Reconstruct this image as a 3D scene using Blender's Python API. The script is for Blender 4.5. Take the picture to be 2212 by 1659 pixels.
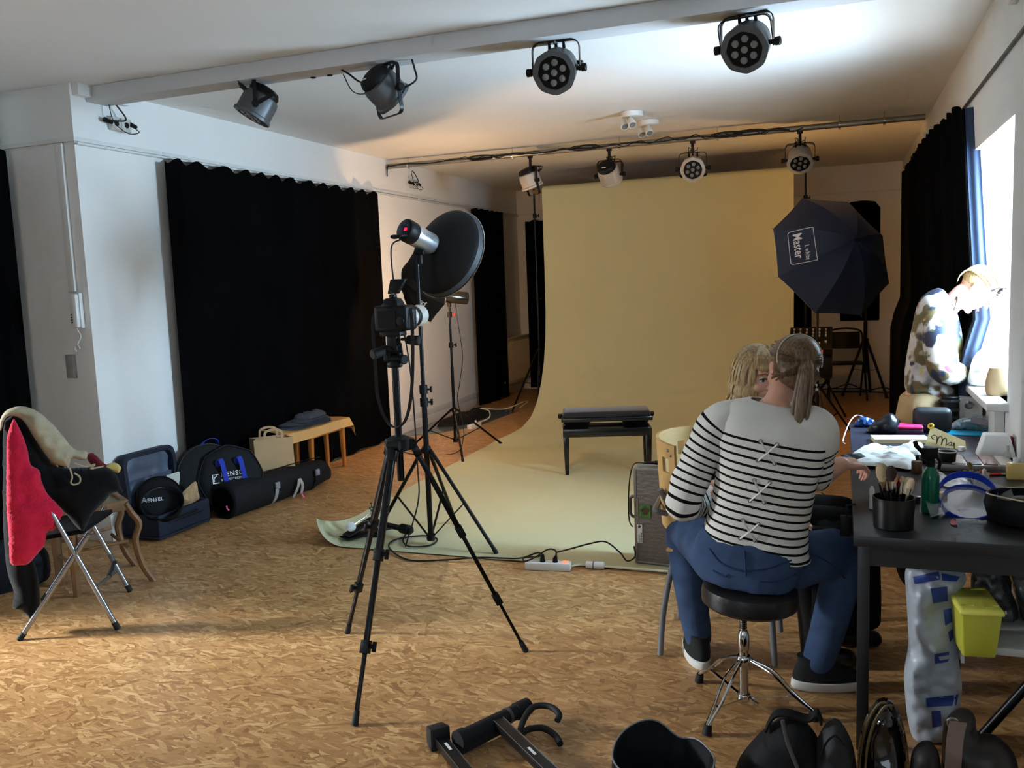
import bpy, bmesh, math, random
from math import sin, cos, pi, radians as R
from mathutils import Vector as V, Matrix as M4, Euler, noise
random.seed(7)
sc = bpy.context.scene
for o in list(bpy.data.objects): bpy.data.objects.remove(o)
COL = sc.collection
# ---------------------------------------------------------------- camera
cam_d = bpy.data.cameras.new('camera'); cam = bpy.data.objects.new('camera', cam_d); COL.objects.link(cam)
cam_d.sensor_width = 36; cam_d.lens = 1890.47 / 2212 * 36; cam_d.clip_start = .05
def cam_matrix(yaw, pitch, roll, loc):
    f = V((-sin(yaw) * cos(pitch), cos(yaw) * cos(pitch), -sin(pitch)))
    r = V((cos(yaw), sin(yaw), 0)); d = f.cross(r)
    r2 = cos(roll) * r + sin(roll) * d; d2 = -sin(roll) * r + cos(roll) * d
    m = M4((r2, -d2, -f)).transposed().to_4x4(); m.translation = loc
    return m
cam.matrix_world = cam_matrix(R(20.7387), R(6.608), R(2.2098), V((0, 0, 1.55)))
sc.camera = cam
# ---------------------------------------------------------------- world, daylight, exposure
w = bpy.data.worlds.new('world'); sc.world = w; w.use_nodes = True
bg = w.node_tree.nodes['Background']; bg.inputs[0].default_value = (.78, .89, 1, 1); bg.inputs[1].default_value = 3.0
def area(name, loc, direction, sx, sy, power, col, spread=180, shape='RECTANGLE'):
    l = bpy.data.lights.new(name, 'AREA'); l.shape = shape; l.size = sx; l.size_y = sy
    l.energy = power; l.color = col; l.spread = R(spread)
    o = bpy.data.objects.new(name, l); COL.objects.link(o); o.location = loc
    o.rotation_euler = V(direction).to_track_quat('-Z', 'Y').to_euler()
    return o
SKY, GND = (.51, .76, 1), (.86, .94, 1)
area('daylight_window_sky', (1.24, 4.98, 1.62), (-1, .26, -.30), 1.3, 1.5, 480, SKY, 150)
area('daylight_window_ground', (1.26, 5.05, 1.5), (-.58, .42, .70), 1.34, 1.4, 56, GND, 150)
area('added_fill_near', (1.24, .45, 1.6), (-1, .1, -.15), 1.3, 1.3, 46, SKY)  # fill from an added, unseen window beside the camera, lifts the striped top
area('daylight_door_left', (-7.2, 1.35, 2.15), (1, .37, -.52), .6, .6, 46, (.90, .96, 1), 46)
area('daylight_window_rear', (-1.6, -3.62, 1.75), (0, 1, -.05), 2.6, 1.4, 5, SKY)
sc.view_settings.view_transform = 'Standard'; sc.view_settings.look = 'None'
sc.view_settings.exposure = 0; sc.view_settings.gamma = 1
try: sc.view_settings.use_curve_mapping = False
except Exception: pass
sc.cycles.use_denoising = True; sc.cycles.max_bounces = 6; sc.cycles.diffuse_bounces = 3; sc.cycles.glossy_bounces = 2; sc.cycles.transmission_bounces = 4
sc.cycles.use_adaptive_sampling = True; sc.cycles.adaptive_threshold = .14; sc.cycles.adaptive_min_samples = 12
sc.cycles.transparent_max_bounces = 12; sc.cycles.sample_clamp_indirect = 6; sc.cycles.caustics_reflective = False; sc.cycles.caustics_refractive = False
# ---------------------------------------------------------------- materials
MATS = {}
def srgb(r, g, b):
    f = lambda c: (c / 255 / 12.92) if c / 255 <= .04045 else ((c / 255 + .055) / 1.055) ** 2.4
    return (f(r), f(g), f(b), 1)
def mat(name, col=(128, 128, 128), rough=.6, metal=0, spec=.5, var=0, vscale=8, bump=0, bscale=60, emit=None, estr=0, alpha=1, trans=0, sheen=0, ior=1.45, aniso=None):
    if name in MATS: return MATS[name]
    m = bpy.data.materials.new(name); m.use_nodes = True; MATS[name] = m
    nt = m.node_tree; b = nt.nodes['Principled BSDF']; N = nt.nodes.new; L = nt.links.new
    c = srgb(*col); b.inputs['Base Color'].default_value = c
    b.inputs['Roughness'].default_value = rough; b.inputs['Metallic'].default_value = metal
    b.inputs['Specular IOR Level'].default_value = spec; b.inputs['IOR'].default_value = ior
    if alpha < 1: b.inputs['Alpha'].default_value = alpha
    if trans: b.inputs['Transmission Weight'].default_value = trans
    if sheen: b.inputs['Sheen Weight'].default_value = sheen
    if emit: b.inputs['Emission Color'].default_value = srgb(*emit); b.inputs['Emission Strength'].default_value = estr
    tc = N('ShaderNodeTexCoord'); src = tc.outputs['Object']
    if aniso:
        mp = N('ShaderNodeMapping'); mp.inputs['Scale'].default_value = aniso; L(src, mp.inputs[0]); src = mp.outputs[0]
    if var:
        n = N('ShaderNodeTexNoise'); n.inputs['Scale'].default_value = vscale; n.inputs['Detail'].default_value = 2; L(src, n.inputs['Vector'])
        rp = N('ShaderNodeMapRange'); rp.inputs[1].default_value = .3; rp.inputs[2].default_value = .7; rp.inputs[3].default_value = 1 - var; rp.inputs[4].default_value = 1 + var
        L(n.outputs['Fac'], rp.inputs[0])
        mx = N('ShaderNodeMix'); mx.data_type = 'RGBA'; mx.blend_type = 'MULTIPLY'; mx.inputs[0].default_value = 1; mx.inputs[6].default_value = c
        L(rp.outputs[0], mx.inputs[7]); L(mx.outputs[2], b.inputs['Base Color'])
    if bump:
        n2 = N('ShaderNodeTexNoise'); n2.inputs['Scale'].default_value = bscale; n2.inputs['Detail'].default_value = 1; L(src, n2.inputs['Vector'])
        bp = N('ShaderNodeBump'); bp.inputs['Strength'].default_value = bump; bp.inputs['Distance'].default_value = .01
        L(n2.outputs['Fac'], bp.inputs['Height']); L(bp.outputs[0], b.inputs['Normal'])
    return m
# ---------------------------------------------------------------- mesh builder
def frame(d, up=V((0, 0, 1))):
    d = V(d).normalized()
    if abs(d.dot(up)) > .98: up = V((0, 1, 0))
    x = up.cross(d).normalized(); y = d.cross(x)
    return x, y, d
def aim(p, d, up=V((0, 0, 1)), roll=0):
    """matrix at p whose local +Z is d, +Y close to up"""
    d = V(d).normalized(); up = V(up)
    if abs(d.dot(up)) > .999: up = V((0, 1, 0))
    x = up.cross(d).normalized(); y = d.cross(x)
    m = M4((x, y, d)).transposed().to_4x4(); m.translation = V(p)
    return m @ M4.Rotation(roll, 4, 'Z')
def T(x=0, y=0, z=0, rx=0, ry=0, rz=0, s=1):
    m = M4.Translation((x, y, z)) @ Euler((R(rx), R(ry), R(rz))).to_matrix().to_4x4()
    return m @ M4.Scale(s, 4) if s != 1 else m
class MB:
    def __init__(s): s.v = []; s.f = []; s.att = []; s.mx = M4.Identity(4)
    def add(s, vs, fs, att=None):
        o = len(s.v); s.v += [s.mx @ V(p) for p in vs]; s.f += [tuple(i + o for i in q) for q in fs]
        s.att += (att if att else [0.0] * len(vs)); return s
    def box(s, c, d, m=None):
        x, y, z = d[0] / 2, d[1] / 2, d[2] / 2; c = V(c)
        p = [V((a * x, b * y, e * z)) for e in (-1, 1) for b in (-1, 1) for a in (-1, 1)]
        p = [c + (m @ q if m else q) for q in p]
        return s.add(p, [(0, 2, 3, 1), (4, 5, 7, 6), (0, 1, 5, 4), (2, 6, 7, 3), (0, 4, 6, 2), (1, 3, 7, 5)])
    def b2(s, a, b): return s.box([(a[i] + b[i]) / 2 for i in range(3)], [abs(b[i] - a[i]) for i in range(3)])
    def bar(s, a, b, w, h, up=V((0, 0, 1))):
        a = V(a); b = V(b); x, y, d = frame(b - a, up)
        m = M4((x, y, d)).transposed()
        return s.box((a + b) / 2, (w, h, (b - a).length), m)
    def cyl(s, a, b, r, r2=None, n=12, cap=True):
        a = V(a); b = V(b); r2 = r if r2 is None else r2; x, y, d = frame(b - a)
        p = [a + (x * cos(2 * pi * i / n) + y * sin(2 * pi * i / n)) * r for i in range(n)] + [b + (x * cos(2 * pi * i / n) + y * sin(2 * pi * i / n)) * r2 for i in range(n)]
        f = [(i, (i + 1) % n, n + (i + 1) % n, n + i) for i in range(n)]
        if cap: f += [tuple(range(n - 1, -1, -1)), tuple(range(n, 2 * n))]
        return s.add(p, f)
    def tube(s, pts, r, n=8, cap=True, closed=False, rs=None, flat=None):
        pts = [V(p) for p in pts]; k = len(pts); vs = []; fs = []; att = []; prev = None; L = 0
        for i, p in enumerate(pts):
            if closed: d = pts[(i + 1) % k] - pts[i - 1]
            else: d = pts[min(i + 1, k - 1)] - pts[max(i - 1, 0)]
            if d.length < 1e-9: d = V((0, 0, 1))
            d.normalize()
            if prev is None: x, y, _ = frame(d)
            else:
                x = (prev - d * prev.dot(d))
                x = x.normalized() if x.length > 1e-6 else frame(d)[0]
                y = d.cross(x)
            prev = x; rr = rs[i] if rs else r; fl = flat or 1
            if i: L += (p - pts[i - 1]).length
            vs += [p + (x * cos(2 * pi * j / n) + y * sin(2 * pi * j / n) * fl) * rr for j in range(n)]; att += [L] * n
        for i in range(k if closed else k - 1):
            a = i * n; b = ((i + 1) % k) * n
            fs += [(a + j, a + (j + 1) % n, b + (j + 1) % n, b + j) for j in range(n)]
        if cap and not closed: fs += [tuple(range(n - 1, -1, -1)), tuple(range((k - 1) * n, k * n))]
        return s.add(vs, fs, att)
    def ribbon(s, pts, w, t, up=(0, 0, 1)):
        """flat strap along pts; w = width vector or scalar along side"""
        pts = [V(p) for p in pts]; k = len(pts); vs = []; fs = []
        for i, p in enumerate(pts):
            d = (pts[min(i + 1, k - 1)] - pts[max(i - 1, 0)]).normalized()
            side = V(w) if not isinstance(w, (int, float)) else V(up).cross(d).normalized() * w
            n = d.cross(side).normalized() * t / 2; h = side / 2
            vs += [p - h - n, p + h - n, p + h + n, p - h + n]
        for i in range(k - 1):
            a = i * 4; fs += [(a + j, a + (j + 1) % 4, a + 4 + (j + 1) % 4, a + 4 + j) for j in range(4)]
        fs += [(3, 2, 1, 0), tuple(range(4 * k - 4, 4 * k))]
        return s.add(vs, fs)
    def lathe(s, prof, m=None, n=24, cap=True, scal=None):
        """prof: (r, z) list around local Z; scal(angle)-> radius factor"""
        m = m or M4.Identity(4); vs = []; fs = []
        for r, z in prof:
            for j in range(n):
                a = 2 * pi * j / n; q = r * (scal(a) if scal else 1)
                vs.append(m @ V((q * cos(a), q * sin(a), z)))
        for i in range(len(prof) - 1):
            a = i * n; b = a + n; fs += [(a + j, a + (j + 1) % n, b + (j + 1) % n, b + j) for j in range(n)]
        if cap: fs += [tuple(range(n - 1, -1, -1)), tuple(range(len(vs) - n, len(vs)))]
        return s.add(vs, fs)
    def ball(s, c, r, m=None, nu=14, nv=9):
        c = V(c); r = (r, r, r) if isinstance(r, (int, float)) else r
        vs = [c + (m @ V((0, 0, -r[2])) if m else V((0, 0, -r[2])))]; fs = []
        for i in range(1, nv):
            t = -pi / 2 + pi * i / nv
            for j in range(nu):
                p = V((r[0] * cos(t) * cos(2 * pi * j / nu), r[1] * cos(t) * sin(2 * pi * j / nu), r[2] * sin(t)))
                vs.append(c + (m @ p if m else p))
        vs.append(c + (m @ V((0, 0, r[2])) if m else V((0, 0, r[2])))); e = len(vs) - 1
        for j in range(nu):
            fs.append((0, 1 + (j + 1) % nu, 1 + j)); a = 1 + (nv - 2) * nu; fs.append((e, a + j, a + (j + 1) % nu))
        for i in range(nv - 2):
            a = 1 + i * nu; b = a + nu; fs += [(a + j, a + (j + 1) % nu, b + (j + 1) % nu, b + j) for j in range(nu)]
        return s.add(vs, fs)
    def prism(s, poly, h, m=None):
        """poly in local XY, extruded from z=0 to z=h"""
        m = m or M4.Identity(4); n = len(poly)
        vs = [m @ V((x, y, 0)) for x, y in poly] + [m @ V((x, y, h)) for x, y in poly]
        fs = [(i, (i + 1) % n, n + (i + 1) % n, n + i) for i in range(n)] + [tuple(range(n - 1, -1, -1)), tuple(range(n, 2 * n))]
        return s.add(vs, fs)
    def loft(s, secs, cap=True, att=None, closed=True):
        n = len(secs[0]); vs = [p for q in secs for p in q]; fs = []
        for i in range(len(secs) - 1):
            a = i * n; b = a + n
            fs += [(a + j, a + (j + 1) % n, b + (j + 1) % n, b + j) for j in range(n if closed else n - 1)]
        if cap and closed: fs += [tuple(range(n - 1, -1, -1)), tuple(range(len(vs) - n, len(vs)))]
        return s.add(vs, fs, [a for i, q in enumerate(secs) for a in ([att[i]] * n)] if att else None)
    def sheet(s, fn, nu, nv, att=None):
        vs = [fn(i / nu, j / nv) for i in range(nu + 1) for j in range(nv + 1)]
        fs = [(i * (nv + 1) + j, (i + 1) * (nv + 1) + j, (i + 1) * (nv + 1) + j + 1, i * (nv + 1) + j + 1) for i in range(nu) for j in range(nv)]
        return s.add(vs, fs, [att(i / nu, j / nv) for i in range(nu + 1) for j in range(nv + 1)] if att else None)
    def mesh(s, name, m, smooth=40, bevel=0, seg=2, thick=0, sub=0, remesh=0, relax=0, inv=None):
        me = bpy.data.meshes.new(name); vs = s.v if inv is None else [inv @ p for p in s.v]
        me.from_pydata(vs, [], s.f)
        if any(s.att):
            a = me.attributes.new('t', 'FLOAT', 'POINT'); a.data.foreach_set('value', s.att)
        bm = bmesh.new(); bm.from_mesh(me); bmesh.ops.recalc_face_normals(bm, faces=bm.faces)
        if bevel:
            es = [e for e in bm.edges if len(e.link_faces) == 2 and e.calc_face_angle(0) > R(35)]
            bmesh.ops.bevel(bm, geom=es, offset=bevel, segments=seg, profile=.5, affect='EDGES', clamp_overlap=True)
        bm.to_mesh(me); bm.free()
        if thick or sub or remesh or relax:
            o = bpy.data.objects.new('tmp', me); COL.objects.link(o)
            if thick: q = o.modifiers.new('s', 'SOLIDIFY'); q.thickness = thick; q.offset = 0
            if remesh: q = o.modifiers.new('r', 'REMESH'); q.mode = 'VOXEL'; q.voxel_size = remesh
            if relax: q = o.modifiers.new('m', 'SMOOTH'); q.factor = .5; q.iterations = relax
            if sub: q = o.modifiers.new('u', 'SUBSURF'); q.levels = sub; q.render_levels = sub
            dg = bpy.context.evaluated_depsgraph_get(); me2 = bpy.data.meshes.new_from_object(o.evaluated_get(dg))
            bpy.data.objects.remove(o); me = me2; me.name = name
        if smooth: me.shade_smooth(); me.set_sharp_from_angle(angle=R(smooth))
        me.materials.clear(); me.materials.append(m)
        return me
    def build(s, name, m, parent=None, world=False, **k):
        """one mesh object; verts are in the parent's frame, or in world space with world=True"""
        inv = wmat(parent).inverted() if (world and parent) else None
        me = s.mesh(name, m, inv=inv, **k)
        o = bpy.data.objects.new(name, me); COL.objects.link(o)
        if parent: o.parent = parent
        return o
def wmat(o):
    m = o.matrix_basis.copy()
    while o.parent: o = o.parent; m = o.matrix_basis @ m
    return m
def thing(name, label, cat, loc=(0, 0, 0), rz=0, group=None, rot=None):
    o = bpy.data.objects.new(name, None); COL.objects.link(o); o.empty_display_size = .1
    m = M4.Translation(loc) @ (rot.to_4x4() if rot else M4.Rotation(R(rz), 4, 'Z')); o.matrix_basis = m
    return tag(o, label, cat, group)
def tag(o, label=None, cat=None, group=None, kind=None):
    if label: o['label'] = label
    if cat: o['category'] = cat
    if group: o['group'] = group
    if kind: o['kind'] = kind
    return o
def struct(name, mb, m, parent=None, label=None, **k):
    o = mb.build(name, m, parent, **k)
    if not parent: o['kind'] = 'structure'
    if label: o['label'] = label
    return o
def copytree(o, parent=None):
    c = o.copy(); COL.objects.link(c)
    if parent: c.parent = parent
    for ch in o.children: copytree(ch, c)
    return c
def arc(c, r, a0, a1, n, ax=V((1, 0, 0)), ay=V((0, 0, 1))):
    return [V(c) + V(ax) * r * cos(R(a0 + (a1 - a0) * i / n)) + V(ay) * r * sin(R(a0 + (a1 - a0) * i / n)) for i in range(n + 1)]
def smooth_path(pts, n=6):
    """Catmull-Rom through pts"""
    P = [V(p) for p in pts]; out = []
    for i in range(len(P) - 1):
        a = P[max(i - 1, 0)]; b = P[i]; c = P[i + 1]; d = P[min(i + 2, len(P) - 1)]
        for k in range(n):
            t = k / n; out.append(.5 * ((2 * b) + (c - a) * t + (2 * a - 5 * b + 4 * c - d) * t * t + (3 * b - 3 * c + d - a) * t ** 3))
    return out + [P[-1]]
def text_mb(txt, size, m, depth=.0006, spacing=1, fn=None, bold=0, align='LEFT', shear=0, xs=1):
    """flat lettering: local X = reading direction, local Y = up, then through matrix m (or fn on the point)"""
    cu = bpy.data.curves.new('txt', 'FONT'); cu.body = txt; cu.size = size; cu.extrude = depth; cu.offset = bold * size
    cu.space_character = spacing; cu.align_x = align; cu.shear = shear; cu.resolution_u = 2
    o = bpy.data.objects.new('txt', cu); COL.objects.link(o)
    dg = bpy.context.evaluated_depsgraph_get(); me = bpy.data.meshes.new_from_object(o.evaluated_get(dg))
    bpy.data.objects.remove(o); b = MB()
    vs = [V((p.co.x * xs, p.co.y, p.co.z)) for p in me.vertices]
    vs = [fn(p) for p in vs] if fn else [m @ p for p in vs]
    b.add(vs, [tuple(q.vertices) for q in me.polygons]); bpy.data.meshes.remove(me); return b
# points of the room read off the photograph: p = pixel of the 2212 x 1659 frame, on a plane of the room
_cm = cam.matrix_world.to_3x3(); _co = cam.matrix_world.translation.copy()
def ray(x, y): return (_cm @ V(((x - 1106) / 1890.47, -(y - 829.5) / 1890.47, -1))).normalized()
def pF(x, y, z=0): d = ray(x, y); return _co + d * ((z - _co.z) / d.z)
def pX(x, y, X): d = ray(x, y); return _co + d * (X / d.x)
def pY(x, y, Y): d = ray(x, y); return _co + d * (Y / d.y)
def pD(x, y, P):
    P = V(P); n = V((P.x, P.y, 0)).normalized(); d = ray(x, y); return _co + d * (n.dot(P - _co) / n.dot(d))
def closed_path(pts, n=4):
    k = len(pts); P = [V(p) for p in pts]; out = []
    for i in range(k):
        a, b, c, d = P[i - 1], P[i], P[(i + 1) % k], P[(i + 2) % k]
        for j in range(n):
            t = j / n; out.append(.5 * ((2 * b) + (c - a) * t + (2 * a - 5 * b + 4 * c - d) * t * t + (3 * b - 3 * c + d - a) * t ** 3))
    return out
def pillow(b, pts, nrm, thick, cuts=3, wr=.0, ws=8, back=.6, rnd=None, bend=None, sm=4, seed=0):
    """soft body with the given outline (3D points near a plane with normal nrm), bulging by thick"""
    nrm = V(nrm).normalized(); P = closed_path(pts, sm) if sm else [V(p) for p in pts]
    bm = bmesh.new(); vs = [bm.verts.new(p) for p in P]; es = [bm.edges.new((vs[i], vs[(i + 1) % len(vs)])) for i in range(len(vs))]
    bmesh.ops.triangle_fill(bm, use_beauty=True, use_dissolve=False, edges=es, normal=nrm)
    for _ in range(cuts):
        L = sorted(e.calc_length() for e in bm.edges); th = L[len(L) // 2] * .9
        bmesh.ops.subdivide_edges(bm, edges=[e for e in bm.edges if e.calc_length() >= th], cuts=1, use_grid_fill=False)
        bmesh.ops.triangulate(bm, faces=[f for f in bm.faces if len(f.verts) > 3])
        bmesh.ops.beautify_fill(bm, faces=bm.faces[:], edges=[e for e in bm.edges if len(e.link_faces) == 2])
    bm.verts.index_update(); bv = {v.index for v in bm.verts if v.is_boundary}
    inner = [v for v in bm.verts if v.index not in bv]
    for _ in range(3): bmesh.ops.smooth_vert(bm, verts=inner, factor=.5, use_axis_x=True, use_axis_y=True, use_axis_z=True)
    def dist(p):
        m = 9
        for i in range(len(P)):
            a = P[i]; c = P[(i + 1) % len(P)]; ab = c - a; t = max(0, min(1, (p - a).dot(ab) / max(ab.dot(ab), 1e-12))); m = min(m, (p - a - ab * t).length)
        return m
    ds = [0 if v.index in bv else dist(v.co) for v in bm.verts]; D = rnd or max(ds) * .8; n = len(ds); co = [v.co.copy() for v in bm.verts]
    F = []; Bk = []; idx = {}
    for i, p in enumerate(co):
        q = min(ds[i] / D, 1); h = thick * math.sqrt(max(0, 1 - (1 - q) ** 2)); w_ = wr * noise.noise(p * ws + V((seed, 0, 0))) * min(1, q * 2) + wr * .5 * noise.noise(p * ws * 2.3 + V((0, seed, 0))) * min(1, q * 2)
        o = bend(p) if bend else V((0, 0, 0))
        F.append(p + nrm * (h + w_) + o)
    verts = list(F); 
    for i, p in enumerate(co):
        if i in bv: idx[i] = i
        else:
            q = min(ds[i] / D, 1); o = bend(p) if bend else V((0, 0, 0)); idx[i] = len(verts); verts.append(p - nrm * thick * back * math.sqrt(max(0, 1 - (1 - q) ** 2)) + o)
    faces = [tuple(v.index for v in f.verts) for f in bm.faces]; fs = faces + [tuple(idx[i] for i in reversed(f)) for f in faces]
    bm.free(); b.add(verts, fs); return b
def vdir(P): P = V(P); return -V((P.x, P.y, 0)).normalized()
# ================================================================ THE ROOM
XL, XR, YB, ZC, YN, XN, YF = -4.37, .70, 12.0, 2.85, 4.19, -4.97, -3.4
wall_m = mat('painted_plaster', (226, 225, 221), .85, var=.025, vscale=2, bump=.12, bscale=25, spec=.2)
ceil_m = mat('ceiling_paint', (232, 231, 228), .9, var=.02, vscale=1.2, bump=.08, bscale=14, spec=.15)
trim_m = mat('white_trim', (214, 213, 208), .5)
def osb():
    m = bpy.data.materials.new('osb_board'); m.use_nodes = True; nt = m.node_tree; b = nt.nodes['Principled BSDF']; N = nt.nodes.new; L = nt.links.new
    tc = N('ShaderNodeTexCoord'); oi = N('ShaderNodeObjectInfo')
    geo = N('ShaderNodeNewGeometry')
    nz = N('ShaderNodeTexNoise'); nz.inputs['Scale'].default_value = 9; nz.inputs['Detail'].default_value = 3; L(geo.outputs['Position'], nz.inputs['Vector'])
    off = N('ShaderNodeVectorMath'); off.operation = 'MULTIPLY_ADD'; L(nz.outputs['Color'], off.inputs[0]); off.inputs[1].default_value = (.05, .05, 0); L(geo.outputs['Position'], off.inputs[2])
    val = None; pri = None
    for k, (ang, sx, sy) in enumerate(((6, 11, 60), (-24, 13, 70), (31, 12, 58), (-55, 13, 52), (78, 13, 50), (14, 17, 110))):
        mp = N('ShaderNodeMapping'); mp.inputs['Rotation'].default_value = (0, 0, R(ang)); mp.inputs['Location'].default_value = (k * 3.3, k * 7.1, 0); mp.inputs['Scale'].default_value = (1, 1, 0)
        L(off.outputs[0], mp.inputs[0])
        sc_ = N('ShaderNodeVectorMath'); sc_.operation = 'MULTIPLY'; sc_.inputs[1].default_value = (sx, sy, 1); L(mp.outputs[0], sc_.inputs[0])
        vo = N('ShaderNodeTexVoronoi'); vo.voronoi_dimensions = '2D'; vo.inputs['Scale'].default_value = 1; L(sc_.outputs[0], vo.inputs['Vector'])
        sp = N('ShaderNodeSeparateColor'); L(vo.outputs['Color'], sp.inputs[0])
        pr = N('ShaderNodeMath'); pr.operation = 'MULTIPLY'; pr.inputs[1].default_value = (1, 1, 1, .9, .86, .95)[k]; L(sp.outputs[1], pr.inputs[0])
        if val is None: val, pri = sp.outputs[0], pr.outputs[0]
        else:
            gt = N('ShaderNodeMath'); gt.operation = 'GREATER_THAN'; L(pr.outputs[0], gt.inputs[0]); L(pri, gt.inputs[1])
            mx = N('ShaderNodeMix'); L(gt.outputs[0], mx.inputs[0]); L(val, mx.inputs[2]); L(sp.outputs[0], mx.inputs[3])
            mn = N('ShaderNodeMath'); mn.operation = 'MAXIMUM'; L(pr.outputs[0], mn.inputs[0]); L(pri, mn.inputs[1])
            val, pri = mx.outputs[0], mn.outputs[0]
    fine = N('ShaderNodeTexNoise'); fine.inputs['Scale'].default_value = 1; fine.inputs['Detail'].default_value = 4
    fm = N('ShaderNodeMapping'); fm.inputs['Scale'].default_value = (22, 190, 1); L(geo.outputs['Position'], fm.inputs[0]); L(fm.outputs[0], fine.inputs['Vector'])
    ad = N('ShaderNodeMath'); ad.operation = 'MULTIPLY_ADD'; L(fine.outputs['Fac'], ad.inputs[0]); ad.inputs[1].default_value = .8; 
    s2 = N('ShaderNodeMath'); s2.operation = 'SUBTRACT'; L(val, s2.inputs[0]); s2.inputs[1].default_value = .4; L(s2.outputs[0], ad.inputs[2])
    cr = N('ShaderNodeValToRGB'); e = cr.color_ramp.elements; e[0].position = 0; e[0].color = srgb(142, 100, 60); e[1].position = 1; e[1].color = srgb(208, 168, 116)
    for p, c in ((.16, (160, 117, 72)), (.45, (174, 130, 82)), (.8, (186, 142, 92))):
        q = e.new(p); q.color = srgb(*c)
    L(ad.outputs[0], cr.inputs[0]); L(cr.outputs[0], b.inputs['Base Color'])
    b.inputs['Roughness'].default_value = .36; b.inputs['Specular IOR Level'].default_value = .5
    bp = N('ShaderNodeBump'); bp.inputs['Strength'].default_value = .25; bp.inputs['Distance'].default_value = .004; L(val, bp.inputs['Height']); L(bp.outputs[0], b.inputs['Normal'])
    return m
osb_m = osb()
fb = MB(); fb.b2((XN - .3, YF - .2, -.12), (XR + .4, YB + .2, -.013))
floor = struct('floor', fb, mat('floor_screed', (60, 48, 36), .9), label='floor of varnished oriented strand boards')
pan = MB(); pan.box((0, 0, -.0065), (2.4985, 1.2485, .013)); pan_me = pan.mesh('osb_panel', osb_m, smooth=0)
half = MB(); half.box((0, 0, -.0065), (1.2485, 1.2485, .013)); half_me = half.mesh('osb_panel', osb_m, smooth=0)
for j in range(13):
    y = YF - .2 + .66 + j * 1.25; x = XN - .3
    if j % 2: lay = [half_me, pan_me, pan_me]
    else: lay = [pan_me, pan_me, half_me]
    for me in lay:
        wd = 2.5 if me is pan_me else 1.25
        o = bpy.data.objects.new('osb_panel', me); COL.objects.link(o); o.location = (x + wd / 2, y, 0); o.parent = floor; x += wd
ce = MB(); ce.b2((XN - .3, YF - .2, ZC), (XR + .4, YB + .2, ZC + .2)); struct('ceiling', ce, ceil_m)
wl = MB(); wl.b2((XL - .25, YN, 0), (XL, YB, ZC)); wl.b2((XN - .25, YN, 0), (XL - .24, YN + .25, ZC))
struct('wall_left', wl, wall_m, label='white wall carrying the black curtains and the light socket')
# wall of the niche: glazed door opening nearer the camera, out of frame
DY0, DY1, DZ = 1.35, 2.45, 2.05
wn = MB(); wn.b2((XN - .25, YF, 0), (XN, DY0, ZC)); wn.b2((XN - .25, DY1, 0), (XN, YN + .01, ZC)); wn.b2((XN - .25, DY0, DZ), (XN, DY1, ZC))
struct('wall_niche', wn, wall_m)
dm = mat('door_frame_paint', (220, 220, 216), .4); gl_m = mat('window_glass', (235, 242, 245), .03, alpha=.08)
d1 = MB(); x = XN - .12
for a, b in (((x, DY0, 0), (x + .06, DY0 + .09, DZ)), ((x, DY1 - .09, 0), (x + .06, DY1, DZ)), ((x, DY0, DZ - .09), (x + .06, DY1, DZ)), ((x, DY0, 0), (x + .06, DY1, .16))): d1.b2(a, b)
door = struct('door_1', d1, dm, bevel=.004)
h = MB(); h.tube([(x + .06, DY1 - .05, 1.02), (x + .11, DY1 - .05, 1.02), (x + .11, DY1 - .17, 1.02)], .009); h.build('door_handle', mat('steel', (160, 160, 160), .3, 1), door)
# back wall, rear wall
bw = MB(); bw.b2((XL - .25, YB, 0), (XR + .3, YB + .25, ZC)); struct('wall_back', bw, wall_m)
rw = MB(); RX0, RX1, RZ0, RZ1 = -2.95, -.25, 1.0, 2.5
rw.b2((XN - .25, YF - .25, 0), (RX0, YF, ZC)); rw.b2((RX1, YF - .25, 0), (XR + .3, YF, ZC)); rw.b2((RX0, YF - .25, 0), (RX1, YF, RZ0)); rw.b2((RX0, YF - .25, RZ1), (RX1, YF, ZC))
struct('wall_rear', rw, wall_m)
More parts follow.
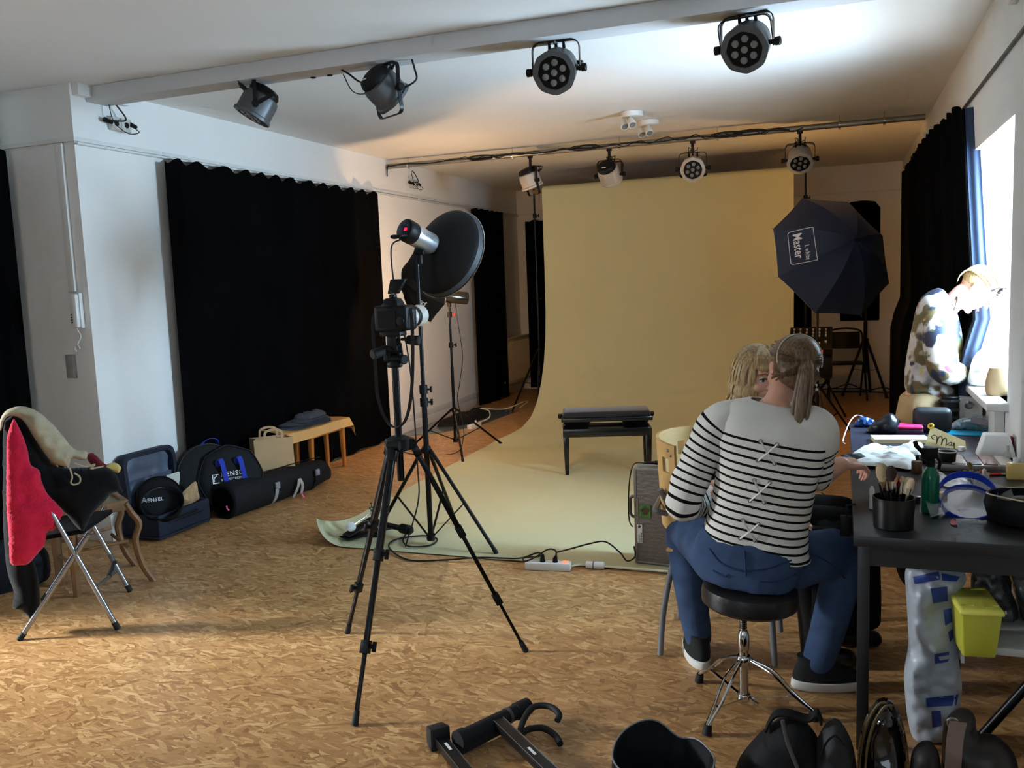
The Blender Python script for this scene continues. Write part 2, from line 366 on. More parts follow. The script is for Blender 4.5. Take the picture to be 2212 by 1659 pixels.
# right wall with the deep window
WY0, WY1, WZ0, WZ1 = 4.42, 5.68, .93, 2.19
rt = MB(); t = .42
NY0, NY1 = -.18, 1.08
rt.b2((XR, YF, 0), (XR + t, NY0, ZC)); rt.b2((XR, NY1, 0), (XR + t, WY0, ZC)); rt.b2((XR, NY0, 0), (XR + t, NY1, WZ0)); rt.b2((XR, NY0, WZ1), (XR + t, NY1, ZC)); rt.b2((XR, WY1, 0), (XR + t, YB, ZC)); rt.b2((XR, WY0, 0), (XR + t, WY1, WZ0)); rt.b2((XR, WY0, WZ1), (XR + t, WY1, ZC))
struct('wall_right', rt, wall_m, label='white wall with the bright window')
def window(name, WY0, WY1):
    fr = MB(); x0, x1 = XR + .26, XR + .32; f = .06
    fr.b2((x0, WY0, WZ0), (x1, WY0 + f, WZ1)); fr.b2((x0, WY1 - f, WZ0), (x1, WY1, WZ1)); fr.b2((x0, WY0, WZ1 - f), (x1, WY1, WZ1)); fr.b2((x0, WY0, WZ0), (x1, WY1, WZ0 + f))
    win = struct(name, fr, mat('window_frame_paint', (224, 226, 228), .35), bevel=.004)
    mid = (WY0 + WY1) / 2
    for ya, yb in ((WY0 + f, mid), (mid, WY1 - f)):
        q = MB(); s = .055; xa, xb = x0 - .015, x1 - .015
        q.b2((xa, ya, WZ0 + f), (xb, ya + s, WZ1 - f)); q.b2((xa, yb - s, WZ0 + f), (xb, yb, WZ1 - f)); q.b2((xa, ya, WZ1 - f - s), (xb, yb, WZ1 - f)); q.b2((xa, ya, WZ0 + f), (xb, yb, WZ0 + f + s))
        sash = q.build('window_sash', MATS['window_frame_paint'], win, bevel=.004)
        p = MB(); p.b2((x0 + .02, ya + s, WZ0 + f + s), (x0 + .026, yb - s, WZ1 - f - s)); p.build('window_pane', gl_m, sash, smooth=0)
window('window_1', WY0, WY1); window('added_window_2', NY0, NY1); x0 = XR + .26  # second window is unseen, added as the opening for the near fill lamp
sl = MB(); sl.b2((XR - .09, WY0 - .05, WZ0 - .035), (x0, WY1 + .05, WZ0)); struct('trim_1', sl, trim_m, bevel=.006, label='white window sill')
# beam below the ceiling
be = MB(); be.b2((XL, 4.31, 2.757), (XR, 4.476, ZC)); struct('trim_2', be, mat('beam_paint', (206, 207, 208), .8, var=.03, vscale=4), label='white painted beam crossing the ceiling', bevel=.006)
bo = MB(); bo.b2((XL, YN + .02, 2.78), (XL + .05, 4.62, ZC)); struct('trim_3', bo, wall_m, label='plaster padstone under the beam end')
# curtain tracks
tr = MB(); tr.b2((XL, YN, 2.505), (XL + .016, YB, 2.53)); tr.b2((XL, YN, 2.485), (XL + .03, YB, 2.495)); struct('trim_4', tr, trim_m, label='white curtain track along the left wall', bevel=.002)
tr = MB(); tr.b2((XN, YN - .016, 2.505), (XL + .016, YN, 2.53)); struct('trim_5', tr, trim_m, label='white curtain track over the grey pier face')
tr = MB(); tr.b2((XR - .014, YF, 2.49), (XR, YB, 2.503)); struct('trim_6', tr, mat('dark_track', (60, 58, 56), .5), label='dark curtain track along the window wall')
tr = MB(); tr.b2((XL, YB - .02, 2.50), (XR, YB, 2.515)); struct('trim_7', tr, trim_m, label='white track along the back wall')
cd = MB(); cd.b2((XL - .135, YN - .022, 1.6), (XL - .085, YN, 2.5)); struct('trim_8', cd, trim_m, label='white cable duct above the intercom', bevel=.003)
bb = MB(); bb.b2((XL, YN, 0), (XL + .016, YB, .1)); bb.b2((XL, YN, .1), (XL + .012, YB, .17)); struct('baseboard_left', bb, trim_m, bevel=.003)
bb = MB(); bb.b2((XL, YB - .016, 0), (XR, YB, .1)); struct('baseboard_back', bb, trim_m, bevel=.003)
bb = MB(); bb.b2((XR - .016, YF, 0), (XR, YB, .1)); struct('baseboard_right', bb, trim_m, bevel=.003)
# ================================================================ PAPER BACKDROP (one sheet, hung from a roll and swept over the floor)
paper_m = mat('olive_paper', (186, 184, 147), .8, var=.015, vscale=1.5, bump=.02, bscale=6, spec=.25)
bd = thing('paper_backdrop', 'olive paper photo backdrop hanging from a roll and swept across the floor', 'backdrop', (-1.82, 9.6, 0))
PX0, PX1, PYF, PYW = -3.17, -.46, 4.43, 9.56
prof = [(PYW, 2.56), (PYW, 2.0), (PYW, 1.6), (PYW - .01, 1.2), (PYW - .05, .9), (PYW - .13, .65), (PYW - .25, .42), (PYW - .42, .22), (PYW - .65, .08), (PYW - .95, .016), (PYW - 1.4, .006)]
y = PYW - 1.4
while y > PYF + .2: y -= .2; prof.append((max(y, PYF), .006))
prof.append((PYF, .006))
def paper(u, v):
    k = v * (len(prof) - 1); i = min(int(k), len(prof) - 2); fr_ = k - i
    y = prof[i][0] * (1 - fr_) + prof[i + 1][0] * fr_; z = prof[i][1] * (1 - fr_) + prof[i + 1][1] * fr_
    x = PX0 + (PX1 - PX0) * u
    if y < 7.4: x += (7.4 - y) * .03 * max(0, 1 - u * 1.6)
    # front left corner curls up
    nx, ny = -.92, -.39; c = (x + 2.81) * nx + (y - 4.44) * ny
    if c > 0 and y < 5.5:
        rr = .17; a = c / rr; z += rr * (1 - cos(a)); g = rr * sin(a) - c; x += nx * g; y += ny * g
    if y < 8.2 and z < .05:
        z += .012 * max(0, noise.noise(V((x * 1.1, y * 1.6, 3)))) + .004 * max(0, noise.noise(V((x * 4, y * .8, 9))))
    return V((x, y, z))
pb = MB(); pb.sheet(paper, 110, (len(prof) - 1) * 3); pb.build('paper_sheet', paper_m, bd, world=True, smooth=60)
ro = MB(); ro.cyl((PX0 - .0, PYW + .055, 2.565), (PX1, PYW + .055, 2.565), .055, n=24); ro.build('paper_roll', paper_m, bd, world=True)
ro = MB(); ro.cyl((PX0 - .13, PYW + .055, 2.565), (PX1 + .13, PYW + .055, 2.565), .022, n=12); ro.build('core_tube', mat('cardboard_core', (120, 92, 58), .8), bd, world=True)
# ================================================================ CURTAINS
black_cloth = mat('black_molton', (7, 7, 8), 1, spec=.03, var=.2, vscale=3)
def curtain(name, label, a, b, z0, z1, n, amp, m, group=None, seed=0, top=.02, flare=0, irr=.5):
    a = V((*a, 0)); b = V((*b, 0)); d = b - a; L = d.length; d.normalize(); nn = V((-d.y, d.x, 0))
    def fn(u, v):
        ph = u * n * 2 * pi + irr * 6 * noise.noise(V((u * n * .4, seed, 0))); g = 1 + .5 * noise.noise(V((u * 3, seed + 5, 0)))
        dd = amp * g * (sin(ph) * (1 - .25 * v) + .35 * sin(2.3 * ph + seed + v))
        z = z1 + (z0 - z1) * v
        if v == 0: z -= top * (.5 + .5 * sin(ph * 1.0 + .6))
        if v == 1: z += .008 * sin(ph * .5)
        uu = u + flare * v * (u - .5)
        return a + d * (uu * L) + nn * dd + V((0, 0, z))
    c = MB(); c.sheet(fn, int(max(24, n * 10)), 12)
    o = c.build(name, m, None, thick=.006, smooth=70); return tag(o, label, 'curtain', group)
curtain('blackout_curtain', 'wide black curtain covering the left wall behind the bags', (XL + .085, 4.86), (XL + .085, 7.77), .02, 2.487, 13, .009, black_cloth, seed=1, top=.04, flare=.01)
curtain('blackout_curtain', 'narrow black curtain on the left wall behind the big black reflector', (XL + .10, 10.12), (XL + .10, 11.1), .02, 2.487, 6, .03, black_cloth, seed=3)
curtain('blackout_curtain', 'black curtain on the back wall beside the left edge of the olive backdrop', (-4.22, YB - .07), (-3.05, YB - .07), .02, 2.42, 6, .03, black_cloth, seed=4)
curtain('blackout_curtain', 'black curtain at the far left edge beside the grey pier', (XN + .085, 2.75), (XN + .085, 4.12), .02, 2.49, 7, .03, black_cloth, seed=5)
curtain('blackout_curtain', 'black curtain on the back wall just right of the olive backdrop', (-.95, YB - .07), (-.36, YB - .07), .02, 2.3, 4, .025, black_cloth, seed=6)
# ================================================================ STAGE LIGHTS, PIPE, SOCKETS
blk = mat('black_plastic', (9, 9, 10), .5, spec=.25); blk_matte = mat('black_matte', (9, 9, 10), .85, spec=.2); dk_metal = mat('black_metal', (17, 17, 19), .38, .5)
grey_par = mat('grey_par_metal', (88, 90, 92), .45, .35); pale_par = mat('pale_par_metal', (176, 170, 160), .45, .25)
lens_m = mat('lens_plastic', (112, 112, 110), .12, spec=.8); white_pl = mat('white_plastic', (222, 221, 216), .45); chrome = mat('chrome', (205, 205, 205), .12, 1); steel = mat('steel', (160, 160, 160), .3, 1)
galv = mat('galvanised_pipe', (150, 146, 138), .42, .75, var=.1, vscale=20); cable_m = mat('black_cable', (15, 15, 15), .6)
sticker = mat('white_sticker', (230, 230, 228), .6)
PAR_SP = {}
def par_can(label, P, d, hook, shell, group, roll=0, second=150, clamp=False):
    d = V(d).normalized(); P = V(P); t = thing('par_can', label, 'spotlight', P, group=group)
    m = aim((0, 0, 0), d); b = MB
    fl = lambda a: 1 + .035 * (abs(cos(4 * a)) ** 4)
    x = b(); x.lathe([(.082, -.085), (.095, -.075), (.1, -.05), (.1, .04)], m, 48, scal=fl); x.build('housing', shell, t)
    x = b(); x.lathe([(.1, .036), (.108, .042), (.108, .058), (.082, .062), (.08, .052)], m, 48, cap=False, scal=fl); x.build('front_ring', shell, t)
    x = b(); x.lathe([(.083, .04), (.083, .053)], m, 32); fp = x.build('face_plate', blk, t)
    for k in range(7):
        a = 2 * pi * k / 6 + .35 + roll; r = 0 if k == 6 else .05; q = V((r * cos(a), r * sin(a), .053))
        x = b(); x.lathe([(.0175, 0), (.0165, .005), (.011, .009), (.004, .0105)], m @ M4.Translation(q), 14); x.build('lens', lens_m, fp)
    x = b(); x.lathe([(.05, -.135), (.078, -.125), (.09, -.1), (.086, -.08)], m, 24); x.build('rear_cover', blk, t)
    x = b(); mm = m @ M4.Translation((0, -.05, -.137)); x.prism([(-.02, -.006), (.02, -.006), (.02, .006), (-.02, .006)], .002, mm @ M4.Rotation(pi, 4, 'X')); x.build('type_label', sticker, t, smooth=0)
    sx = m.to_3x3() @ V((1, 0, 0)); up = V((0, 0, 1)); w_ = .122
    def yoke(name, ang, h):
        u = M4.Rotation(R(ang), 3, sx) @ up; x = b()
        pts = [sx * -w_ + u * -.015, sx * -w_ + u * (h - .035)] + [sx * (-w_ + .035 - .035 * cos(R(a))) + u * (h - .035 + .035 * sin(R(a))) for a in (30, 60, 90)] + [sx * -.025 + u * h, sx * .025 + u * h] + [sx * (w_ - .035 + .035 * cos(R(a))) + u * (h - .035 + .035 * sin(R(a))) for a in (90, 60, 30)] + [sx * w_ + u * (h - .035), sx * w_ + u * -.015]
        n = u.cross(sx); x.ribbon(pts, n * .022, .005); x.build(name, dk_metal, t, smooth=30); return u
    h = .14; yoke('yoke', hook, h); yoke('stand_yoke', second, .13)
    for s in (-1, 1):
        x = b(); mm = aim(sx * s * .112, sx * s)
        x.lathe([(.012, -.012), (.012, .016), (.02, .018), (.021, .04), (.017, .044)], mm, 12); x.build('knob', blk, t)
    u = m.to_3x3() @ V((0, 1, 0))
    for k, o in enumerate((-.035, 0, .04)):
        a = u * .09 + sx * o + d * -.06; e = a + (u * .8 + V((0, 0, .3))).normalized() * .045
        x = b(); x.cyl(a, e, .009, .006, 8); x.build('plug', blk, t)
        top = V((sx.x * (o * .4 - .04), sx.y * (o * .4 - .04), h + .0)); x = b(); x.tube(smooth_path([e, e + u * .02 + V((0, 0, .02)), (e + top) / 2 + sx * .03 + V((0, 0, .02)), top]), .003, 6); x.build('lead', cable_m, t)
    uu = M4.Rotation(R(hook), 3, sx) @ up
    if clamp:
        x = b(); x.bar(uu * (h - .005), uu * h + V((0, 0, .085)), .024, .02); x.bar(uu * h + V((0, 0, .08)), uu * h + V((0, 0, .125)), .05, .02)
        x.build('hook_clamp', dk_metal, t, bevel=.003)
    else:
        x = b(); x.cyl(uu * (h - .012), uu * (h + .006), .012, n=10); x.build('mount_bolt', steel, t)
    return t
zb = 2.757; GB = 'stage lights under the white beam'; GP = 'stage lights on the ceiling pipe'
par_can('grey stage light on the beam tilted steeply down, nearest the left wall', (-3.19, 4.4, zb - .145), (-.42, -.3, -.85), 0, grey_par, GB, second=-60)
par_can('grey stage light on the beam turned away showing its black back', (-2.33, 4.4, zb - .145), (.38, .62, -.62), 0, grey_par, GB, second=172)
par_can('grey stage light on the beam facing the camera, second from the window wall', (-1.36, 4.4, zb - .145), (.06, -.9, -.43), 0, grey_par, GB, second=-65)
par_can('grey stage light on the beam facing the camera nearest the window wall', (-.42, 4.4, zb - .145), (-.14, -.86, -.5), 0, grey_par, GB, second=28)
PY, PZ = 8.15, 2.775
for lab, x, d, sec in (('pale stage light on the pipe pointing down at the left edge of the backdrop', -2.81, (.25, .25, -.93), 165),
                       ('pale stage light on the pipe showing its black back to the camera', -2.03, (.12, .72, -.68), 20),
                       ('pale stage light on the pipe facing the camera above the middle of the backdrop', -1.26, (.12, -.93, -.33), -115),
                       ('pale stage light on the pipe facing the camera and down, at the right backdrop edge', -.34, (.03, -.72, -.7), 14)):
    par_can(lab, (x, PY, PZ - .265), d, 0, pale_par, GP, second=sec, clamp=True)
pp = thing('lighting_pipe', 'long galvanised pipe with clips fixed under the ceiling', 'pipe', (XL, PY, PZ))
x = MB(); x.cyl((XL, PY, PZ), (.64, PY, PZ), .025, n=16); x.build('tube', galv, pp, world=True)
for q in (-4.12, -2.99, -1.93, -1.04, -.02, .33):
    x = MB(); x.cyl((q - .009, PY, PZ), (q + .009, PY, PZ), .03, n=16); x.box((q, PY, PZ - .033), (.02, .012, .014)); x.cyl((q, PY, PZ + .02), (q, PY, ZC), .005, n=8); x.build('pipe_clip', chrome, pp, world=True)
# cables along the pipe
def cable(label, pts, r=.004, m=None, n=6, cat='cable', name='cable', group=None, k=6):
    b = MB(); b.tube(smooth_path(pts, n), r, k); return tag(b.build(name, m or cable_m), label, cat, group)
random.seed(3)
pts = [(XL + .02, PY - .03, PZ - .1), (XL + .03, PY - .03, PZ + .0)]
for i in range(26):
    q = -4.3 + i * .155; pts.append((q, PY - .031 - .004 * sin(i), PZ + .008 * sin(i * 1.7)))
cable('black power cable strapped along the ceiling pipe', pts, .0065)
pts = []
for i in range(40):
    q = -3.55 + i * .083; pts.append((q, PY - .034 + random.uniform(-.008, .004), PZ + .02 * sin(i * 2.1) + random.uniform(-.01, .012)))
cable('thin black signal cable coiled loosely along the ceiling pipe', pts, .0045)
for lab, q in (('black cable coil tied to the pipe left of the backdrop', -3.3), ('black cable coil tied to the pipe above the backdrop, second from left', -2.25), ('black cable coil tied to the pipe above the middle of the backdrop', -.95), ('black cable coil tied to the pipe right of the middle stage light', -.75)):
    pts = []
    for i in range(40):
        a = i * 2 * pi / 10; pts.append((q + .13 * cos(a) + random.uniform(-.015, .015), PY - .04 + random.uniform(-.012, .004), PZ + .022 * sin(a) + .004 * random.uniform(-1, 1)))
    cable(lab, pts, .0045, name='cable_coil', group='cable coils on the ceiling pipe')
cable('black cable hanging from the beam between two stage lights', [(-2.6, 4.39, zb), (-2.55, 4.38, zb - .03), (-2.47, 4.37, zb - .085), (-2.38, 4.37, zb - .08), (-2.31, 4.38, zb - .01), (-2.28, 4.39, zb)], .0055)
cable('black cable loop hanging from the beam beside the turned-away stage light', [(-2.16, 4.38, zb - .0), (-2.14, 4.37, zb - .06), (-2.13, 4.36, zb - .11), (-2.19, 4.36, zb - .14), (-2.27, 4.37, zb - .14)], .0055)
cable('thin black lead drooping from the beam to the turned-away stage light', [(-2.58, 4.37, zb - .03), (-2.52, 4.36, zb - .13), (-2.44, 4.36, zb - .15), (-2.38, 4.37, zb - .11)], .003)
for lab, q in (('black cable hole in the beam left of the first stage light', -3.32), ('black cable hole in the beam, middle one', -2.83), ('black cable hole in the beam nearest the hanging cable', -2.72)):
    x = MB(); x.cyl((q, 4.46, zb - .004), (q, 4.46, zb + .003), .016, n=12); tag(x.build('cable_grommet', blk), lab, 'grommet', 'cable grommets under the beam')
# twin sockets on the left wall
def socket(label, Y, Z, plugs=True):
    t = thing('wall_socket', label, 'socket', (XL, Y, Z))
    for k in range(2):
        x = MB(); x.b2((0, k * .085 - .0825, -.042), (.035, k * .085, .042)); bx = x.build('socket_box', mat('socket_white', (188, 186, 180), .5), t, bevel=.006)
        x = MB(); x.cyl((.033, k * .085 - .041, 0), (.037, k * .085 - .041, 0), .019, n=16); x.build('socket_hole', blk, bx)
        x = MB(); x.cyl((.036, k * .085 - .041 - (.1 if k == 0 else -.03), .01), (.036, k * .085 - .041 - (.04 if k == 0 else -.08), .0), .016, .012, 10); x.build('power_plug', blk, t)
    x = MB(); x.tube(smooth_path([(.036, -.15, .01), (.06, -.05, .01), (.075, 0, .03), (.06, -.06, .11), (.05, -.09, .13)]), .005, 6); x.build('power_lead', cable_m, t)
    x = MB(); x.tube(smooth_path([(.036, .08, .0), (.08, .1, -.04), (.08, .0, -.06), (.07, -.1, .0), (.05, -.11, .12)]), .003, 6); x.build('power_lead', cable_m, t)
socket('white twin wall socket with black plugs below the beam end', 4.55, 2.655)
socket('white twin wall socket with black plugs below the pipe end', 8.72, 2.65)
# ceiling spot fixtures
def cspot(label, X, Y, n):
    t = thing('ceiling_spot', label, 'ceiling light', (X, Y, ZC), group='white ceiling spots')
    x = MB(); x.lathe([(.075, 0), (.085, -.004), (.085, -.04), (.07, -.046)], None, 28); x.build('ceiling_plate', white_pl, t)
    for k in range(n):
        a = R(200 + k * 75); q = V((.05 * cos(a), .05 * sin(a), -.046)); d = V((.35, -.5, -.75)).normalized(); e = q + V((.02 * cos(a), .02 * sin(a), -.035))
        x = MB(); x.cyl(q, e, .008, n=8); hd = x.build('swivel', white_pl, t)
        x = MB(); mm = aim(e, d); x.lathe([(.012, -.03), (.02, -.02), (.03, .03), (.032, .05)], mm, 16); x.build('spot_head', white_pl, t)
        x = MB(); x.lathe([(.029, .048), (.024, .055)], mm, 16); x.build('spot_bulb', lens_m, t)
cspot('white ceiling spotlight with small swivel heads, nearer one', -1.55, 6.99, 2); cspot('white ceiling spotlight with small swivel heads, farther one', -1.51, 7.45, 2)
# intercom, switches, sensor boxes
t = thing('intercom_phone', 'grey white wall intercom handset on the grey pier', 'intercom', (-4.46, YN, 1.48))
x = MB(); x.b2((-.045, -.03, -.11), (.045, 0, .11)); x.build('base', white_pl, t, bevel=.008)
x = MB(); x.b2((-.0, -.06, -.105), (.042, -.03, .105)); x.build('handset', white_pl, t, bevel=.012)
for k in range(4):
    x = MB(); x.b2((-.035, -.034, -.03 - k * .016), (-.01, -.03, -.02 - k * .016)); x.build('button', mat('dark_grey_plastic', (70, 72, 74), .5), t, smooth=0)
x = MB(); pts = [(0.005, -.03, -.11)] + [(.012 + .016 * sin(i * .5), -.03, -.13 - i * .009) for i in range(12)] + [(-.01 + .02 * cos(i * .6), -.03, -.235 + .02 * sin(i * .6)) for i in range(8)]
x.tube(smooth_path(pts, 4), .004, 6); x.build('cord', white_pl, t)
t = thing('light_switch', 'grey white light switch plate low on the grey pier', 'switch', (-4.56, YN, 1.13)); x = MB(); x.b2((-.04, -.012, -.075), (.04, 0, .075)); x.build('plate', mat('grey_switch', (150, 150, 146), .5), t, bevel=.004)
for k in (-1, 1): x = MB(); x.b2((-.03, -.017, k * .036 - .03), (.03, -.012, k * .036 + .03)); x.build('rocker', MATS['grey_switch'], t, bevel=.003)
for lab, Y, Z in (('small white box high on the window wall beside the pipe end', 8.62, 2.66), ('small white box on the window wall far at the back', 11.55, 2.66), ('small grey white box at the very top right corner of the photo', 4.42, 2.70)):
    x = MB(); x.b2((XR - .035, Y - .045, Z - .045), (XR, Y + .045, Z + .045)); o = x.build('junction_box', white_pl, bevel=.006); tag(o, lab, 'box', 'junction boxes on the window wall')
# right wall: heavy black curtain drawn back beside the window, daylight on its edge painted as a grey-blue strip
def side_curtain(u, v):
    y0 = 5.74 - .68 * min(1, v * 1.75) ** 1.2 + (.22 * max(0, v - .6)); Y_ = y0 + (9.5 - y0) * u; ph = u * 17 * 2 * pi + 3 * noise.noise(V((u * 7, 8, 0)))
    z = 2.48 + (.05 - 2.48) * v - (.05 * (.5 + .5 * sin(ph + .6)) if v == 0 else 0)
    return V((XR - .055 - .085 * min(1, max(0, (v - .5) / .1)) - .06 * min(1, u * 3) + (.018 + .017 * min(1, u * 3)) * sin(ph) + .008 * sin(2.3 * ph + v), Y_, z))
c = MB(); c.sheet(side_curtain, 190, 16); sc_o = tag(c.build('blackout_curtain', black_cloth, None, thick=.006, smooth=70), 'tall black curtain drawn back beside the bright window', 'curtain')
c = MB(); c.sheet(lambda u, v: side_curtain(0, v) + V((.012 + .07 * u, .004 + .01 * sin(u * 9), 0)), 10, 16); c.build('daylit_edge_strip', mat('painted_edge_daylight', (42, 54, 78), .9), sc_o, thick=.003, smooth=70)  # added strip, its colour stands for daylight on the black cloth's edge
# blind at the far back wall
t = thing('window_blind', 'black blackout cloth with rounded top on the back wall behind the umbrella', 'blind', (.23, YB - .002, 0))
x = MB(); pl = [(-.24, .9), (.22, .9), (.22, 2.3), (.16, 2.38), (.02, 2.4), (-.12, 2.39), (-.24, 2.33)]
x.prism([(a, b) for a, b in pl], .03, M4.Rotation(pi / 2, 4, 'X')); x.build('cloth', black_cloth, t, bevel=.006)
# radiator at the back left and stray cables
rad_m = mat('radiator_paint', (214, 196, 160), .45)
t = thing('radiator', 'cream ribbed radiator under the back left window', 'radiator', (XL, 11.55, 0))
x = MB(); x.b2((.06, -.5, .16), (.12, .5, .78)); x.build('panel', rad_m, t, bevel=.008)
for k in range(26): x = MB(); x.b2((.118, -.485 + k * .0385, .2), (.128, -.465 + k * .0385, .74)); x.build('rib', rad_m, t, bevel=.003)
x = MB(); x.b2((.05, -.5, .775), (.13, .5, .8)); x.build('grille', rad_m, t, bevel=.004)
x = MB(); x.cyl((.09, -.56, .2), (.09, -.5, .2), .016, n=10); x.cyl((.09, .5, .7), (.09, .56, .7), .02, n=10); x.build('valve', white_pl, t)
# ================================================================ LEFT SIDE: chairs, coats, bags
steel_tube = mat('grey_steel_tube', (150, 152, 156), .28, .9); oldwood = mat('worn_oak', (122, 88, 54), .6, var=.25, vscale=14, aniso=(1, 1, .25))
rubber = mat('rubber', (16, 16, 16), .7)
t = thing('folding_chair', 'folding chair with crossed steel tube legs, hung with coats', 'chair', (-3.53, 3.14, 0))
A, B, C, D = V((-3.54, 2.81, .0)), V((-3.18, 3.04, .0)), V((-3.52, 3.47, .0)), V((-3.88, 3.24, .0)); s_ = A - B
def leg(a, b, r=.0115):
    x = MB(); d = (b - a).normalized(); x.tube([a + d * .03, b], r, 12); o = x.build('leg', steel_tube, t, world=True)
    x = MB(); x.cyl(a + V((0, 0, .003)), a + d * .04, .0145, .014, 12); x.build('foot_cap', rubber, o, world=True)
up = V((0, 0, 1))
for P0, P1 in ((A, B), (D, C)):
    leg(P0, P0 - s_ * .8 + up * .47); leg(P1, P1 + s_ * .565 + up * .6)
x = MB(); o = .36; a = B + s_ * .2 + up * .21; b = C + s_ * .2 + up * .21; x.tube(smooth_path([a, a + (b - a) * .3 + up * .0 - s_ * .1, a + (b - a) * .5 - s_ * .14, b], 6), .009, 8); x.build('stretcher', steel_tube, t, world=True)
x = MB(); x.tube([a + (b - a) * .3 - s_ * .1, a + (b - a) * .72 - s_ * .1], .012, 8); x.build('stretcher_sleeve', rubber, t, world=True)
x = MB(); w_ = C - B; q = [B + s_ * .3 + w_ * .22 + up * .455, C + s_ * .1 - w_ * .1 + up * .455, D - s_ * .25 - w_ * .1 + up * .44, A - s_ * .25 + w_ * .22 + up * .44]
x.add([p + up * .012 for p in q] + [p - up * .012 for p in q], [(0, 1, 2, 3), (7, 6, 5, 4), (0, 4, 5, 1), (1, 5, 6, 2), (2, 6, 7, 3), (3, 7, 4, 0)]); x.build('seat', blk_matte, t, world=True, bevel=.006)
x = MB(); w_ = C - B; e1 = B + s_ * .565 + up * .6; e2 = C + s_ * .565 + up * .6; a = B + s_ * .75 + w_ * .3 + up * .86; b = C + s_ * .75 - w_ * .1 + up * .86; x.tube([e1, a, b, e2], .0115, 10); x.bar(a - up * .09, b - up * .09, .012, .13); x.build('backrest', blk_matte, t, world=True)
# coats
CH = V((-3.44, 3.0, .6)); nv = vdir(CH)
wool_blk = mat('black_wool', (12, 12, 13), .95, spec=.1, sheen=.1); red_knit = mat('red_knit', (190, 24, 56), .9, spec=.15, sheen=.2, bump=.3, bscale=120, var=.12, vscale=20); beige = mat('sand_jersey', (168, 158, 132), .9, spec=.15, bump=.2, bscale=60, var=.1, vscale=9)
def garment(name, label, px, P, m, thick, wr=.012, ws=9, cat='clothing', cuts=3, back=.6, seed=0, bend=None):
    x = MB(); pillow(x, [pD(a, b, P) for a, b in px], vdir(P), thick, cuts, wr, ws, back, seed=seed, bend=bend)
    return tag(x.build(name, m, smooth=60, sub=1), label, cat)
garment('black_coat', 'black coat draped over the folding chair with a sleeve trailing to the floor', [(5, 930), (20, 900), (32, 896), (55, 910), (80, 950), (112, 997), (140, 1008), (200, 1006), (232, 1008), (252, 1025), (262, 1050), (268, 1064), (245, 1065), (225, 1088), (200, 1112), (182, 1146), (165, 1140), (140, 1110), (105, 1085), (70, 1120), (60, 1180), (80, 1225), (88, 1285), (82, 1328), (60, 1334), (45, 1318), (25, 1312), (28, 1280), (12, 1225), (4, 1100)], CH, wool_blk, .075, .014, 8)
garment('red_cardigan', 'bright red knitted cardigan hanging on the folding chair', [(28, 905), (36, 912), (52, 945), (62, 975), (68, 1003), (85, 1015), (93, 1040), (105, 1065), (125, 1088), (137, 1105), (133, 1118), (118, 1145), (105, 1150), (98, 1178), (80, 1200), (62, 1218), (42, 1222), (22, 1217), (17, 1170), (11, 1090), (12, 1020), (13, 955), (18, 930)], CH - V(nv) * -.085, red_knit, .035, .016, 14, seed=3)
o = garment('beige_hoodie', 'sand coloured hoodie thrown over the top of the coats', [(-2, 925), (0, 905), (12, 887), (38, 877), (65, 880), (90, 893), (115, 915), (140, 943), (157, 966), (170, 972), (187, 974), (188, 990), (176, 994), (158, 990), (152, 1000), (148, 1012), (138, 1008), (112, 1000), (92, 977), (72, 947), (55, 918), (40, 903), (22, 899), (10, 908), (3, 930)], CH + nv * .03, beige, .05, .02, 13, seed=5)
x = MB(); x.tube(smooth_path([pD(a, b, CH + nv * .1) for a, b in ((150, 1010), (156, 1030), (153, 1042), (160, 1047), (172, 1042), (172, 1030), (160, 1022))]), .004, 6); x.build('drawstring', beige, o)
x = MB(); x.tube(smooth_path([pD(a, b, CH + nv * .1) for a, b in ((160, 1000), (185, 1008), (205, 1003), (196, 1012), (210, 1010), (224, 1007))]), .004, 6); x.build('drawstring', beige, o)
garment('red_scarf', 'dark red wool scarf behind the coats on the wooden chair', [(186, 985), (198, 978), (210, 985), (222, 998), (232, 1006), (215, 1012), (196, 1004)], CH - nv * .1, mat('dark_red_wool', (96, 14, 22), .95, bump=.4, bscale=90), .03)
garment('sock_roll', 'white and mustard rolled cloth on the wooden chair', [(222, 1008), (238, 1000), (252, 1000), (262, 1010), (256, 1022), (244, 1018), (228, 1014)], CH - nv * .13, mat('mustard_cloth', (196, 170, 98), .9), .025)
garment('navy_bundle', 'dark navy cloth bundle on the floor under the hanging cardigan', [(-40, 1180), (10, 1165), (60, 1170), (95, 1180), (110, 1210), (105, 1250), (60, 1268), (0, 1288), (-40, 1300)], V((-4.14, 3.43, 0)), mat('navy_cloth', (18, 24, 36), .9), .1, .03)
# wooden chair
t = thing('wooden_chair', 'old worn wooden chair with rush seat behind the coats', 'chair', (-3.76, 3.55, 0))
F1, F2, F3, F4 = V((-3.75, 3.34, 0)), V((-3.99, 3.45, 0)), V((-3.53, 3.65, 0)), V((-3.84, 3.84, 0))
for f in (F1, F2):
    x = MB(); x.tube([f + V((0, 0, .0)), f + V((0, 0, .2)), f + V((0, 0, .44))], .02, 8, rs=[.019, .024, .027]); x.build('leg', oldwood, t, world=True)
ax = (F3 - F1).normalized()
for f in (F3, F4):
    g = f - ax * .12; x = MB(); x.tube(smooth_path([f, f - ax * .05 + up * .1, f - ax * .075 + up * .24, f - ax * .05 + up * .33, f - ax * .085 + up * .40, f - ax * .11 + up * .455]), 0.025, 8, flat=.7); x.build('leg', oldwood, t, world=True)
c4 = [F1 + up * .44, F3 - ax * .11 + up * .445, F4 - ax * .11 + up * .445, F2 + up * .44]
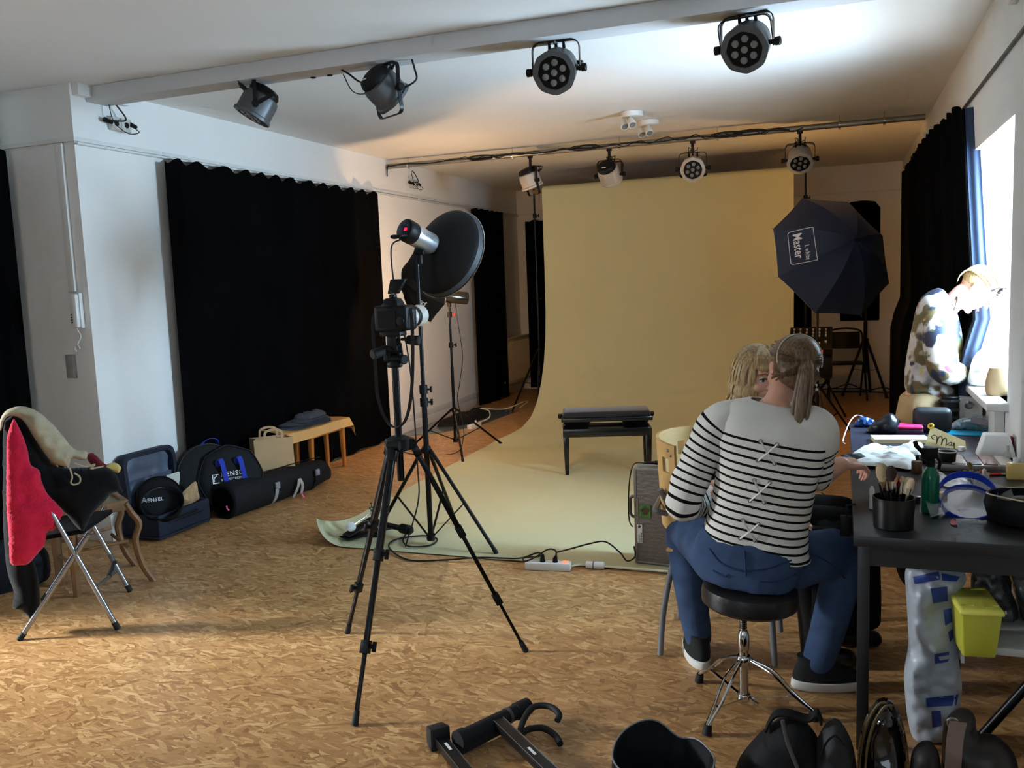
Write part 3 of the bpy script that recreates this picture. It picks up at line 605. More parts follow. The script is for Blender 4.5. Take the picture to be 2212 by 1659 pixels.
for i in range(4):
    a, b = c4[i], c4[(i + 1) % 4]; x = MB(); x.bar(a, b, .036, .055); x.build('seat_rail', oldwood, t, world=True, bevel=.005)
    x = MB(); z = (.24, .2, .24, .17)[i]; k = V((0, 0, -.44 + z)); x.tube([a + k, b + k], .009, 8); x.build('stretcher', oldwood, t, world=True)
x = MB(); x.add([p + up * .018 for p in c4] + [p - up * .012 for p in c4], [(0, 1, 2, 3), (7, 6, 5, 4), (0, 4, 5, 1), (1, 5, 6, 2), (2, 6, 7, 3), (3, 7, 4, 0)]); x.build('rush_seat', mat('rush', (134, 126, 104), .85, var=.2, vscale=30), t, world=True, bevel=.01)
x = MB(); n = V((0, 0, 1))
for f in (F1, F2): x.tube([f + up * .44, f - ax * .05 + up * .7, f - ax * .09 + up * .88], .016, 8)
x.bar(F1 - ax * .08 + up * .84, F2 - ax * .08 + up * .84, .02, .07); x.bar(F1 - ax * .05 + up * .66, F2 - ax * .05 + up * .66, .018, .05); x.build('backrest', oldwood, t, world=True)
# ---- suitcase with open lid
nav = mat('navy_nylon', (30, 36, 50), .7, bump=.15, bscale=300, spec=.3); blk_nylon = mat('black_nylon', (13, 14, 17), .75, bump=.12, bscale=260, spec=.3)
t = thing('suitcase', 'dark blue soft suitcase standing open against the wall', 'suitcase', (-4.18, 4.47, 0))
x = MB(); h, th = .17, .02; X0, X1, Y0, Y1 = -4.335, -4.03, 4.25, 4.73
x.b2((X0, Y0, .012), (X1, Y1, .03)); x.b2((X1 - th, Y0, .03), (X1, Y1, h)); x.b2((X0, Y0, .03), (X0 + th, Y1, h)); x.b2((X0 + th, Y0, .03), (X1 - th, Y0 + th, h)); x.b2((X0 + th, Y1 - th, .03), (X1 - th, Y1, h)); x.build('lower_shell', nav, t, world=True, bevel=.012, seg=3)
for q in (Y0 + .06, Y1 - .06): x = MB(); x.cyl((X1 - .05, q - .012, .018), (X1 - .05, q + .012, .018), .018, n=12); x.build('wheel', rubber, t, world=True)
x = MB(); x.tube(smooth_path([(X1, 4.40, .125), (X1 + .022, 4.41, .128), (X1 + .022, 4.57, .128), (X1, 4.58, .125)], 5), .008, 8); x.build('side_handle', blk_nylon, t, world=True)
x = MB(); x.b2((X1, 4.33, .1), (X1 + .004, 4.66, .105)); x.build('zip_pocket', blk, t, world=True)
lid = MB(); m = M4.Translation((X0 + .005, 4.25, .175)) @ M4.Rotation(R(-4), 4, 'Y') @ M4(((0, 0, 1, 0), (1, 0, 0, 0), (0, 1, 0, 0), (0, 0, 0, 1)))
ol = [(0, 0), (.46, 0), (.47, .3), (.455, .345), (.42, .365), (.05, .365), (.012, .345), (0, .3)]
il = [(.03, .02), (.435, .02), (.44, .29), (.42, .325), (.39, .335), (.08, .335), (.045, .325), (.03, .29)]
k = len(ol); vs = [m @ V((a, b, 0)) for a, b in ol] + [m @ V((a, b, .075)) for a, b in ol] + [m @ V((a, b, .075)) for a, b in il] + [m @ V((a, b, .02)) for a, b in il]
fs = [tuple(range(k - 1, -1, -1))] + [(i, (i + 1) % k, k + (i + 1) % k, k + i) for i in range(k)] + [(k + i, k + (i + 1) % k, 2 * k + (i + 1) % k, 2 * k + i) for i in range(k)] + [(2 * k + i, 2 * k + (i + 1) % k, 3 * k + (i + 1) % k, 3 * k + i) for i in range(k)]
lid.add(vs, fs); lo = lid.build('lid', nav, t, world=True, bevel=.005)
x = MB(); x.sheet(lambda u, v: m @ V((.03 + .41 * u, .02 + .315 * v, .026 + .02 * noise.noise(V((u * 5, v * 4, 1))))), 24, 18); x.build('lining', mat('grey_lining', (84, 92, 108), .45, bump=.2, bscale=30), lo, world=True, thick=.004)
x = MB(); x.sheet(lambda u, v: m @ V((.03 + .41 * u, .02 + .17 * v, .045 + .012 * noise.noise(V((u * 6, v * 4, 7))))), 20, 10); x.build('mesh_pocket', mat('pocket_net', (70, 78, 94), .5), lo, world=True, thick=.003)
white_print = mat('white_print', (225, 226, 228), .6)
# round bag in the suitcase
def disc_bag(name, label, C, nrm, r, th, m, sides=0, flat=None):
    t = thing(name, label, 'bag', C); mm = aim((0, 0, 0), nrm)
    prof = [(r * .55, -th / 2), (r * .93, -th / 2 + .004), (r, -th * .32), (r * 1.0, th * .32), (r * .93, th / 2 - .004), (r * .8, th / 2 + .006), (r * .3, th / 2 + .012)]
    sc_ = (lambda a: 1 - .045 * abs(sin(sides * a / 2)) ** 1) if sides else None
    x = MB(); x.lathe(prof, mm, 48, scal=sc_); x.build('body', m, t, smooth=50, relax=2)
    x = MB(); x.tube([mm @ V((r * .955 * cos(a) * (sc_(a) if sc_ else 1), r * .955 * sin(a) * (sc_(a) if sc_ else 1), th / 2 - .004)) for a in [2 * pi * i / 48 for i in range(48)]], .004, 6, closed=True); x.build('piping', blk, t)
    return t, mm
t, mm = disc_bag('round_bag', 'black round lamp bag with white lettering in the open suitcase', (-4.17, 4.42, .235), (.7, -.62, .5), .145, .09, blk_nylon)
text_mb('HENSEL', .034, mm @ M4.Translation((-.105, -.03, .058)), bold=.012, spacing=1.1).build('lettering', white_print, t, smooth=0)
t = thing('lamp_reflector', 'black bowl reflector with silver rim lying in the open suitcase', 'reflector', (-4.08, 4.35, .215))
mm = aim((0, 0, 0), (.42, -.52, .74)); x = MB(); x.lathe([(.05, -.075), (.1, -.06), (.125, -.01), (.13, .03), (.127, .03), (.12, -.01), (.095, -.055), (.045, -.07)], mm, 32, cap=False); x.build('bowl', blk, t)
x = MB(); x.lathe([(.1265, .03), (.118, -.012)], mm, 32, cap=False); x.build('silver_inside', chrome, t, thick=.001)
x = MB(); x.tube([mm @ V((.129 * cos(a), .129 * sin(a), .03)) for a in [2 * pi * i / 40 for i in range(40)]], .0045, 6, closed=True); x.build('rim', blk, t)
kraft = mat('kraft_paper', (182, 150, 112), .8, var=.06, vscale=6, bump=.15, bscale=18, spec=.25)
x = MB(); pillow(x, [V((-4.10 - .05 * v, 4.50 + u, .16 + v * 1.0)) for u, v in ((0, 0), (.02, .06), (.1, .10), (.2, .13), (.21, .06), (.2, .0))], (.8, -.5, .2), .03, 2, .02, 14); tag(x.build('crumpled_bag', kraft, smooth=30), 'crumpled kraft paper bag stuffed in the suitcase', 'paper bag')
x = MB(); pillow(x, [V((-4.25, 4.6 + u, .18 + v)) for u, v in ((0, 0), (-.01, .17), (.14, .17), (.15, 0))], (.9, -.4, .1), .012, 2, .008, 10, sm=0); tag(x.build('white_folder', mat('offwhite_card', (196, 194, 184), .7), smooth=40), 'off-white card folder standing in the back of the suitcase', 'folder')
# ---- big round bags with blue straps
blue_web = mat('blue_webbing', (24, 52, 170), .7, bump=.2, bscale=200)
n1 = V((.80, -.56, .22)).normalized()
t, mm = disc_bag('round_equipment_bag', 'big round black bag with blue straps and white lettering leaning on curtain', (-4.07, 5.0, .25), n1, .24, .11, blk_nylon, sides=8)
for ox in (-.075, .055):
    x = MB(); P_ = [mm @ V((ox + dx, y + .045, z)) for dx, y, z in ((-.005, .04, .062), (-.012, .075, .085), (.0, .09, .10), (.012, .06, .105), (.022, .0, .09), (.035, -.07, .072), (.04, -.1, .064))]
    x.ribbon(smooth_path(P_, 4), (mm.to_3x3() @ V((.032, .008, 0))), .003); x.build('strap', blue_web, t, smooth=60)
text_mb('HENSEL', .046, mm @ M4.Translation((-.075, .01, .068)), bold=.014, spacing=1.15).build('lettering', white_print, t, smooth=0)
text_mb('STUDIOTECHNIK', .021, mm @ M4.Translation((-.075, -.017, .068)), bold=.01, spacing=1.1).build('lettering', white_print, t, smooth=0)
x = MB(); q = [(-.135, -.125), (-.135, -.06), (-.09, -.06), (-.09, -.066), (-.129, -.066), (-.129, -.119), (-.09, -.119), (-.09, -.125)]; x.prism(q, .001, mm @ M4.Translation((0, .095, .068))); q = [(-.126, -.112), (-.121, -.112), (-.121, -.09), (-.098, -.07), (-.108, -.07), (-.121, -.082), (-.121, -.072), (-.126, -.072)]; x.prism(q, .001, mm @ M4.Translation((0, .095, .068))); x.build('logo', white_print, t, smooth=0)
x = MB(); x.tube(smooth_path([mm @ V((a, b, .07)) for a, b in ((.07, -.15), (.09, -.1), (.12, -.085), (.145, -.1), (.16, -.14))]), .006, 6, flat=.5); x.build('grey_loop', mat('grey_webbing', (150, 146, 140), .7), t)
t, mm = disc_bag('round_equipment_bag', 'second big round black bag with blue top handle half hidden behind the first', (-4.165, 4.9, .27), (.88, -.42, .22), .245, .05, blk_nylon)
x = MB(); x.ribbon(smooth_path([mm @ V(p) for p in ((-.03, .22, 0), (0, .25, .01), (.05, .268, .01), (.1, .25, .01), (.11, .2, 0))], 4), (mm.to_3x3() @ V((0, 0, .04))), .003); x.build('handle', blue_web, t, smooth=60)
# ---- kraft shopping bag
t = thing('paper_bag', 'brown kraft paper carrier bag with flat handles', 'paper bag', (-4.06, 5.5, 0), rz=50)
W_, D_, H_ = .29, .15, .45
def bag_pt(u, v, side):
    return None
x = MB(); pts0 = [(-W_ / 2, -D_ / 2), (W_ / 2, -D_ / 2), (W_ / 2, 0), (W_ / 2, D_ / 2), (-W_ / 2, D_ / 2), (-W_ / 2, 0)]
top = [(-W_ / 2 - .005, -D_ / 2), (W_ / 2, -D_ / 2 - .005), (W_ / 2 - .03, 0), (W_ / 2 + .005, D_ / 2), (-W_ / 2, D_ / 2 + .005), (-W_ / 2 + .03, 0)]
rings = []
for k in range(9):
    v = k / 8; rings.append([V((a[0] * (1 - v) + b[0] * v + .005 * noise.noise(V((i, v * 3, 1))), a[1] * (1 - v) + b[1] * v + .005 * noise.noise(V((i, v * 3, 5))), .001 + H_ * v)) for i, (a, b) in enumerate(zip(pts0, top))])
x.loft(rings, cap=False); x.add(rings[0], [tuple(range(6))]); x.build('bag_body', kraft, t, smooth=25, thick=.0016)
for y, d in ((-D_ / 2, -1), (D_ / 2, 1)):
    x = MB(); P_ = [(-.065, y, H_ - .05), (-.065, y, H_ + .03), (-.055, y, H_ + .055), (-.02, y, H_ + .068), (.02, y, H_ + .068), (.055, y, H_ + .055), (.065, y, H_ + .03), (.065, y, H_ - .05)]
    x.ribbon(smooth_path(P_, 4), V((0, .0, 0)) + V((.0, .0, 0)) or .016, .002, up=(0, 1, 0)) if False else x.ribbon(smooth_path(P_, 4), .018, .002, up=(0, 1, 0)); x.build('handle', kraft, t, smooth=40)
# ---- small table with paper
orange_wood = mat('orange_beech', (184, 112, 46), .5, var=.12, vscale=10, aniso=(6, 6, 1))
t = thing('wooden_stool', 'orange beech side stool covered with brown packing paper', 'stool', (-4.17, 6.31, 0))
for X_, Y_ in ((-4.09, 6.56), (-4.09, 6.06), (-4.245, 6.54), (-4.245, 6.08)):
    x = MB(); e = .016; x.loft([[V((X_ + a * .013, Y_ + b * .013, .001)) for a, b in ((-1, -1), (1, -1), (1, 1), (-1, 1))], [V((X_ - .0 + a * .021, Y_ + (-.02 if Y_ > 6.3 else .02) * .5 + b * .021, .40)) for a, b in ((-1, -1), (1, -1), (1, 1), (-1, 1))]]); x.build('leg', orange_wood, t, world=True, bevel=.003)
x = MB(); x.b2((-4.255, 6.07, .34), (-4.235, 6.55, .4)); x.b2((-4.105, 6.07, .33), (-4.085, 6.55, .4)); x.b2((-4.25, 6.05, .34), (-4.09, 6.07, .4)); x.b2((-4.25, 6.54, .34), (-4.09, 6.56, .4)); x.build('apron', orange_wood, t, world=True, bevel=.002)
x = MB(); x.b2((-4.262, 6.0, .4), (-4.06, 6.62, .425)); x.build('seat_board', orange_wood, t, world=True, bevel=.005)
def pap(u, v):
    X_ = -4.268 + .29 * u; Y_ = 5.66 + 1.04 * v; z = .43 + .006 * noise.noise(V((u * 3, v * 5, 2)))
    if X_ > -4.055: z -= (X_ + 4.055) * .9; X_ = -4.055 + (X_ + 4.055) * .5
    if Y_ > 6.63: z -= (Y_ - 6.63) * 1.4; Y_ = 6.63 + (Y_ - 6.63) * .3
    if Y_ < 6.0: z += (6.0 - Y_) * .12 - .04 * u * (6.0 - Y_) * 3
    return V((X_, Y_, z))
x = MB(); x.sheet(pap, 16, 30); tag(x.build('packing_paper', mat('glossy_kraft', (204, 158, 98), .45, var=.05, bump=.2, bscale=16), thick=.002, smooth=40), 'glossy brown packing paper sheet spread over the beech stool', 'paper')
grey_cloth = mat('charcoal_cloth', (66, 69, 78), .85, bump=.25, bscale=45, var=.15, vscale=8)
t = thing('folded_cloth', 'folded charcoal grey cloth lying on the packing paper', 'cloth', (-4.16, 6.1, .44))
for k in range(4):
    x = MB(); z = .005 + k * .014; L_ = .27 - .02 * k
    pillow(x, [V((a, b + .02 * (k % 2), z)) for a, b in ((-.09, -L_ * (1.1 if k < 3 else .75)), (.085, -L_ * .9), (.095, 0), (.09, L_), (-.08, L_ * 1.02), (-.095, 0))], (0, 0, 1), .014, 2, .012 if k == 3 else .004, 12, seed=k); x.build('fold', grey_cloth, t, smooth=50)
x = MB(); pillow(x, [V((a, b, .062)) for a, b in ((-.07, -.05), (.07, -.02), (.08, .12), (.05, .26), (-.07, .27), (-.08, .1))], (0, 0, 1), .035, 2, .03, 14); x.build('crumple', grey_cloth, t, smooth=50)
# ---- long black bag
t = thing('long_gear_bag', 'long black nylon stand bag with grey straps lying on the floor', 'bag', (-3.95, 5.3, 0))
Pa, Pb = V((-4.0, 4.83, .12)), V((-3.9, 5.98, .118)); d = (Pb - Pa).normalized(); side = V((0, 0, 1)).cross(d).normalized()
secs = []
for u, w_, h_, dz in ((0, .108, .115, 0), (.01, .118, .122, 0), (.1, .12, .122, .0), (.35, .115, .12, 0), (.6, .112, .115, 0), (.72, .105, .108, 0), (.85, .1, .1, .012), (.94, .085, .085, .024), (.985, .06, .06, .02), (1, .02, .02, .01)):
    c = Pa.lerp(Pb, u); secs.append([c + side * w_ * (abs(cos(a)) ** .8 * (1 if cos(a) > 0 else -1)) + V((0, 0, 1)) * (h_ * (abs(sin(a)) ** .8 * (1 if sin(a) > 0 else -1)) + dz + .005 * noise.noise(V((u * 9, a, 0))) - (.12 - h_) * .9) for a in [2 * pi * i / 28 for i in range(28)]])
x = MB(); x.loft(secs); x.build('body', blk_nylon, t, world=True, smooth=60)
x = MB(); c = Pa - d * .004; x.ball(c, (.1, .012, .1), m=M4((side, d, V((0, 0, 1)))).transposed(), nu=20); x.build('dark_mouth', mat('black_fleece', (8, 8, 9), 1, spec=0), t, world=True)
grey_web = MATS['grey_webbing']
for u in (.36, .76):
    c = Pa.lerp(Pb, u); x = MB(); P_ = [c + side * -.121 * cos(R(a)) + V((0, 0, .123 * sin(R(a)))) for a in range(-75, 30, 10)]; P_ = [Pa.lerp(Pb, u) + side * (-1) * .0 + (q - c) for q in P_]
    P_ = [c - side * (.122 * cos(R(a))) + V((0, 0, .126 * sin(R(a)) )) for a in range(-85, 20, 8)]
    x.ribbon(P_, d * .035, .004); x.build('strap', grey_web if u < .5 else blk_nylon, t, world=True, smooth=60)
    x = MB(); q = c - side * .128 + V((0, 0, .03)); x.box(q, (.018, .045, .05), M4.Rotation(math.atan2(d.y, d.x) - pi / 2, 3, 'Z')); x.build('buckle', mat('grey_buckle', (120, 124, 130), .4), t, world=True, bevel=.005)
c = Pa.lerp(Pb, .56); x = MB(); P_ = [c - side * .124 + V((0, 0, -.1)) - d * .06, c - side * .15 + V((0, 0, -.02)) - d * .03, c - side * .14 + V((0, 0, .03)), c - side * .15 + V((0, 0, -.02)) + d * .02, c - side * .135 + V((0, 0, -.085)) + d * .02]
x.ribbon(smooth_path(P_, 5), d * .03, .003); x.build('strap', grey_web, t, world=True, smooth=60)
pink = mat('pink_ribbon', (230, 90, 150), .6)
for q0 in (c - side * .14 + V((0, 0, -.085)) + d * .02, Pa - side * .05 + V((0, 0, -.02)) - d * .02):
    x = MB(); x.tube(smooth_path([q0, q0 + V((.01, -.01, -.015)), q0 - side * .02 + V((0, .0, -.03))]), .005, 6, flat=.4); x.tube(smooth_path([q0, q0 + d * .015 + V((0, 0, -.02)), q0 + d * .01 - side * .01 + V((0, 0, -.03))]), .005, 6, flat=.4); x.build('pink_ribbon', pink, t, world=True)
x = MB(); pts = smooth_path([Pa + V((0, 0, .121)) + d * .05 - side * .03, Pa + d * .5 + V((0, 0, .125)) - side * .03, Pb - d * .3 + V((0, 0, .122)) - side * .03, Pb - d * .12 + V((0, 0, .115)) - side * .04]); x.tube(pts, .004, 6); x.build('zip', blk, t, world=True)
# ================================================================ MIDDLE: tripod, lights, bench, case
UP = V((0, 0, 1))
alu_blk = mat('black_anodised', (10, 10, 12), .34, .5); lens_white = mat('lens_offwhite', (206, 202, 188), .4); warm_w = (1, .50, .15)
# ---- camera tripod
tc_ = V((-1.65, 3.06, 0)); feet = (V((-1.62, 2.56, 0)), V((-1.24, 3.32, 0)), V((-2.09, 3.29, 0)))
t = thing('camera_tripod', 'black three-legged camera tripod with pan handles', 'tripod', tc_)
for f in feet:
    o = (f - tc_).normalized(); a = tc_ + o * .05 + UP * .93; d = (f - a); L = d.length
    x = MB(); x.bar(a, a + d * .42, .026, .022, up=o); x.bar(a + d * .02, a + d * .06, .04, .03, up=o); lg = x.build('leg', alu_blk, t, world=True, bevel=.003)
    x = MB(); x.bar(a + d * .4, a + d * .74, .02, .017, up=o); x.build('middle_section', alu_blk, lg, world=True, bevel=.002)
    x = MB(); x.bar(a + d * .73, a + d * .975, .015, .013, up=o); x.build('lower_section', alu_blk, lg, world=True, bevel=.002)
    x = MB(); x.tube([a + d * .95, f + UP * .001], .012, 10, rs=[.011, .0135]); x.build('rubber_foot', rubber, lg, world=True)
    for k in (.41, .735):
        x = MB(); x.bar(a + d * (k - .02), a + d * (k + .025), .033, .03, up=o); q = a + d * k; sd = o.cross(UP).normalized(); x.cyl(q, q - sd * .035, .009, n=8); x.bar(q - sd * .034 - d * .018, q - sd * .034 + d * .018, .012, .014, up=sd); x.build('leg_clamp', blk, lg, world=True, bevel=.002)
    x = MB(); x.cyl(a - o.cross(UP) * .025, a + o.cross(UP) * .025, .018, n=12); x.build('hinge', blk, t, world=True)
x = MB(); x.lathe([(.03, .9), (.045, .905), (.048, .95), (.03, .96)], M4.Translation(tc_), 20); x.build('spider', blk, t, world=True)
x = MB(); x.cyl(tc_ + UP * .78, tc_ + UP * 1.25, .0145, n=16); x.build('centre_column', alu_blk, t, world=True)
R3 = V((.88, .47, 0)); F3_ = V((-.47, .88, 0))
hd = MB(); hd.lathe([(.03, 1.235), (.032, 1.25), (.026, 1.265)], M4.Translation(tc_), 18); hd.cyl(tc_ + UP * 1.268 - R3 * .03, tc_ + UP * 1.268 + R3 * .035, .022, n=14); hd.bar(tc_ + UP * 1.26 - R3 * .025, tc_ + UP * 1.32 - R3 * .02, .03, .03); hd.bar(tc_ + UP * 1.27 + R3 * .02, tc_ + UP * 1.33 + R3 * .015, .025, .03); hd.cyl(tc_ + UP * 1.305 - R3 * .045, tc_ + UP * 1.305 + R3 * .03, .02, n=14); hd.bar(tc_ + UP * 1.3, tc_ + UP * 1.36, .045, .04); hd.build('pan_head', blk, t, world=True, bevel=.004)
x = MB(); x.box(tc_ + UP * 1.368, (.09, .06, .018), M4.Rotation(R(0), 3, 'Z')); x.build('quick_release_plate', blk, t, world=True, bevel=.004)
for a, b in ((tc_ + UP * 1.345 + R3 * .03, tc_ + UP * 1.338 + R3 * .1 - F3_ * .03), (tc_ + UP * 1.31 - R3 * .02, tc_ + UP * 1.292 - R3 * .085 - F3_ * .05), (tc_ + UP * 1.268 + R3 * .02, tc_ + UP * 1.266 + R3 * .04 - F3_ * .03)):
    d = (b - a).normalized(); x = MB(); x.cyl(a, a + d * .03, .006, n=8); x.tube([a + d * .025, a + d * .03, b - d * .004, b], .018, 14, rs=[.014, .018, .02, .016]); x.build('pan_handle', rubber, t, world=True)
# ---- camera with white tele lens on it
cdir = V((.06, .995, .02)).normalized(); crt = cdir.cross(UP).normalized(); C0 = tc_ + UP * 1.43
t = thing('photo_camera', 'black camera with off-white telephoto lens and flash trigger on tripod', 'camera', tc_ + UP * 1.378)
mm = M4((crt, cdir, UP)).transposed().to_4x4(); mm.translation = C0 + crt * .01
def cb(b, c, d): 
    m0 = b.mx; b.mx = mm; b.box(c, d); b.mx = m0
x = MB(); cb(x, (0, -.01, 0), (.145, .06, .1)); cb(x, (.06, .02, -.005), (.035, .05, .09)); x.build('camera_body', blk, t, world=True, bevel=.012, seg=3)
x = MB(); x.mx = mm; x.loft([[V((sx * .04, y, .045)) for sx, y in ((-1, -.04), (1, -.04), (1, .03), (-1, .03))], [V((sx * .026, y, .078)) for sx, y in ((-1, -.03), (1, -.03), (1, .02), (-1, .02))]]); x.build('prism_housing', blk, t, world=True, bevel=.008)
x = MB(); x.mx = mm; x.b2((-.05, -.043, -.035), (.03, -.04, .03)); x.build('rear_screen', mat('screen_glass', (8, 8, 10), .12), t, world=True, smooth=0)
x = MB(); x.mx = mm; x.lathe([(.017, 0), (.017, .004), (.008, .005)], aim((.05, -.04, -.01), (0, -1, 0)), 16); x.build('control_dial', blk, t, world=True)
la = aim(C0 + crt * .01 + cdir * .02 - UP * .004, cdir)
x = MB(); x.lathe([(.036, 0), (.038, .02), (.038, .06), (.042, .065), (.042, .10)], la, 28); x.build('lens_barrel', lens_white, t, world=True)
x = MB(); x.lathe([(.0425, .1), (.0435, .102), (.0435, .125), (.0425, .127)], la, 28); x.build('zoom_ring', blk, t, world=True)
x = MB(); x.lathe([(.042, .126), (.0425, .15), (.044, .175), (.041, .177), (.038, .16)], la, 28); x.build('lens_front', lens_white, t, world=True)
x = MB(); x.mx = mm; q = M4.Translation((0, -.005, .078)); x.b2((-.012, -.015, .078), (.012, .01, .093)); x.loft([[V((sx * .022 + .0, y, .094)) for sx, y in ((-1, -.01), (1, -.01), (1, .012), (-1, .012))], [V((sx * .035 + .012, y, .15)) for sx, y in ((-1, .018), (1, .018), (1, .04), (-1, .04))]]); x.build('flash_trigger', blk, t, world=True, bevel=.004)
x = MB(); P_ = [mm @ V(p) for p in ((-.074, -.01, .03), (-.09, -.02, -.02), (-.088, -.02, -.2), (-.08, -.03, -.3), (-.05, -.04, -.38), (0, -.05, -.425), (.05, -.045, -.4), (.075, -.03, -.3), (.085, -.02, -.15), (.085, -.012, -.02), (.075, -.005, .035))]
x.ribbon(smooth_path(P_, 6), V((.012, .006, 0)), .003); x.build('neck_strap', mat('strap_black_red', (26, 18, 20), .7), t, world=True, smooth=60)
# ---- light stand builder
def light_stand(name, label, c, feet, hub, base, top, r=.0125, m=None, cat='light stand', clamps=(), group=None):
    m = m or alu_blk; c = V((c[0], c[1], 0)); t = thing(name, label, cat, c, group=group)
    x = MB(); x.cyl(c + UP * (base - .02), c + UP * (base + (top - base) * .55), r * 1.15, n=14); x.build('lower_tube', m, t, world=True)
    x = MB(); x.cyl(c + UP * (base + (top - base) * .5), c + UP * top, r * .85, n=14); x.build('upper_tube', m, t, world=True)
    x = MB(); x.cyl(c + UP * (hub - .02), c + UP * (hub + .02), r * 1.9, n=14); x.build('leg_collar', blk, t, world=True)
    x = MB(); x.cyl(c + UP * (base - .025), c + UP * (base + .015), r * 1.8, n=14); x.build('brace_collar', blk, t, world=True)
    for f in feet:
        f = V((f[0], f[1], .008)); o = V((f.x - c.x, f.y - c.y, 0)).normalized(); a = c + o * .028 + UP * hub
        x = MB(); x.tube([a, f], r * .8, 10); lg = x.build('leg', m, t, world=True)
        x = MB(); d = (a - f).normalized(); x.tube([f - UP * .006, f + d * .03], r * 1.0, 10); x.build('foot_cap', rubber, lg, world=True)
        k = .52; q = a.lerp(f, k); x = MB(); x.bar(c + o * .02 + UP * base, q, .012, .006); x.build('brace', m, t, world=True)
    for z, col in clamps:
        x = MB(); x.cyl(c + UP * (z - .025), c + UP * (z + .025), r * 1.7, n=14); cl = x.build('tube_clamp', blk, t, world=True)
        x = MB(); o = V((.85, .3, 0)).normalized(); x.cyl(c + UP * z + o * r, c + UP * z + o * (.045), .006, n=8); x.bar(c + UP * (z - .018) + o * .045, c + UP * (z + .018) + o * .045, .01, .018); x.build('clamp_knob', col or blk, cl, world=True, bevel=.003)
    return t
c1 = V((-2.30, 4.60, 0))
light_stand('light_stand', 'heavy black light stand carrying the silver studio flash', c1, ((-1.85, 4.53), (-2.72, 4.66), (-2.34, 5.06)), .585, .06, 1.72, r=.014, clamps=((.87, None), (.945, None)))
# ---- studio flash with beauty dish
dd = V((.30, .88, -.37)).normalized(); S0 = pD(905, 513, c1 + UP * 1.7)
t = thing('studio_flash', 'silver studio flash with red display and big black beauty dish', 'studio flash', S0)
fm = aim((0, 0, 0), dd); alu_s = mat('brushed_silver', (186, 187, 188), .32, .85, aniso=(1, 1, 30), var=.06, vscale=30)
x = MB(); x.lathe([(.062, -.06), (.063, -.05), (.063, .10), (.058, .115)], fm, 32); x.build('flash_housing', alu_s, t)
x = MB(); x.lathe([(.05, -.125), (.06, -.122), (.0655, -.11), (.0655, -.055), (.063, -.05)], fm, 32); x.build('rear_housing', blk, t)
x = MB(); x.lathe([(.052, -.128), (.05, -.1295)], fm, 28); x.build('control_panel', mat('panel_navy', (14, 14, 44), .3), t)
x = MB(); px_ = fm @ M4.Translation((-.02, -.012, -.1298)) @ M4.Rotation(pi, 4, 'Y'); text_mb('58', .022, px_ @ M4.Translation((-.012, 0, 0)), bold=.02).build('red_display', mat('red_led', (40, 0, 4), .4, emit=(255, 20, 50), estr=6), t, smooth=0)
for k in range(5): x = MB(); x.mx = fm; x.b2((-.03 + k * .013, .02, -.1315), (-.022 + k * .013, .026, -.129)); x.build('panel_button', mat('panel_grey', (70, 72, 90), .5), t, smooth=0)
x = MB(); x.mx = fm; x.tube(smooth_path([(.03, -.04, -.12), (.035, -.06, -.165), (.012, -.072, -.175), (-.012, -.072, -.175), (-.035, -.06, -.165), (-.03, -.04, -.12)]), .009, 10); x.build('grip_handle', blk, t)
text_mb('HENSEL', .03, None, fn=lambda p: fm @ V((-.0636 * cos(p.y / .0636 - .0), .0636 * sin(p.y / .0636 - .0), -.03 + p.x * 1.0)), bold=.005, spacing=1.05).build('lettering', mat('grey_print', (110, 112, 116), .5), t, smooth=0)
x = MB(); sw = S0 * 0; dn = V((0, 0, -1)); x.bar(V((0, 0, -.05)), V((0, 0, -.1)), .03, .025); x.cyl(V((-.03, 0, -.085)), V((.03, 0, -.085)), .016, n=10); x.lathe([(.016, -.1), (.018, -.15), (.014, -.155)], None, 14); x.build('tilt_bracket', blk, t, bevel=.002)
prof = [(.056, .112), (.10, .118), (.16, .145), (.215, .18), (.245, .205), (.262, .22), (.268, .255), (.272, .262)]
x = MB(); x.lathe(prof, fm, 56, cap=False); x.build('beauty_dish', mat('dish_black', (14, 14, 15), .6, spec=.3), t, thick=.003)
x = MB(); x.lathe([(.264, .222), (.2695, .256)], fm, 56, cap=False); x.build('dish_band', mat('dish_band_grey', (44, 46, 49), .6), t, thick=.004)
x = MB(); x.tube([fm @ V((.273 * cos(a), .273 * sin(a), .264)) for a in [2 * pi * i / 56 for i in range(56)]], .0035, 6, closed=True); x.build('dish_rim', chrome, t)
x = MB(); x.lathe([(r_ - .006, z_ + .004) for r_, z_ in prof[:-1]], fm, 56, cap=False); x.build('dish_inside', mat('matte_white', (235, 234, 230), .7), t)
x = MB(); x.lathe([(.02, .13), (.03, .17), (.02, .2)], fm, 16); x.build('modelling_lamp', mat('halogen_glow', (255, 220, 160), .4, emit=(255, 200, 130), estr=6), t)
lo_ = area('modelling_light_dish', S0 + dd * .215, dd, .36, .36, 17, warm_w, 170, 'DISK')
cable('black flash cable hanging from the studio flash down to the floor', [S0 + fm.to_3x3() @ V((-.0, -.0, 0)) + V((-.09, -.06, -.01)), S0 + V((-.125, -.11, -.06)), S0 + V((-.12, -.1, -.3)), S0 + V((-.09, -.08, -.52)), c1 + V((-.06, -.03, 1.0)), c1 + V((-.05, -.03, .5)), c1 + V((-.02, -.1, .3)), c1 + V((-.1, -.12, .05)), c1 + V((-.12, -.1, .02))], .0045, n=8)
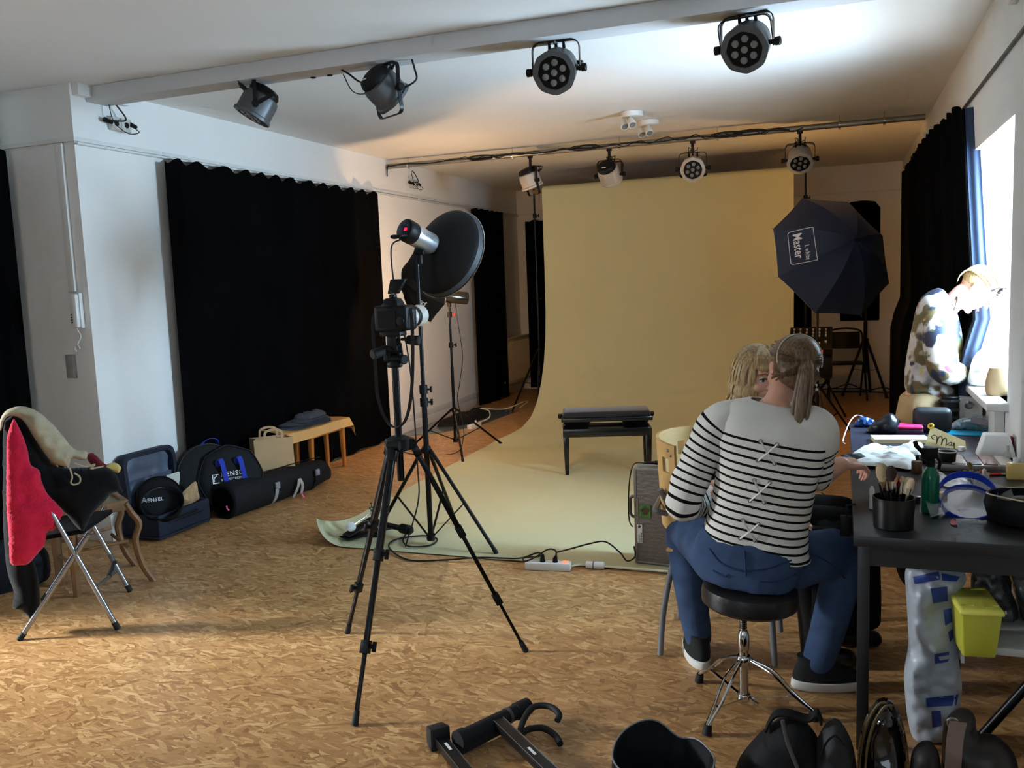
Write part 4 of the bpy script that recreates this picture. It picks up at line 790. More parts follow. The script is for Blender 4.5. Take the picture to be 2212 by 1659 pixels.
# ---- umbrellas
def umbrella(label, C, ax, r, h, outer, inner, roll=0, shaft=.75, logo=None):
    """C centre of the rim, ax from the rim towards the apex"""
    t = thing('reflector_umbrella', label, 'umbrella', C); m = aim((0, 0, 0), ax, roll=roll); n = 8; ca = pi / n
    def surf(rho, a, off=0):
        e = abs(((a / (2 * ca)) % 1) - .5) * 2  # 1 on the ribs, 0 mid gore
        rad = 1 - (1 - cos(ca)) * (1 - e ** 2) * 1.15
        q = rho * rad; z = h * (1 - rho ** 2.0) * (1 - .06 * (1 - e) * rho) + off
        return V((r * q * cos(a), r * q * sin(a), z))
    x = MB(); x.sheet(lambda u, v: surf(max(u, .02), -ca + v * 2 * ca + ca), 12, 8); me = x.mesh('canopy_panel', outer, smooth=60)
    y = MB(); y.sheet(lambda u, v: surf(max(u, .02) * .995, -ca + v * 2 * ca + ca, -.008), 12, 8); mi = y.mesh('lining', inner, smooth=60)
    for k in range(n):
        o = bpy.data.objects.new('canopy_panel', me); COL.objects.link(o); o.parent = t; o.matrix_basis = m @ M4.Rotation(2 * ca * k, 4, 'Z')
        q = bpy.data.objects.new('lining', mi); COL.objects.link(q); q.parent = o
        a = 2 * ca * k; b = MB(); b.tube([m @ (surf(u / 8 if u else .02, a) - V((0, 0, .006))) for u in range(9)] + [m @ V((r * 1.03 * cos(a), r * 1.03 * sin(a), -.004))], .0025, 6); b.build('rib', steel, t)
        b = MB(); b.tube([m @ V((.02 * cos(a), .02 * sin(a), h * .25)), m @ (surf(.55, a) - V((0, 0, .01)))], .002, 5); b.build('strut', steel, t)
    b = MB(); b.cyl(m @ V((0, 0, h + .03)), m @ V((0, 0, h - shaft)), .0045, n=8); b.build('shaft', steel, t)
    b = MB(); b.lathe([(.012, h - .01), (.014, h + .006), (.006, h + .035)], m, 12); b.build('ferrule', blk, t)
    return t, m, surf
umb_blk = mat('umbrella_black', (31, 42, 66), .55, spec=.4, sheen=.1); umb_wht = mat('umbrella_white', (232, 230, 224), .6)
axR = V((.527, -.777, .34)).normalized()
t, m, surf = umbrella('large black umbrella with white boxed lettering right of the backdrop', V((-.08, 8.1, 1.67)), axR, .57, .35, umb_blk, umb_wht, roll=R(17))
# lettering: on the gore that looks to the left of the photograph
lx = m.inverted().to_3x3() @ V((-1, 0, .18)); a0 = math.atan2(lx.y, lx.x); a0 = round((a0 - pi / 8) / (pi / 4)) * pi / 4 + pi / 8
def on_gore(p, s=1):
    rho = .60 + (-p.y) / .57; tang = p.x; a = a0 + tang / (.57 * max(rho, .2)); b = surf(rho, a); return m @ (b + V((cos(a), sin(a), .9)).normalized() * (.012 + p.z))
text_mb('Master', .082, None, fn=lambda p: on_gore(V((p.x - .12, p.y - .115, p.z))), bold=.01).build('lettering', white_print, t, smooth=0)
text_mb('L white', .046, None, fn=lambda p: on_gore(V((p.x + .0, p.y - .048, p.z))), bold=.006).build('lettering', white_print, t, smooth=0)
b = MB(); ring = []
for cx_, cy_, a1 in ((.135, .0, 0), (-.125, .0, 90), (-.125, -.125, 180), (.135, -.125, 270)):
    for k in range(5): ring.append(on_gore(V((cx_ + .02 * cos(R(a1 + k * 22.5)), cy_ + .02 * sin(R(a1 + k * 22.5)), .001))))
full = []
for i in range(len(ring)):
    full.append(ring[i])
    nx = ring[(i + 1) % len(ring)]
b.tube(full, .003, 6, closed=True); b.build('logo_frame', white_print, t)
c3 = (-.2, 8.35)
light_stand('light_stand', 'black light stand with red clamps under the big right umbrella', c3, ((.12, 8.63), (-.63, 8.45), (-.08, 7.93)), .5, .16, 1.5, clamps=((1.2, mat('red_plastic', (214, 40, 32), .4)), (.82, MATS['red_plastic'])))
t = thing('flash_head', 'dark flash head inside the big right umbrella on its stand', 'studio flash', (-.2, 8.35, 1.53)); x = MB(); fm2 = aim((0, 0, .02), axR); x.lathe([(.05, -.16), (.055, -.15), (.055, .06), (.065, .07), (.07, .1)], fm2, 20); x.build('flash_housing', blk, t); x = MB(); x.bar((0, 0, -.05), (0, 0, -.03), .03, .03); x.build('tilt_bracket', blk, t)
x = MB(); x.lathe([(.03, .1), (.025, .125), (.01, .135)], fm2, 14); x.build('modelling_lamp', MATS['halogen_glow'], t)
l = bpy.data.lights.new('modelling_light_right', 'POINT'); l.energy = 22; l.color = warm_w; l.shadow_soft_size = .05; o = bpy.data.objects.new('modelling_light_right', l); COL.objects.link(o); o.location = V((-.2, 8.35, 1.55)) + axR * .19
# left umbrella and flash
c2 = V((-3.36, 7.33, 0))
light_stand('light_stand', 'slim black light stand with a red clamp against the white wall', c2, ((-3.1, 6.9), (-3.07, 7.76), (-3.86, 7.36)), .40, .12, 1.36, clamps=((1.0, None), (1.28, MATS['red_plastic'])))
t = thing('flash_head', 'chrome flash head pointing into the left umbrella', 'studio flash', c2 + UP * 1.44); axL = V((-.78, -.52, .12)).normalized(); fm3 = aim(V((.03, .0, 0)), axL)
x = MB(); x.lathe([(.05, -.15), (.056, -.14), (.056, .06)], fm3, 24); x.build('flash_housing', mat('dark_chrome', (90, 86, 80), .18, .9), t)
x = MB(); x.lathe([(.056, .055), (.062, .06), (.07, .1), (.066, .1)], fm3, 24, cap=False); x.build('reflector_ring', chrome, t)
x = MB(); x.lathe([(.03, .06), (.03, .085), (.01, .095)], fm3, 14); x.build('modelling_lamp', MATS['halogen_glow'], t)
x = MB(); x.tube(smooth_path([fm3 @ V(p) for p in ((-.05, -.01, -.12), (-.09, -.01, -.13), (-.09, -.01, -.06), (-.05, -.01, -.05))]), .008, 8); x.build('grip_handle', blk, t)
x = MB(); x.bar((0, 0, -.09), (0, 0, -.04), .03, .026); x.build('tilt_bracket', blk, t)
l = bpy.data.lights.new('modelling_light_left', 'POINT'); l.energy = 46; l.color = (1, .62, .33); l.shadow_soft_size = .05; o = bpy.data.objects.new('modelling_light_left', l); COL.objects.link(o); o.location = c2 + UP * 1.45 + axL * .12
LC = V((-3.47, 7.1, 1.58)); t, m, surfL = umbrella('black umbrella with white lettering half hidden behind the beauty dish', LC, V((-.52, -.84, .06)), .36, .22, mat('umbrella_matte_black', (12, 12, 13), .8), umb_wht, roll=R(12), shaft=.5)
def on_gore2(p):
    q = m.inverted().to_3x3() @ V((.35, 0, -1)); a = math.atan2(q.y, q.x) + (p.x) / (.36 * .75); rho = .74 - p.y / .36; b = surfL(rho, a); return m @ (b + V((cos(a), sin(a), .9)).normalized() * (.006 + p.z))
text_mb('HENSEL', .075, None, fn=lambda p: on_gore2(V((p.x - .13, p.y - .0, p.z))), bold=.012).build('lettering', white_print, t, smooth=0)
cable('black flash cable running down the slim left light stand', [c2 + UP * 1.38 + V((.06, 0, 0)), c2 + V((.08, .0, 1.2)), c2 + V((.11, 0, .9)), c2 + V((.07, 0, .65)), c2 + V((.04, 0, .5)), c2 + V((.09, -.02, .28)), c2 + V((.1, -.04, .15)), c2 + V((.04, -.1, .01)), c2 + V((-.3, -.2, .006)), c2 + V((-.5, -.1, .006))], .004)
# ---- backdrop stands
light_stand('backdrop_stand', 'tall black stand holding the left end of the backdrop roll', (-3.30, 9.66), ((-3.72, 9.8), (-3.2, 9.22), (-3.15, 10.1)), .75, .35, 2.6, r=.013, group='backdrop stands', clamps=((1.35, None), (2.3, None)))
light_stand('backdrop_stand', 'tall dark stand holding the right end of the backdrop roll', (-.35, 9.66), ((.05, 9.8), (-.5, 10.08), (-.3, 9.25)), .75, .35, 2.6, r=.013, group='backdrop stands', clamps=((1.35, None), (2.3, None)))
# ---- piano bench
lac = mat('black_lacquer', (10, 11, 13), .18, spec=.6); velvet = mat('black_velvet', (20, 20, 24), .9, sheen=.3)
t = thing('piano_bench', 'black adjustable piano bench standing on the paper', 'bench', (-1.77, 6.78, .008), rz=17.5)
BL, BD = .70, .30
for sx in (-1, 1):
    for sy in (-1, 1):
        x = MB(); X_, Y_ = sx * (BL / 2 - .025), sy * (BD / 2 - .02); x.loft([[V((X_ + a * .015, Y_ + b * .015, .0)) for a, b in ((-1, -1), (1, -1), (1, 1), (-1, 1))], [V((X_ + a * .024, Y_ + b * .022, .31)) for a, b in ((-1, -1), (1, -1), (1, 1), (-1, 1))]]); x.build('leg', lac, t, bevel=.002)
x = MB(); z0, z1 = .305, .37
x.b2((-BL / 2, -BD / 2, z0), (BL / 2, -BD / 2 + .03, z1)); x.b2((-BL / 2, BD / 2 - .03, z0), (BL / 2, BD / 2, z1)); x.b2((-BL / 2, -BD / 2 + .03, z0), (-BL / 2 + .03, BD / 2 - .03, z1)); x.b2((BL / 2 - .03, -BD / 2 + .03, z0), (BL / 2, BD / 2 - .03, z1)); x.build('frame', lac, t, bevel=.002)
for sx in (-1, 1):
    x = MB(); x.bar((sx * .20, 0, .34), (sx * .27, 0, .43), .2, .01, up=V((0, 1, 0))); x.bar((sx * .27, 0, .34), (sx * .2, 0, .43), .18, .01, up=V((0, 1, 0))); x.build('lift_scissor', dk_metal, t)
    x = MB(); x.lathe([(.012, 0), (.02, .01), (.02, .03), (.014, .035)], aim((sx * BL / 2, 0, .455), (sx, 0, 0)), 14); x.build('adjusting_knob', lac, t)
x = MB(); x.b2((-BL / 2 - .01, -BD / 2 - .005, .425), (BL / 2 + .01, BD / 2 + .005, .46)); x.build('seat_tray', lac, t, bevel=.008)
x = MB(); x.b2((-BL / 2 + .005, -BD / 2 + .005, .458), (BL / 2 - .005, BD / 2 - .005, .505)); x.build('cushion', velvet, t, bevel=.022, seg=4)
x = MB(); x.b2((.23, BD / 2 - .033, .335), (.265, BD / 2 - .03, .365)); x.build('white_tag', sticker, t, smooth=0)
# ---- aluminium case with stickers
t = thing('aluminium_case', 'upright aluminium chequer-plate case with stickers', 'case', (-1.04, 4.545, .012), rz=-6)
alu_case = mat('chequer_aluminium', (118, 112, 106), .5, .55, var=.12, vscale=30, bump=.5, bscale=28, aniso=(1, 1, 2)); edge_m = mat('case_edge', (140, 136, 130), .4, .8)
CW, CD, CHh = .52, .17, .52
x = MB(); x.b2((0, 0, 0), (CW, CD, CHh)); x.build('case_body', alu_case, t, bevel=.006)
for a, b in (((-.003, -.003, 0), (.012, .012, CHh)), ((CW - .012, -.003, 0), (CW + .003, .012, CHh)), ((0, -.003, CHh - .012), (CW, .012, CHh + .003)), ((0, CD - .012, CHh - .012), (CW, CD + .003, CHh + .003)), ((-.003, 0, CHh - .012), (.012, CD, CHh + .003)), ((0, -.003, 0), (CW, .008, .01)), ((-.003, CD - .012, 0), (.012, CD + .003, CHh))):
    x = MB(); x.b2(a, b); x.build('edge_profile', edge_m, t, bevel=.002)
x = MB(); x.tube([(0, .06, .235), (-.035, .06, .24), (-.045, .06, .255), (-.045, .06, .335), (-.035, .06, .35), (0, .06, .355)], .009, 8); x.build('handle', mat('handle_grey', (92, 88, 86), .5), t)
x = MB(); x.b2((.004, -.003, .24), (.022, -.001, .36)); x.build('handle_plate', edge_m, t, smooth=0)
x = MB(); x.b2((.026, -.0045, .255), (.09, -.002, .325)); st = x.build('green_sticker', mat('green_print', (70, 120, 52), .6, var=.5, vscale=60), t, smooth=0)
x = MB(); pillow(x, [V((.06 + .022 * cos(a) * (1 + .3 * sin(3 * a)), -.005, .29 + .02 * sin(a) * (1 + .2 * cos(5 * a)))) for a in [2 * pi * i / 12 for i in range(12)]], (0, -1, 0), .0006, 1); x.build('motif', mat('brown_print', (92, 60, 46), .6, var=.6, vscale=90), st, smooth=0)
x = MB(); x.prism([(-.05, .0), (.05, 0), (.05, .028), (-.05, .028)], .002, M4(((0, -1, 0, .041), (0, 0, -1, -.002), (1, 0, 0, .165), (0, 0, 0, 1)))); st = x.build('white_sticker', sticker, t, smooth=0)
rm = M4(((0, -1, 0, .028), (0, 0, -1, -.0047), (1, 0, 0, .118), (0, 0, 0, 1)))
blk_print = mat('black_print', (14, 14, 14), .6)
text_mb('RADIO', .0125, rm, bold=.02, spacing=1.1).build('lettering', blk_print, st, smooth=0)
text_mb('DES BOIS', .0125, M4.Translation((.012, 0, 0)) @ rm, bold=.02, spacing=1.05).build('lettering', blk_print, st, smooth=0)
x = MB(); pillow(x, [V((.027 + .008 * cos(a) * (1 + .4 * sin(4 * a)), -.0048, .205 + .008 * sin(a) * (1 + .4 * cos(3 * a)))) for a in [2 * pi * i / 12 for i in range(12)]], (0, -1, 0), .0005, 1); x.build('emblem', blk_print, st, smooth=0)
t = thing('corded_tool', 'black corded hair tool lying on top of the aluminium case', 'hair tool', (-.86, 4.56, .545)); x = MB(); x.tube([(-.14, .06, .003), (-.1, .06, .006), (-.02, .05, .012), (.12, .04, .018)], .012, 12, rs=[.004, .008, .017, .024]); x.build('barrel', blk, t); x = MB(); x.ball((.14, .04, .02), (.03, .026, .032)); x.build('head', blk, t)
x = MB(); x.tube(smooth_path([(-.14, .06, .003), (-.19, .05, -.0), (-.205, .0, -.06), (-.215, -.01, -.2), (-.21, -.02, -.3), (-.19, -.03, -.33)]), .0035, 6); x.build('lead', cable_m, t)
# ---- power strip, cables on the floor
t = thing('power_strip', 'white power strip with glowing red switch on the floor', 'power strip', (-1.48, 4.355, 0), rz=8)
x = MB(); x.b2((-.125, -.03, .0), (.125, .03, .042)); x.build('strip_body', white_pl, t, bevel=.006)
x = MB(); x.b2((.083, -.012, .04), (.108, .012, .047)); x.build('switch', mat('red_neon', (160, 20, 10), .4, emit=(255, 60, 30), estr=8), t, bevel=.002)
for q in (-.09, -.03, .04):
    x = MB(); x.lathe([(.021, .0405), (.021, .0425), (.017, .0425), (.017, .038)], M4.Translation((q, 0, 0)), 16); x.build('socket', white_pl, t)
for q in (-.03, .04): x = MB(); x.tube([(q, 0, .04), (q, 0, .062), (q + .006, 0, .078)], .014, 10, rs=[.016, .013, .006]); x.build('plug', blk, t)
S_ = V((-1.48, 4.355, 0))
cable('black power cable with plugs running from the power strip to the tripod', [S_ + V((.046, .006, .078)), S_ + V((.04, .01, .105)), S_ + V((.0, .0, .11)), S_ + V((-.06, -.01, .07)), S_ + V((-.12, -.03, .045)), S_ + V((-.14, .01, .05)), S_ + V((-.06, .02, .06)), S_ + V((-.03, .02, .075))], .0045)
cable('long black cable along the front edge of the paper', [S_ + V((-.03, .0, .078)), S_ + V((-.08, .05, .07)), S_ + V((-.2, .08, .02)), (-1.9, 4.41, .016), (-2.1, 4.34, .008), (-2.3, 4.3, .006), (-2.5, 4.45, .012), (-2.55, 4.6, .016), (-2.42, 4.72, .018), (-2.3, 4.68, .018), (-2.28, 4.55, .018), (-2.4, 4.5, .018), (-2.5, 4.62, .018), (-2.55, 4.8, .02)], .005)
cable('black cable arching from the power strip to the aluminium case', [S_ + V((.04, .02, .09)), S_ + V((.1, .06, .1)), S_ + V((.2, .12, .12)), S_ + V((.28, .16, .125)), S_ + V((.36, .16, .07)), S_ + V((.4, .15, .03)), S_ + V((.44, .17, .05)), (-1.05, 4.55, .1)], .0045)
white_c = mat('white_cable', (206, 204, 178), .5)
cable('white extension cable along the front edge of the paper', [S_ + V((.125, .02, .02)), (-1.31, 4.41, .02), (-1.2, 4.42, .018), (-1.05, 4.42, .02), (-.9, 4.42, .02), (-.7, 4.41, .02), (-.5, 4.38, .02), (-.3, 4.4, .01)], .0055, white_c)
t = thing('cable_connector', 'white inline plug connector on the white cable', 'connector', (-1.235, 4.42, .02), rz=4); x = MB(); x.cyl((-.05, 0, .001), (.05, 0, .001), .02, n=14); x.build('connector_body', white_pl, t, bevel=.004); x = MB(); x.cyl((-.012, 0, .001), (-.004, 0, .001), .0205, n=14); x.build('ring', mat('mid_grey', (120, 120, 116), .5), t)
# ---- drum pedal on the curled corner
t = thing('drum_pedal', 'chrome and black bass drum pedal with white beater on the paper corner', 'drum pedal', (-2.79, 4.67, .022), rz=-28)
x = MB(); x.b2((-.05, -.16, .0), (.05, .1, .008)); x.build('base_plate', blk, t, bevel=.002)
x = MB(); x.mx = M4.Translation((0, -.14, .012)) @ M4.Rotation(R(18), 4, 'X'); x.b2((-.042, 0, 0), (.042, .22, .008)); x.build('foot_board', mat('pedal_grey', (62, 62, 66), .35, .8), t, bevel=.003)
for k in range(3): x = MB(); x.mx = M4.Translation((0, -.14, .012)) @ M4.Rotation(R(18), 4, 'X'); x.tube([(-.03, .05 + k * .05, .011), (0, .075 + k * .05, .011), (.03, .05 + k * .05, .011)], .004, 6); x.build('grip_rib', chrome, t)
for sx in (-1, 1):
    x = MB(); x.tube([(sx * .05, .09, .005), (sx * .055, .09, .1), (sx * .045, .08, .17)], .009, 8); x.build('post', chrome, t)
x = MB(); x.cyl((-.075, .085, .13), (.085, .085, .13), .007, n=10); x.cyl((-.02, .085, .13), (.02, .085, .13), .025, n=14); x.build('axle', chrome, t)
x = MB(); x.tube([(0, .085, .13), (.015, .02, .12), (.03, -.1, .08)], .004, 8); x.build('beater_rod', chrome, t); x = MB(); x.mx = M4.Translation((.035, -.12, .075)); x.lathe([(.012, -.03), (.026, -.025), (.03, 0), (.026, .025), (.012, .03)], aim((0, 0, 0), (.6, -.6, .3)), 20); x.build('beater', mat('white_felt', (226, 232, 234), .9), t)
x = MB(); x.tube([(.05, .1, .01), (.06, .17, .01)], .008, 8); x.cyl((-.1, .12, .03), (.32, .13, .05), .018, n=12); x.cyl((.22, .128, .046), (.3, .13, .05), .03, n=14); x.cyl((-.11, .12, .03), (-.06, .12, .032), .028, n=12); x.build('link_shaft', blk, t)
# ---- things on the floor at the back left
x = MB(); x.prism([(-4.33, 7.95), (-3.98, 8.25), (-3.72, 8.7), (-3.66, 9.85), (-4.25, 10.0), (-4.33, 9.0)], .006); tag(x.build('floor_plate', mat('grey_acrylic', (96, 104, 108), .12, spec=.7)), 'glossy grey acrylic sheet lying on the floor by the white wall', 'acrylic sheet')
x = MB(); pillow(x, [V((-4.0, 9.1, .012)) + V((a, b, 0)) for a, b in ((-.16, -.5), (.1, -.35), (.14, .1), (.1, .45), (-.12, .5), (-.2, 0))], (0, 0, 1), .07, 3, .03, 7, back=.05); tag(x.build('flat_bag', blk_nylon, smooth=60), 'flat black cloth bag lying on the acrylic sheet', 'bag')
cable('white cable curling over the acrylic sheet at the back left', [(-3.72, 8.75, .04), (-3.7, 9.0, .05), (-3.78, 9.2, .1), (-3.9, 9.25, .12), (-3.75, 9.6, .06), (-3.62, 9.9, .1), (-3.62, 10.1, .08), (-3.7, 10.0, .02)], .007, white_c)
t = thing('power_strip', 'small white power strip beside the acrylic sheet at the back left', 'power strip', (-3.72, 8.62, .0), rz=80); x = MB(); x.b2((-.1, -.03, 0), (.1, .03, .045)); x.build('strip_body', white_pl, t, bevel=.005); x = MB(); x.tube([(.03, 0, .045), (.03, 0, .08)], .014, 10, rs=[.016, .008]); x.build('plug', white_pl, t)
# ================================================================ BACK RIGHT CORNER
t = thing('black_folding_chair', 'black metal folding chair against the back wall below the umbrella', 'chair', (.06, 11.2, 0), rz=6)
for sx in (-1, 1):
    x = MB(); x.tube(smooth_path([(sx * .21, -.22, .01), (sx * .205, 0, .38), (sx * .2, .1, .6), (sx * .19, .15, .78), (sx * .13, .17, .83), (0, .175, .845)], 5), .012, 8); x.build('front_leg', dk_metal, t)
    x = MB(); x.tube([(sx * .19, .25, .01), (sx * .18, -.1, .44)], .011, 8); x.build('rear_leg', dk_metal, t)
x = MB(); x.b2((-.19, -.2, .43), (.19, .14, .45)); x.build('seat', blk, t, bevel=.012)
x = MB(); x.sheet(lambda u, v: V((-.17 + .34 * u, .15 - .03 * sin(pi * u) + .03 * v, .6 + .2 * v)), 12, 6); x.build('backrest', blk, t, thick=.008)
x = MB(); x.tube([(-.2, -.16, .12), (.2, -.16, .12)], .008, 6); x.tube([(-.185, .2, .1), (.185, .2, .1)], .008, 6); x.build('cross_bar', dk_metal, t)
light_stand('speaker_stand', 'thick black tripod stand beside the folding chair at the back wall', (.28, 11.62), ((.52, 11.3), (.02, 11.45), (.35, 11.9)), .68, .3, 1.4, r=.02)
t = thing('mixing_desk', 'black audio mixing desk on a stand right of the backdrop', 'mixer', (-.28, 9.15, 0))
x = MB(); x.mx = M4.Translation((0, 0, .86)) @ M4.Rotation(R(35), 4, 'X'); x.b2((-.2, -.18, -.05), (.2, .18, .04)); x.build('console', blk, t, bevel=.008)
for i in range(6):
    for j in range(3): x = MB(); x.mx = M4.Translation((0, 0, .86)) @ M4.Rotation(R(35), 4, 'X'); x.cyl((-.16 + i * .06, .02 + j * .05, .04), (-.16 + i * .06, .02 + j * .05, .06), .009, n=8); x.build('knob', mat('light_grey_plastic', (150, 150, 150), .5), t)
    x = MB(); x.mx = M4.Translation((0, 0, .86)) @ M4.Rotation(R(35), 4, 'X'); x.b2((-.17 + i * .06, -.12 + .02 * (i % 3), .04), (-.15 + i * .06, -.1 + .02 * (i % 3), .055)); x.build('fader', MATS['light_grey_plastic'], t)
x = MB(); x.b2((-.2, -.1, .5), (.2, .2, .76)); x.build('rack_box', blk, t, bevel=.006)
for s in (-1, 1): x = MB(); x.tube([(s * .18, -.15, .012), (-s * .18, .1, .5)], .012, 8); x.tube([(s * .18, .2, .012), (-s * .18, .1, .5)], .012, 8); x.build('stand_leg', dk_metal, t)
cable('tangle of black cable along the back wall baseboard', [(-.4, 11.85, .02), (-.1, 11.8, .05), (.1, 11.86, .1), (.3, 11.8, .03), (.5, 11.86, .06), (.62, 11.7, .02), (.3, 11.75, .015), (-.1, 11.72, .015)], .008)
# ================================================================ PEOPLE
from mathutils.bvhtree import BVHTree
def skin_mat(name, col):
    m = mat(name, col, .5, spec=.35, var=.04, vscale=30); b = m.node_tree.nodes['Principled BSDF']
    b.inputs['Subsurface Weight'].default_value = .08; b.inputs['Subsurface Radius'].default_value = (.02, .008, .004); return m
skin_a = skin_mat('skin_fair', (214, 160, 136)); skin_b = skin_mat('skin_light', (226, 176, 150)); skin_c = skin_mat('skin_rosy', (224, 168, 148))
def limb(b, pts, rs, n=14, flat=1):
    b.tube(smooth_path(pts, 5), 0, n, rs=[r for r in interp(rs, 5)], flat=flat)
    for p, r in ((pts[0], rs[0]), (pts[-1], rs[-1])): b.ball(p, r * .98, nu=n)
def interp(v, n):
    out = []
    for i in range(len(v) - 1):
        for k in range(n): out.append(v[i] + (v[i + 1] - v[i]) * k / n)
    return out + [v[-1]]
def hand(b, wrist, d, up, curl=.5, side=1, s=1.0, spread=.1):
    """wrist point, d pointing to the fingers, up = back of the hand; side=+1 thumb on the local right"""
    d = V(d).normalized(); up = V(up); r = d.cross(up).normalized(); up = r.cross(d).normalized(); W_ = V(wrist)
    P = lambda x, y, z: W_ + (r * (x * side) + d * y + up * z) * s
    for k in range(5):
        x = -.03 + k * .015; b.tube([P(x * .55, -.01, 0), P(x * .8, .03, .003), P(x, .085, 0)], 0, 10, rs=[.017 * s, .015 * s, .0105 * s])
    for k, (L, x) in enumerate(((.062, -.031), (.078, -.0105), (.086, .0105), (.076, .031))):
        a = curl * (1.0 + .12 * (3 - k)); p = P(x, .088, 0); pts = [P(x * .95, .07, 0), p]; ang = 0
        for seg, f in ((L * .46, .9), (L * .3, 1.0), (L * .24, .7)):
            ang += a * f; dd = d * cos(ang) - up * sin(ang) + r * side * (x / .031) * spread * .3; p = p + dd.normalized() * seg * s; pts.append(p)
        b.tube(pts, 0, 10, rs=[.0095 * s, .0095 * s, .0088 * s, .008 * s, .0062 * s]); b.ball(pts[-1], .0062 * s, nu=8, nv=6)
    p0 = P(.024, .012, -.006); p1 = P(.046, .045, -.014); p2 = P(.05, .075, -.022); p3 = P(.046, .1, -.03)
    b.tube([p0, p1, p2, p3], 0, 10, rs=[.015 * s, .0125 * s, .0105 * s, .008 * s]); b.ball(p3, .008 * s, nu=8, nv=6)
def head_shape(b, m):
    """head centred between the ears; local +Y the face, +Z up; about 22 cm tall"""
    m3 = m.to_3x3(); B = lambda c, r: b.ball(m @ V(c), r, m=m3, nu=20, nv=14)
    B((0, -.012, .03), (.074, .094, .083)); B((0, .03, -.02), (.06, .062, .085)); B((0, .045, -.075), (.042, .042, .032)); B((0, .073, -.088), (.022, .018, .018))
    B((0, .072, .035), (.05, .022, .028)); b.tube([m @ V((0, .088, .02)), m @ V((0, .103, -.005)), m @ V((0, .112, -.024))], 0, 10, rs=[.008, .0095, .012]); B((.01, .1, -.028), (.008, .009, .007)); B((-.01, .1, -.028), (.008, .009, .007))
    for s in (-1, 1):
        B((s * .04, .06, -.025), (.024, .026, .024)); B((s * .076, -.006, -.008), (.007, .018, .03)); B((s * .081, -.012, .006), (.006, .02, .016))
    b.tube([m @ V((-.02, .096, -.052)), m @ V((0, .102, -.05)), m @ V((.02, .096, -.052))], .006, 8)
def face_parts(t, m, skin_lip, brow, iris):
    for s in (-1, 1):
        x = MB(); x.ball(m @ V((s * .031, .077, .004)), .0125, nu=14, nv=10); e = x.build('eye', mat('eye_white', (225, 220, 214), .2), t, world=True)
        x = MB(); x.lathe([(.006, .0112), (.0035, .0128), (.001, .0132)], m @ aim((s * .031, .077, .004), (s * .12, 1, -.02)), 14); x.build('iris', iris, e, world=True)
        x = MB(); x.tube([m @ V((s * q, y, z)) for q, y, z in ((.018, .089, .007), (.026, .0915, .0125), (.036, .09, .0125), (.046, .083, .006))], .0022, 6); x.build('eyelashes', mat('lash', (30, 22, 20), .7), t, world=True)
        x = MB(); x.tube([m @ V((s * q, y, z)) for q, y, z in ((.014, .0955, .026), (.03, .0945, .0315), (.05, .082, .026))], .0032, 6, flat=.6); x.build('eyebrow', brow, t, world=True)
    x = MB(); x.tube([m @ V(p) for p in ((-.022, .0935, -.056), (-.008, .1035, -.052), (0, .1045, -.0535), (.008, .1035, -.052), (.022, .0935, -.056))], 0, 8, rs=[.001, .004, .0035, .004, .001]); x.tube([m @ V(p) for p in ((-.021, .0935, -.057), (0, .1035, -.0615), (.021, .0935, -.057))], 0, 8, rs=[.001, .0045, .001]); x.build('lips', skin_lip, t, world=True)
def hair_mat(name, col, col2):
    m = bpy.data.materials.new(name); m.use_nodes = True; nt = m.node_tree; b = nt.nodes['Principled BSDF']; N = nt.nodes.new; L = nt.links.new
    oi = N('ShaderNodeTexCoord'); mp = N('ShaderNodeMapping'); mp.inputs['Scale'].default_value = (160, 160, 14); L(oi.outputs['Object'], mp.inputs[0]); n = N('ShaderNodeTexNoise'); n.inputs['Scale'].default_value = 1; n.inputs['Detail'].default_value = 2; L(mp.outputs[0], n.inputs['Vector'])
    cr = N('ShaderNodeValToRGB'); cr.color_ramp.elements[0].position = .3; cr.color_ramp.elements[1].position = .7; cr.color_ramp.elements[0].color = srgb(*col); cr.color_ramp.elements[1].color = srgb(*col2); L(n.outputs['Fac'], cr.inputs[0]); L(cr.outputs[0], b.inputs['Base Color'])
    b.inputs['Roughness'].default_value = .42; b.inputs['Specular IOR Level'].default_value = .5
    bp = N('ShaderNodeBump'); bp.inputs['Strength'].default_value = .4; bp.inputs['Distance'].default_value = .003; L(n.outputs['Fac'], bp.inputs['Height']); L(bp.outputs[0], b.inputs['Normal']); MATS[name] = m; return m
def locks(b, roots, n=10, seed=0, r=.006):
    """strands: list of control-point lists"""
    rnd = random.Random(seed)
    for pts in roots:
        P = smooth_path(pts, 5); k = len(P); b.tube(P, 0, 6, rs=[r * (.55 + .45 * sin(pi * min(1, (i + 2) / (k * .7)) * .5)) * (1 - .75 * max(0, (i / (k - 1) - .55) / .45)) for i in range(k)], flat=.55)
def ring(c, rx, ry, r, f, n=28, pw=.85):
    c = V(c); return [c + r * rx * (abs(cos(a)) ** pw * (1 if cos(a) >= 0 else -1)) + f * ry * (abs(sin(a)) ** pw * (1 if sin(a) >= 0 else -1)) for a in [2 * pi * i / n for i in range(n)]]
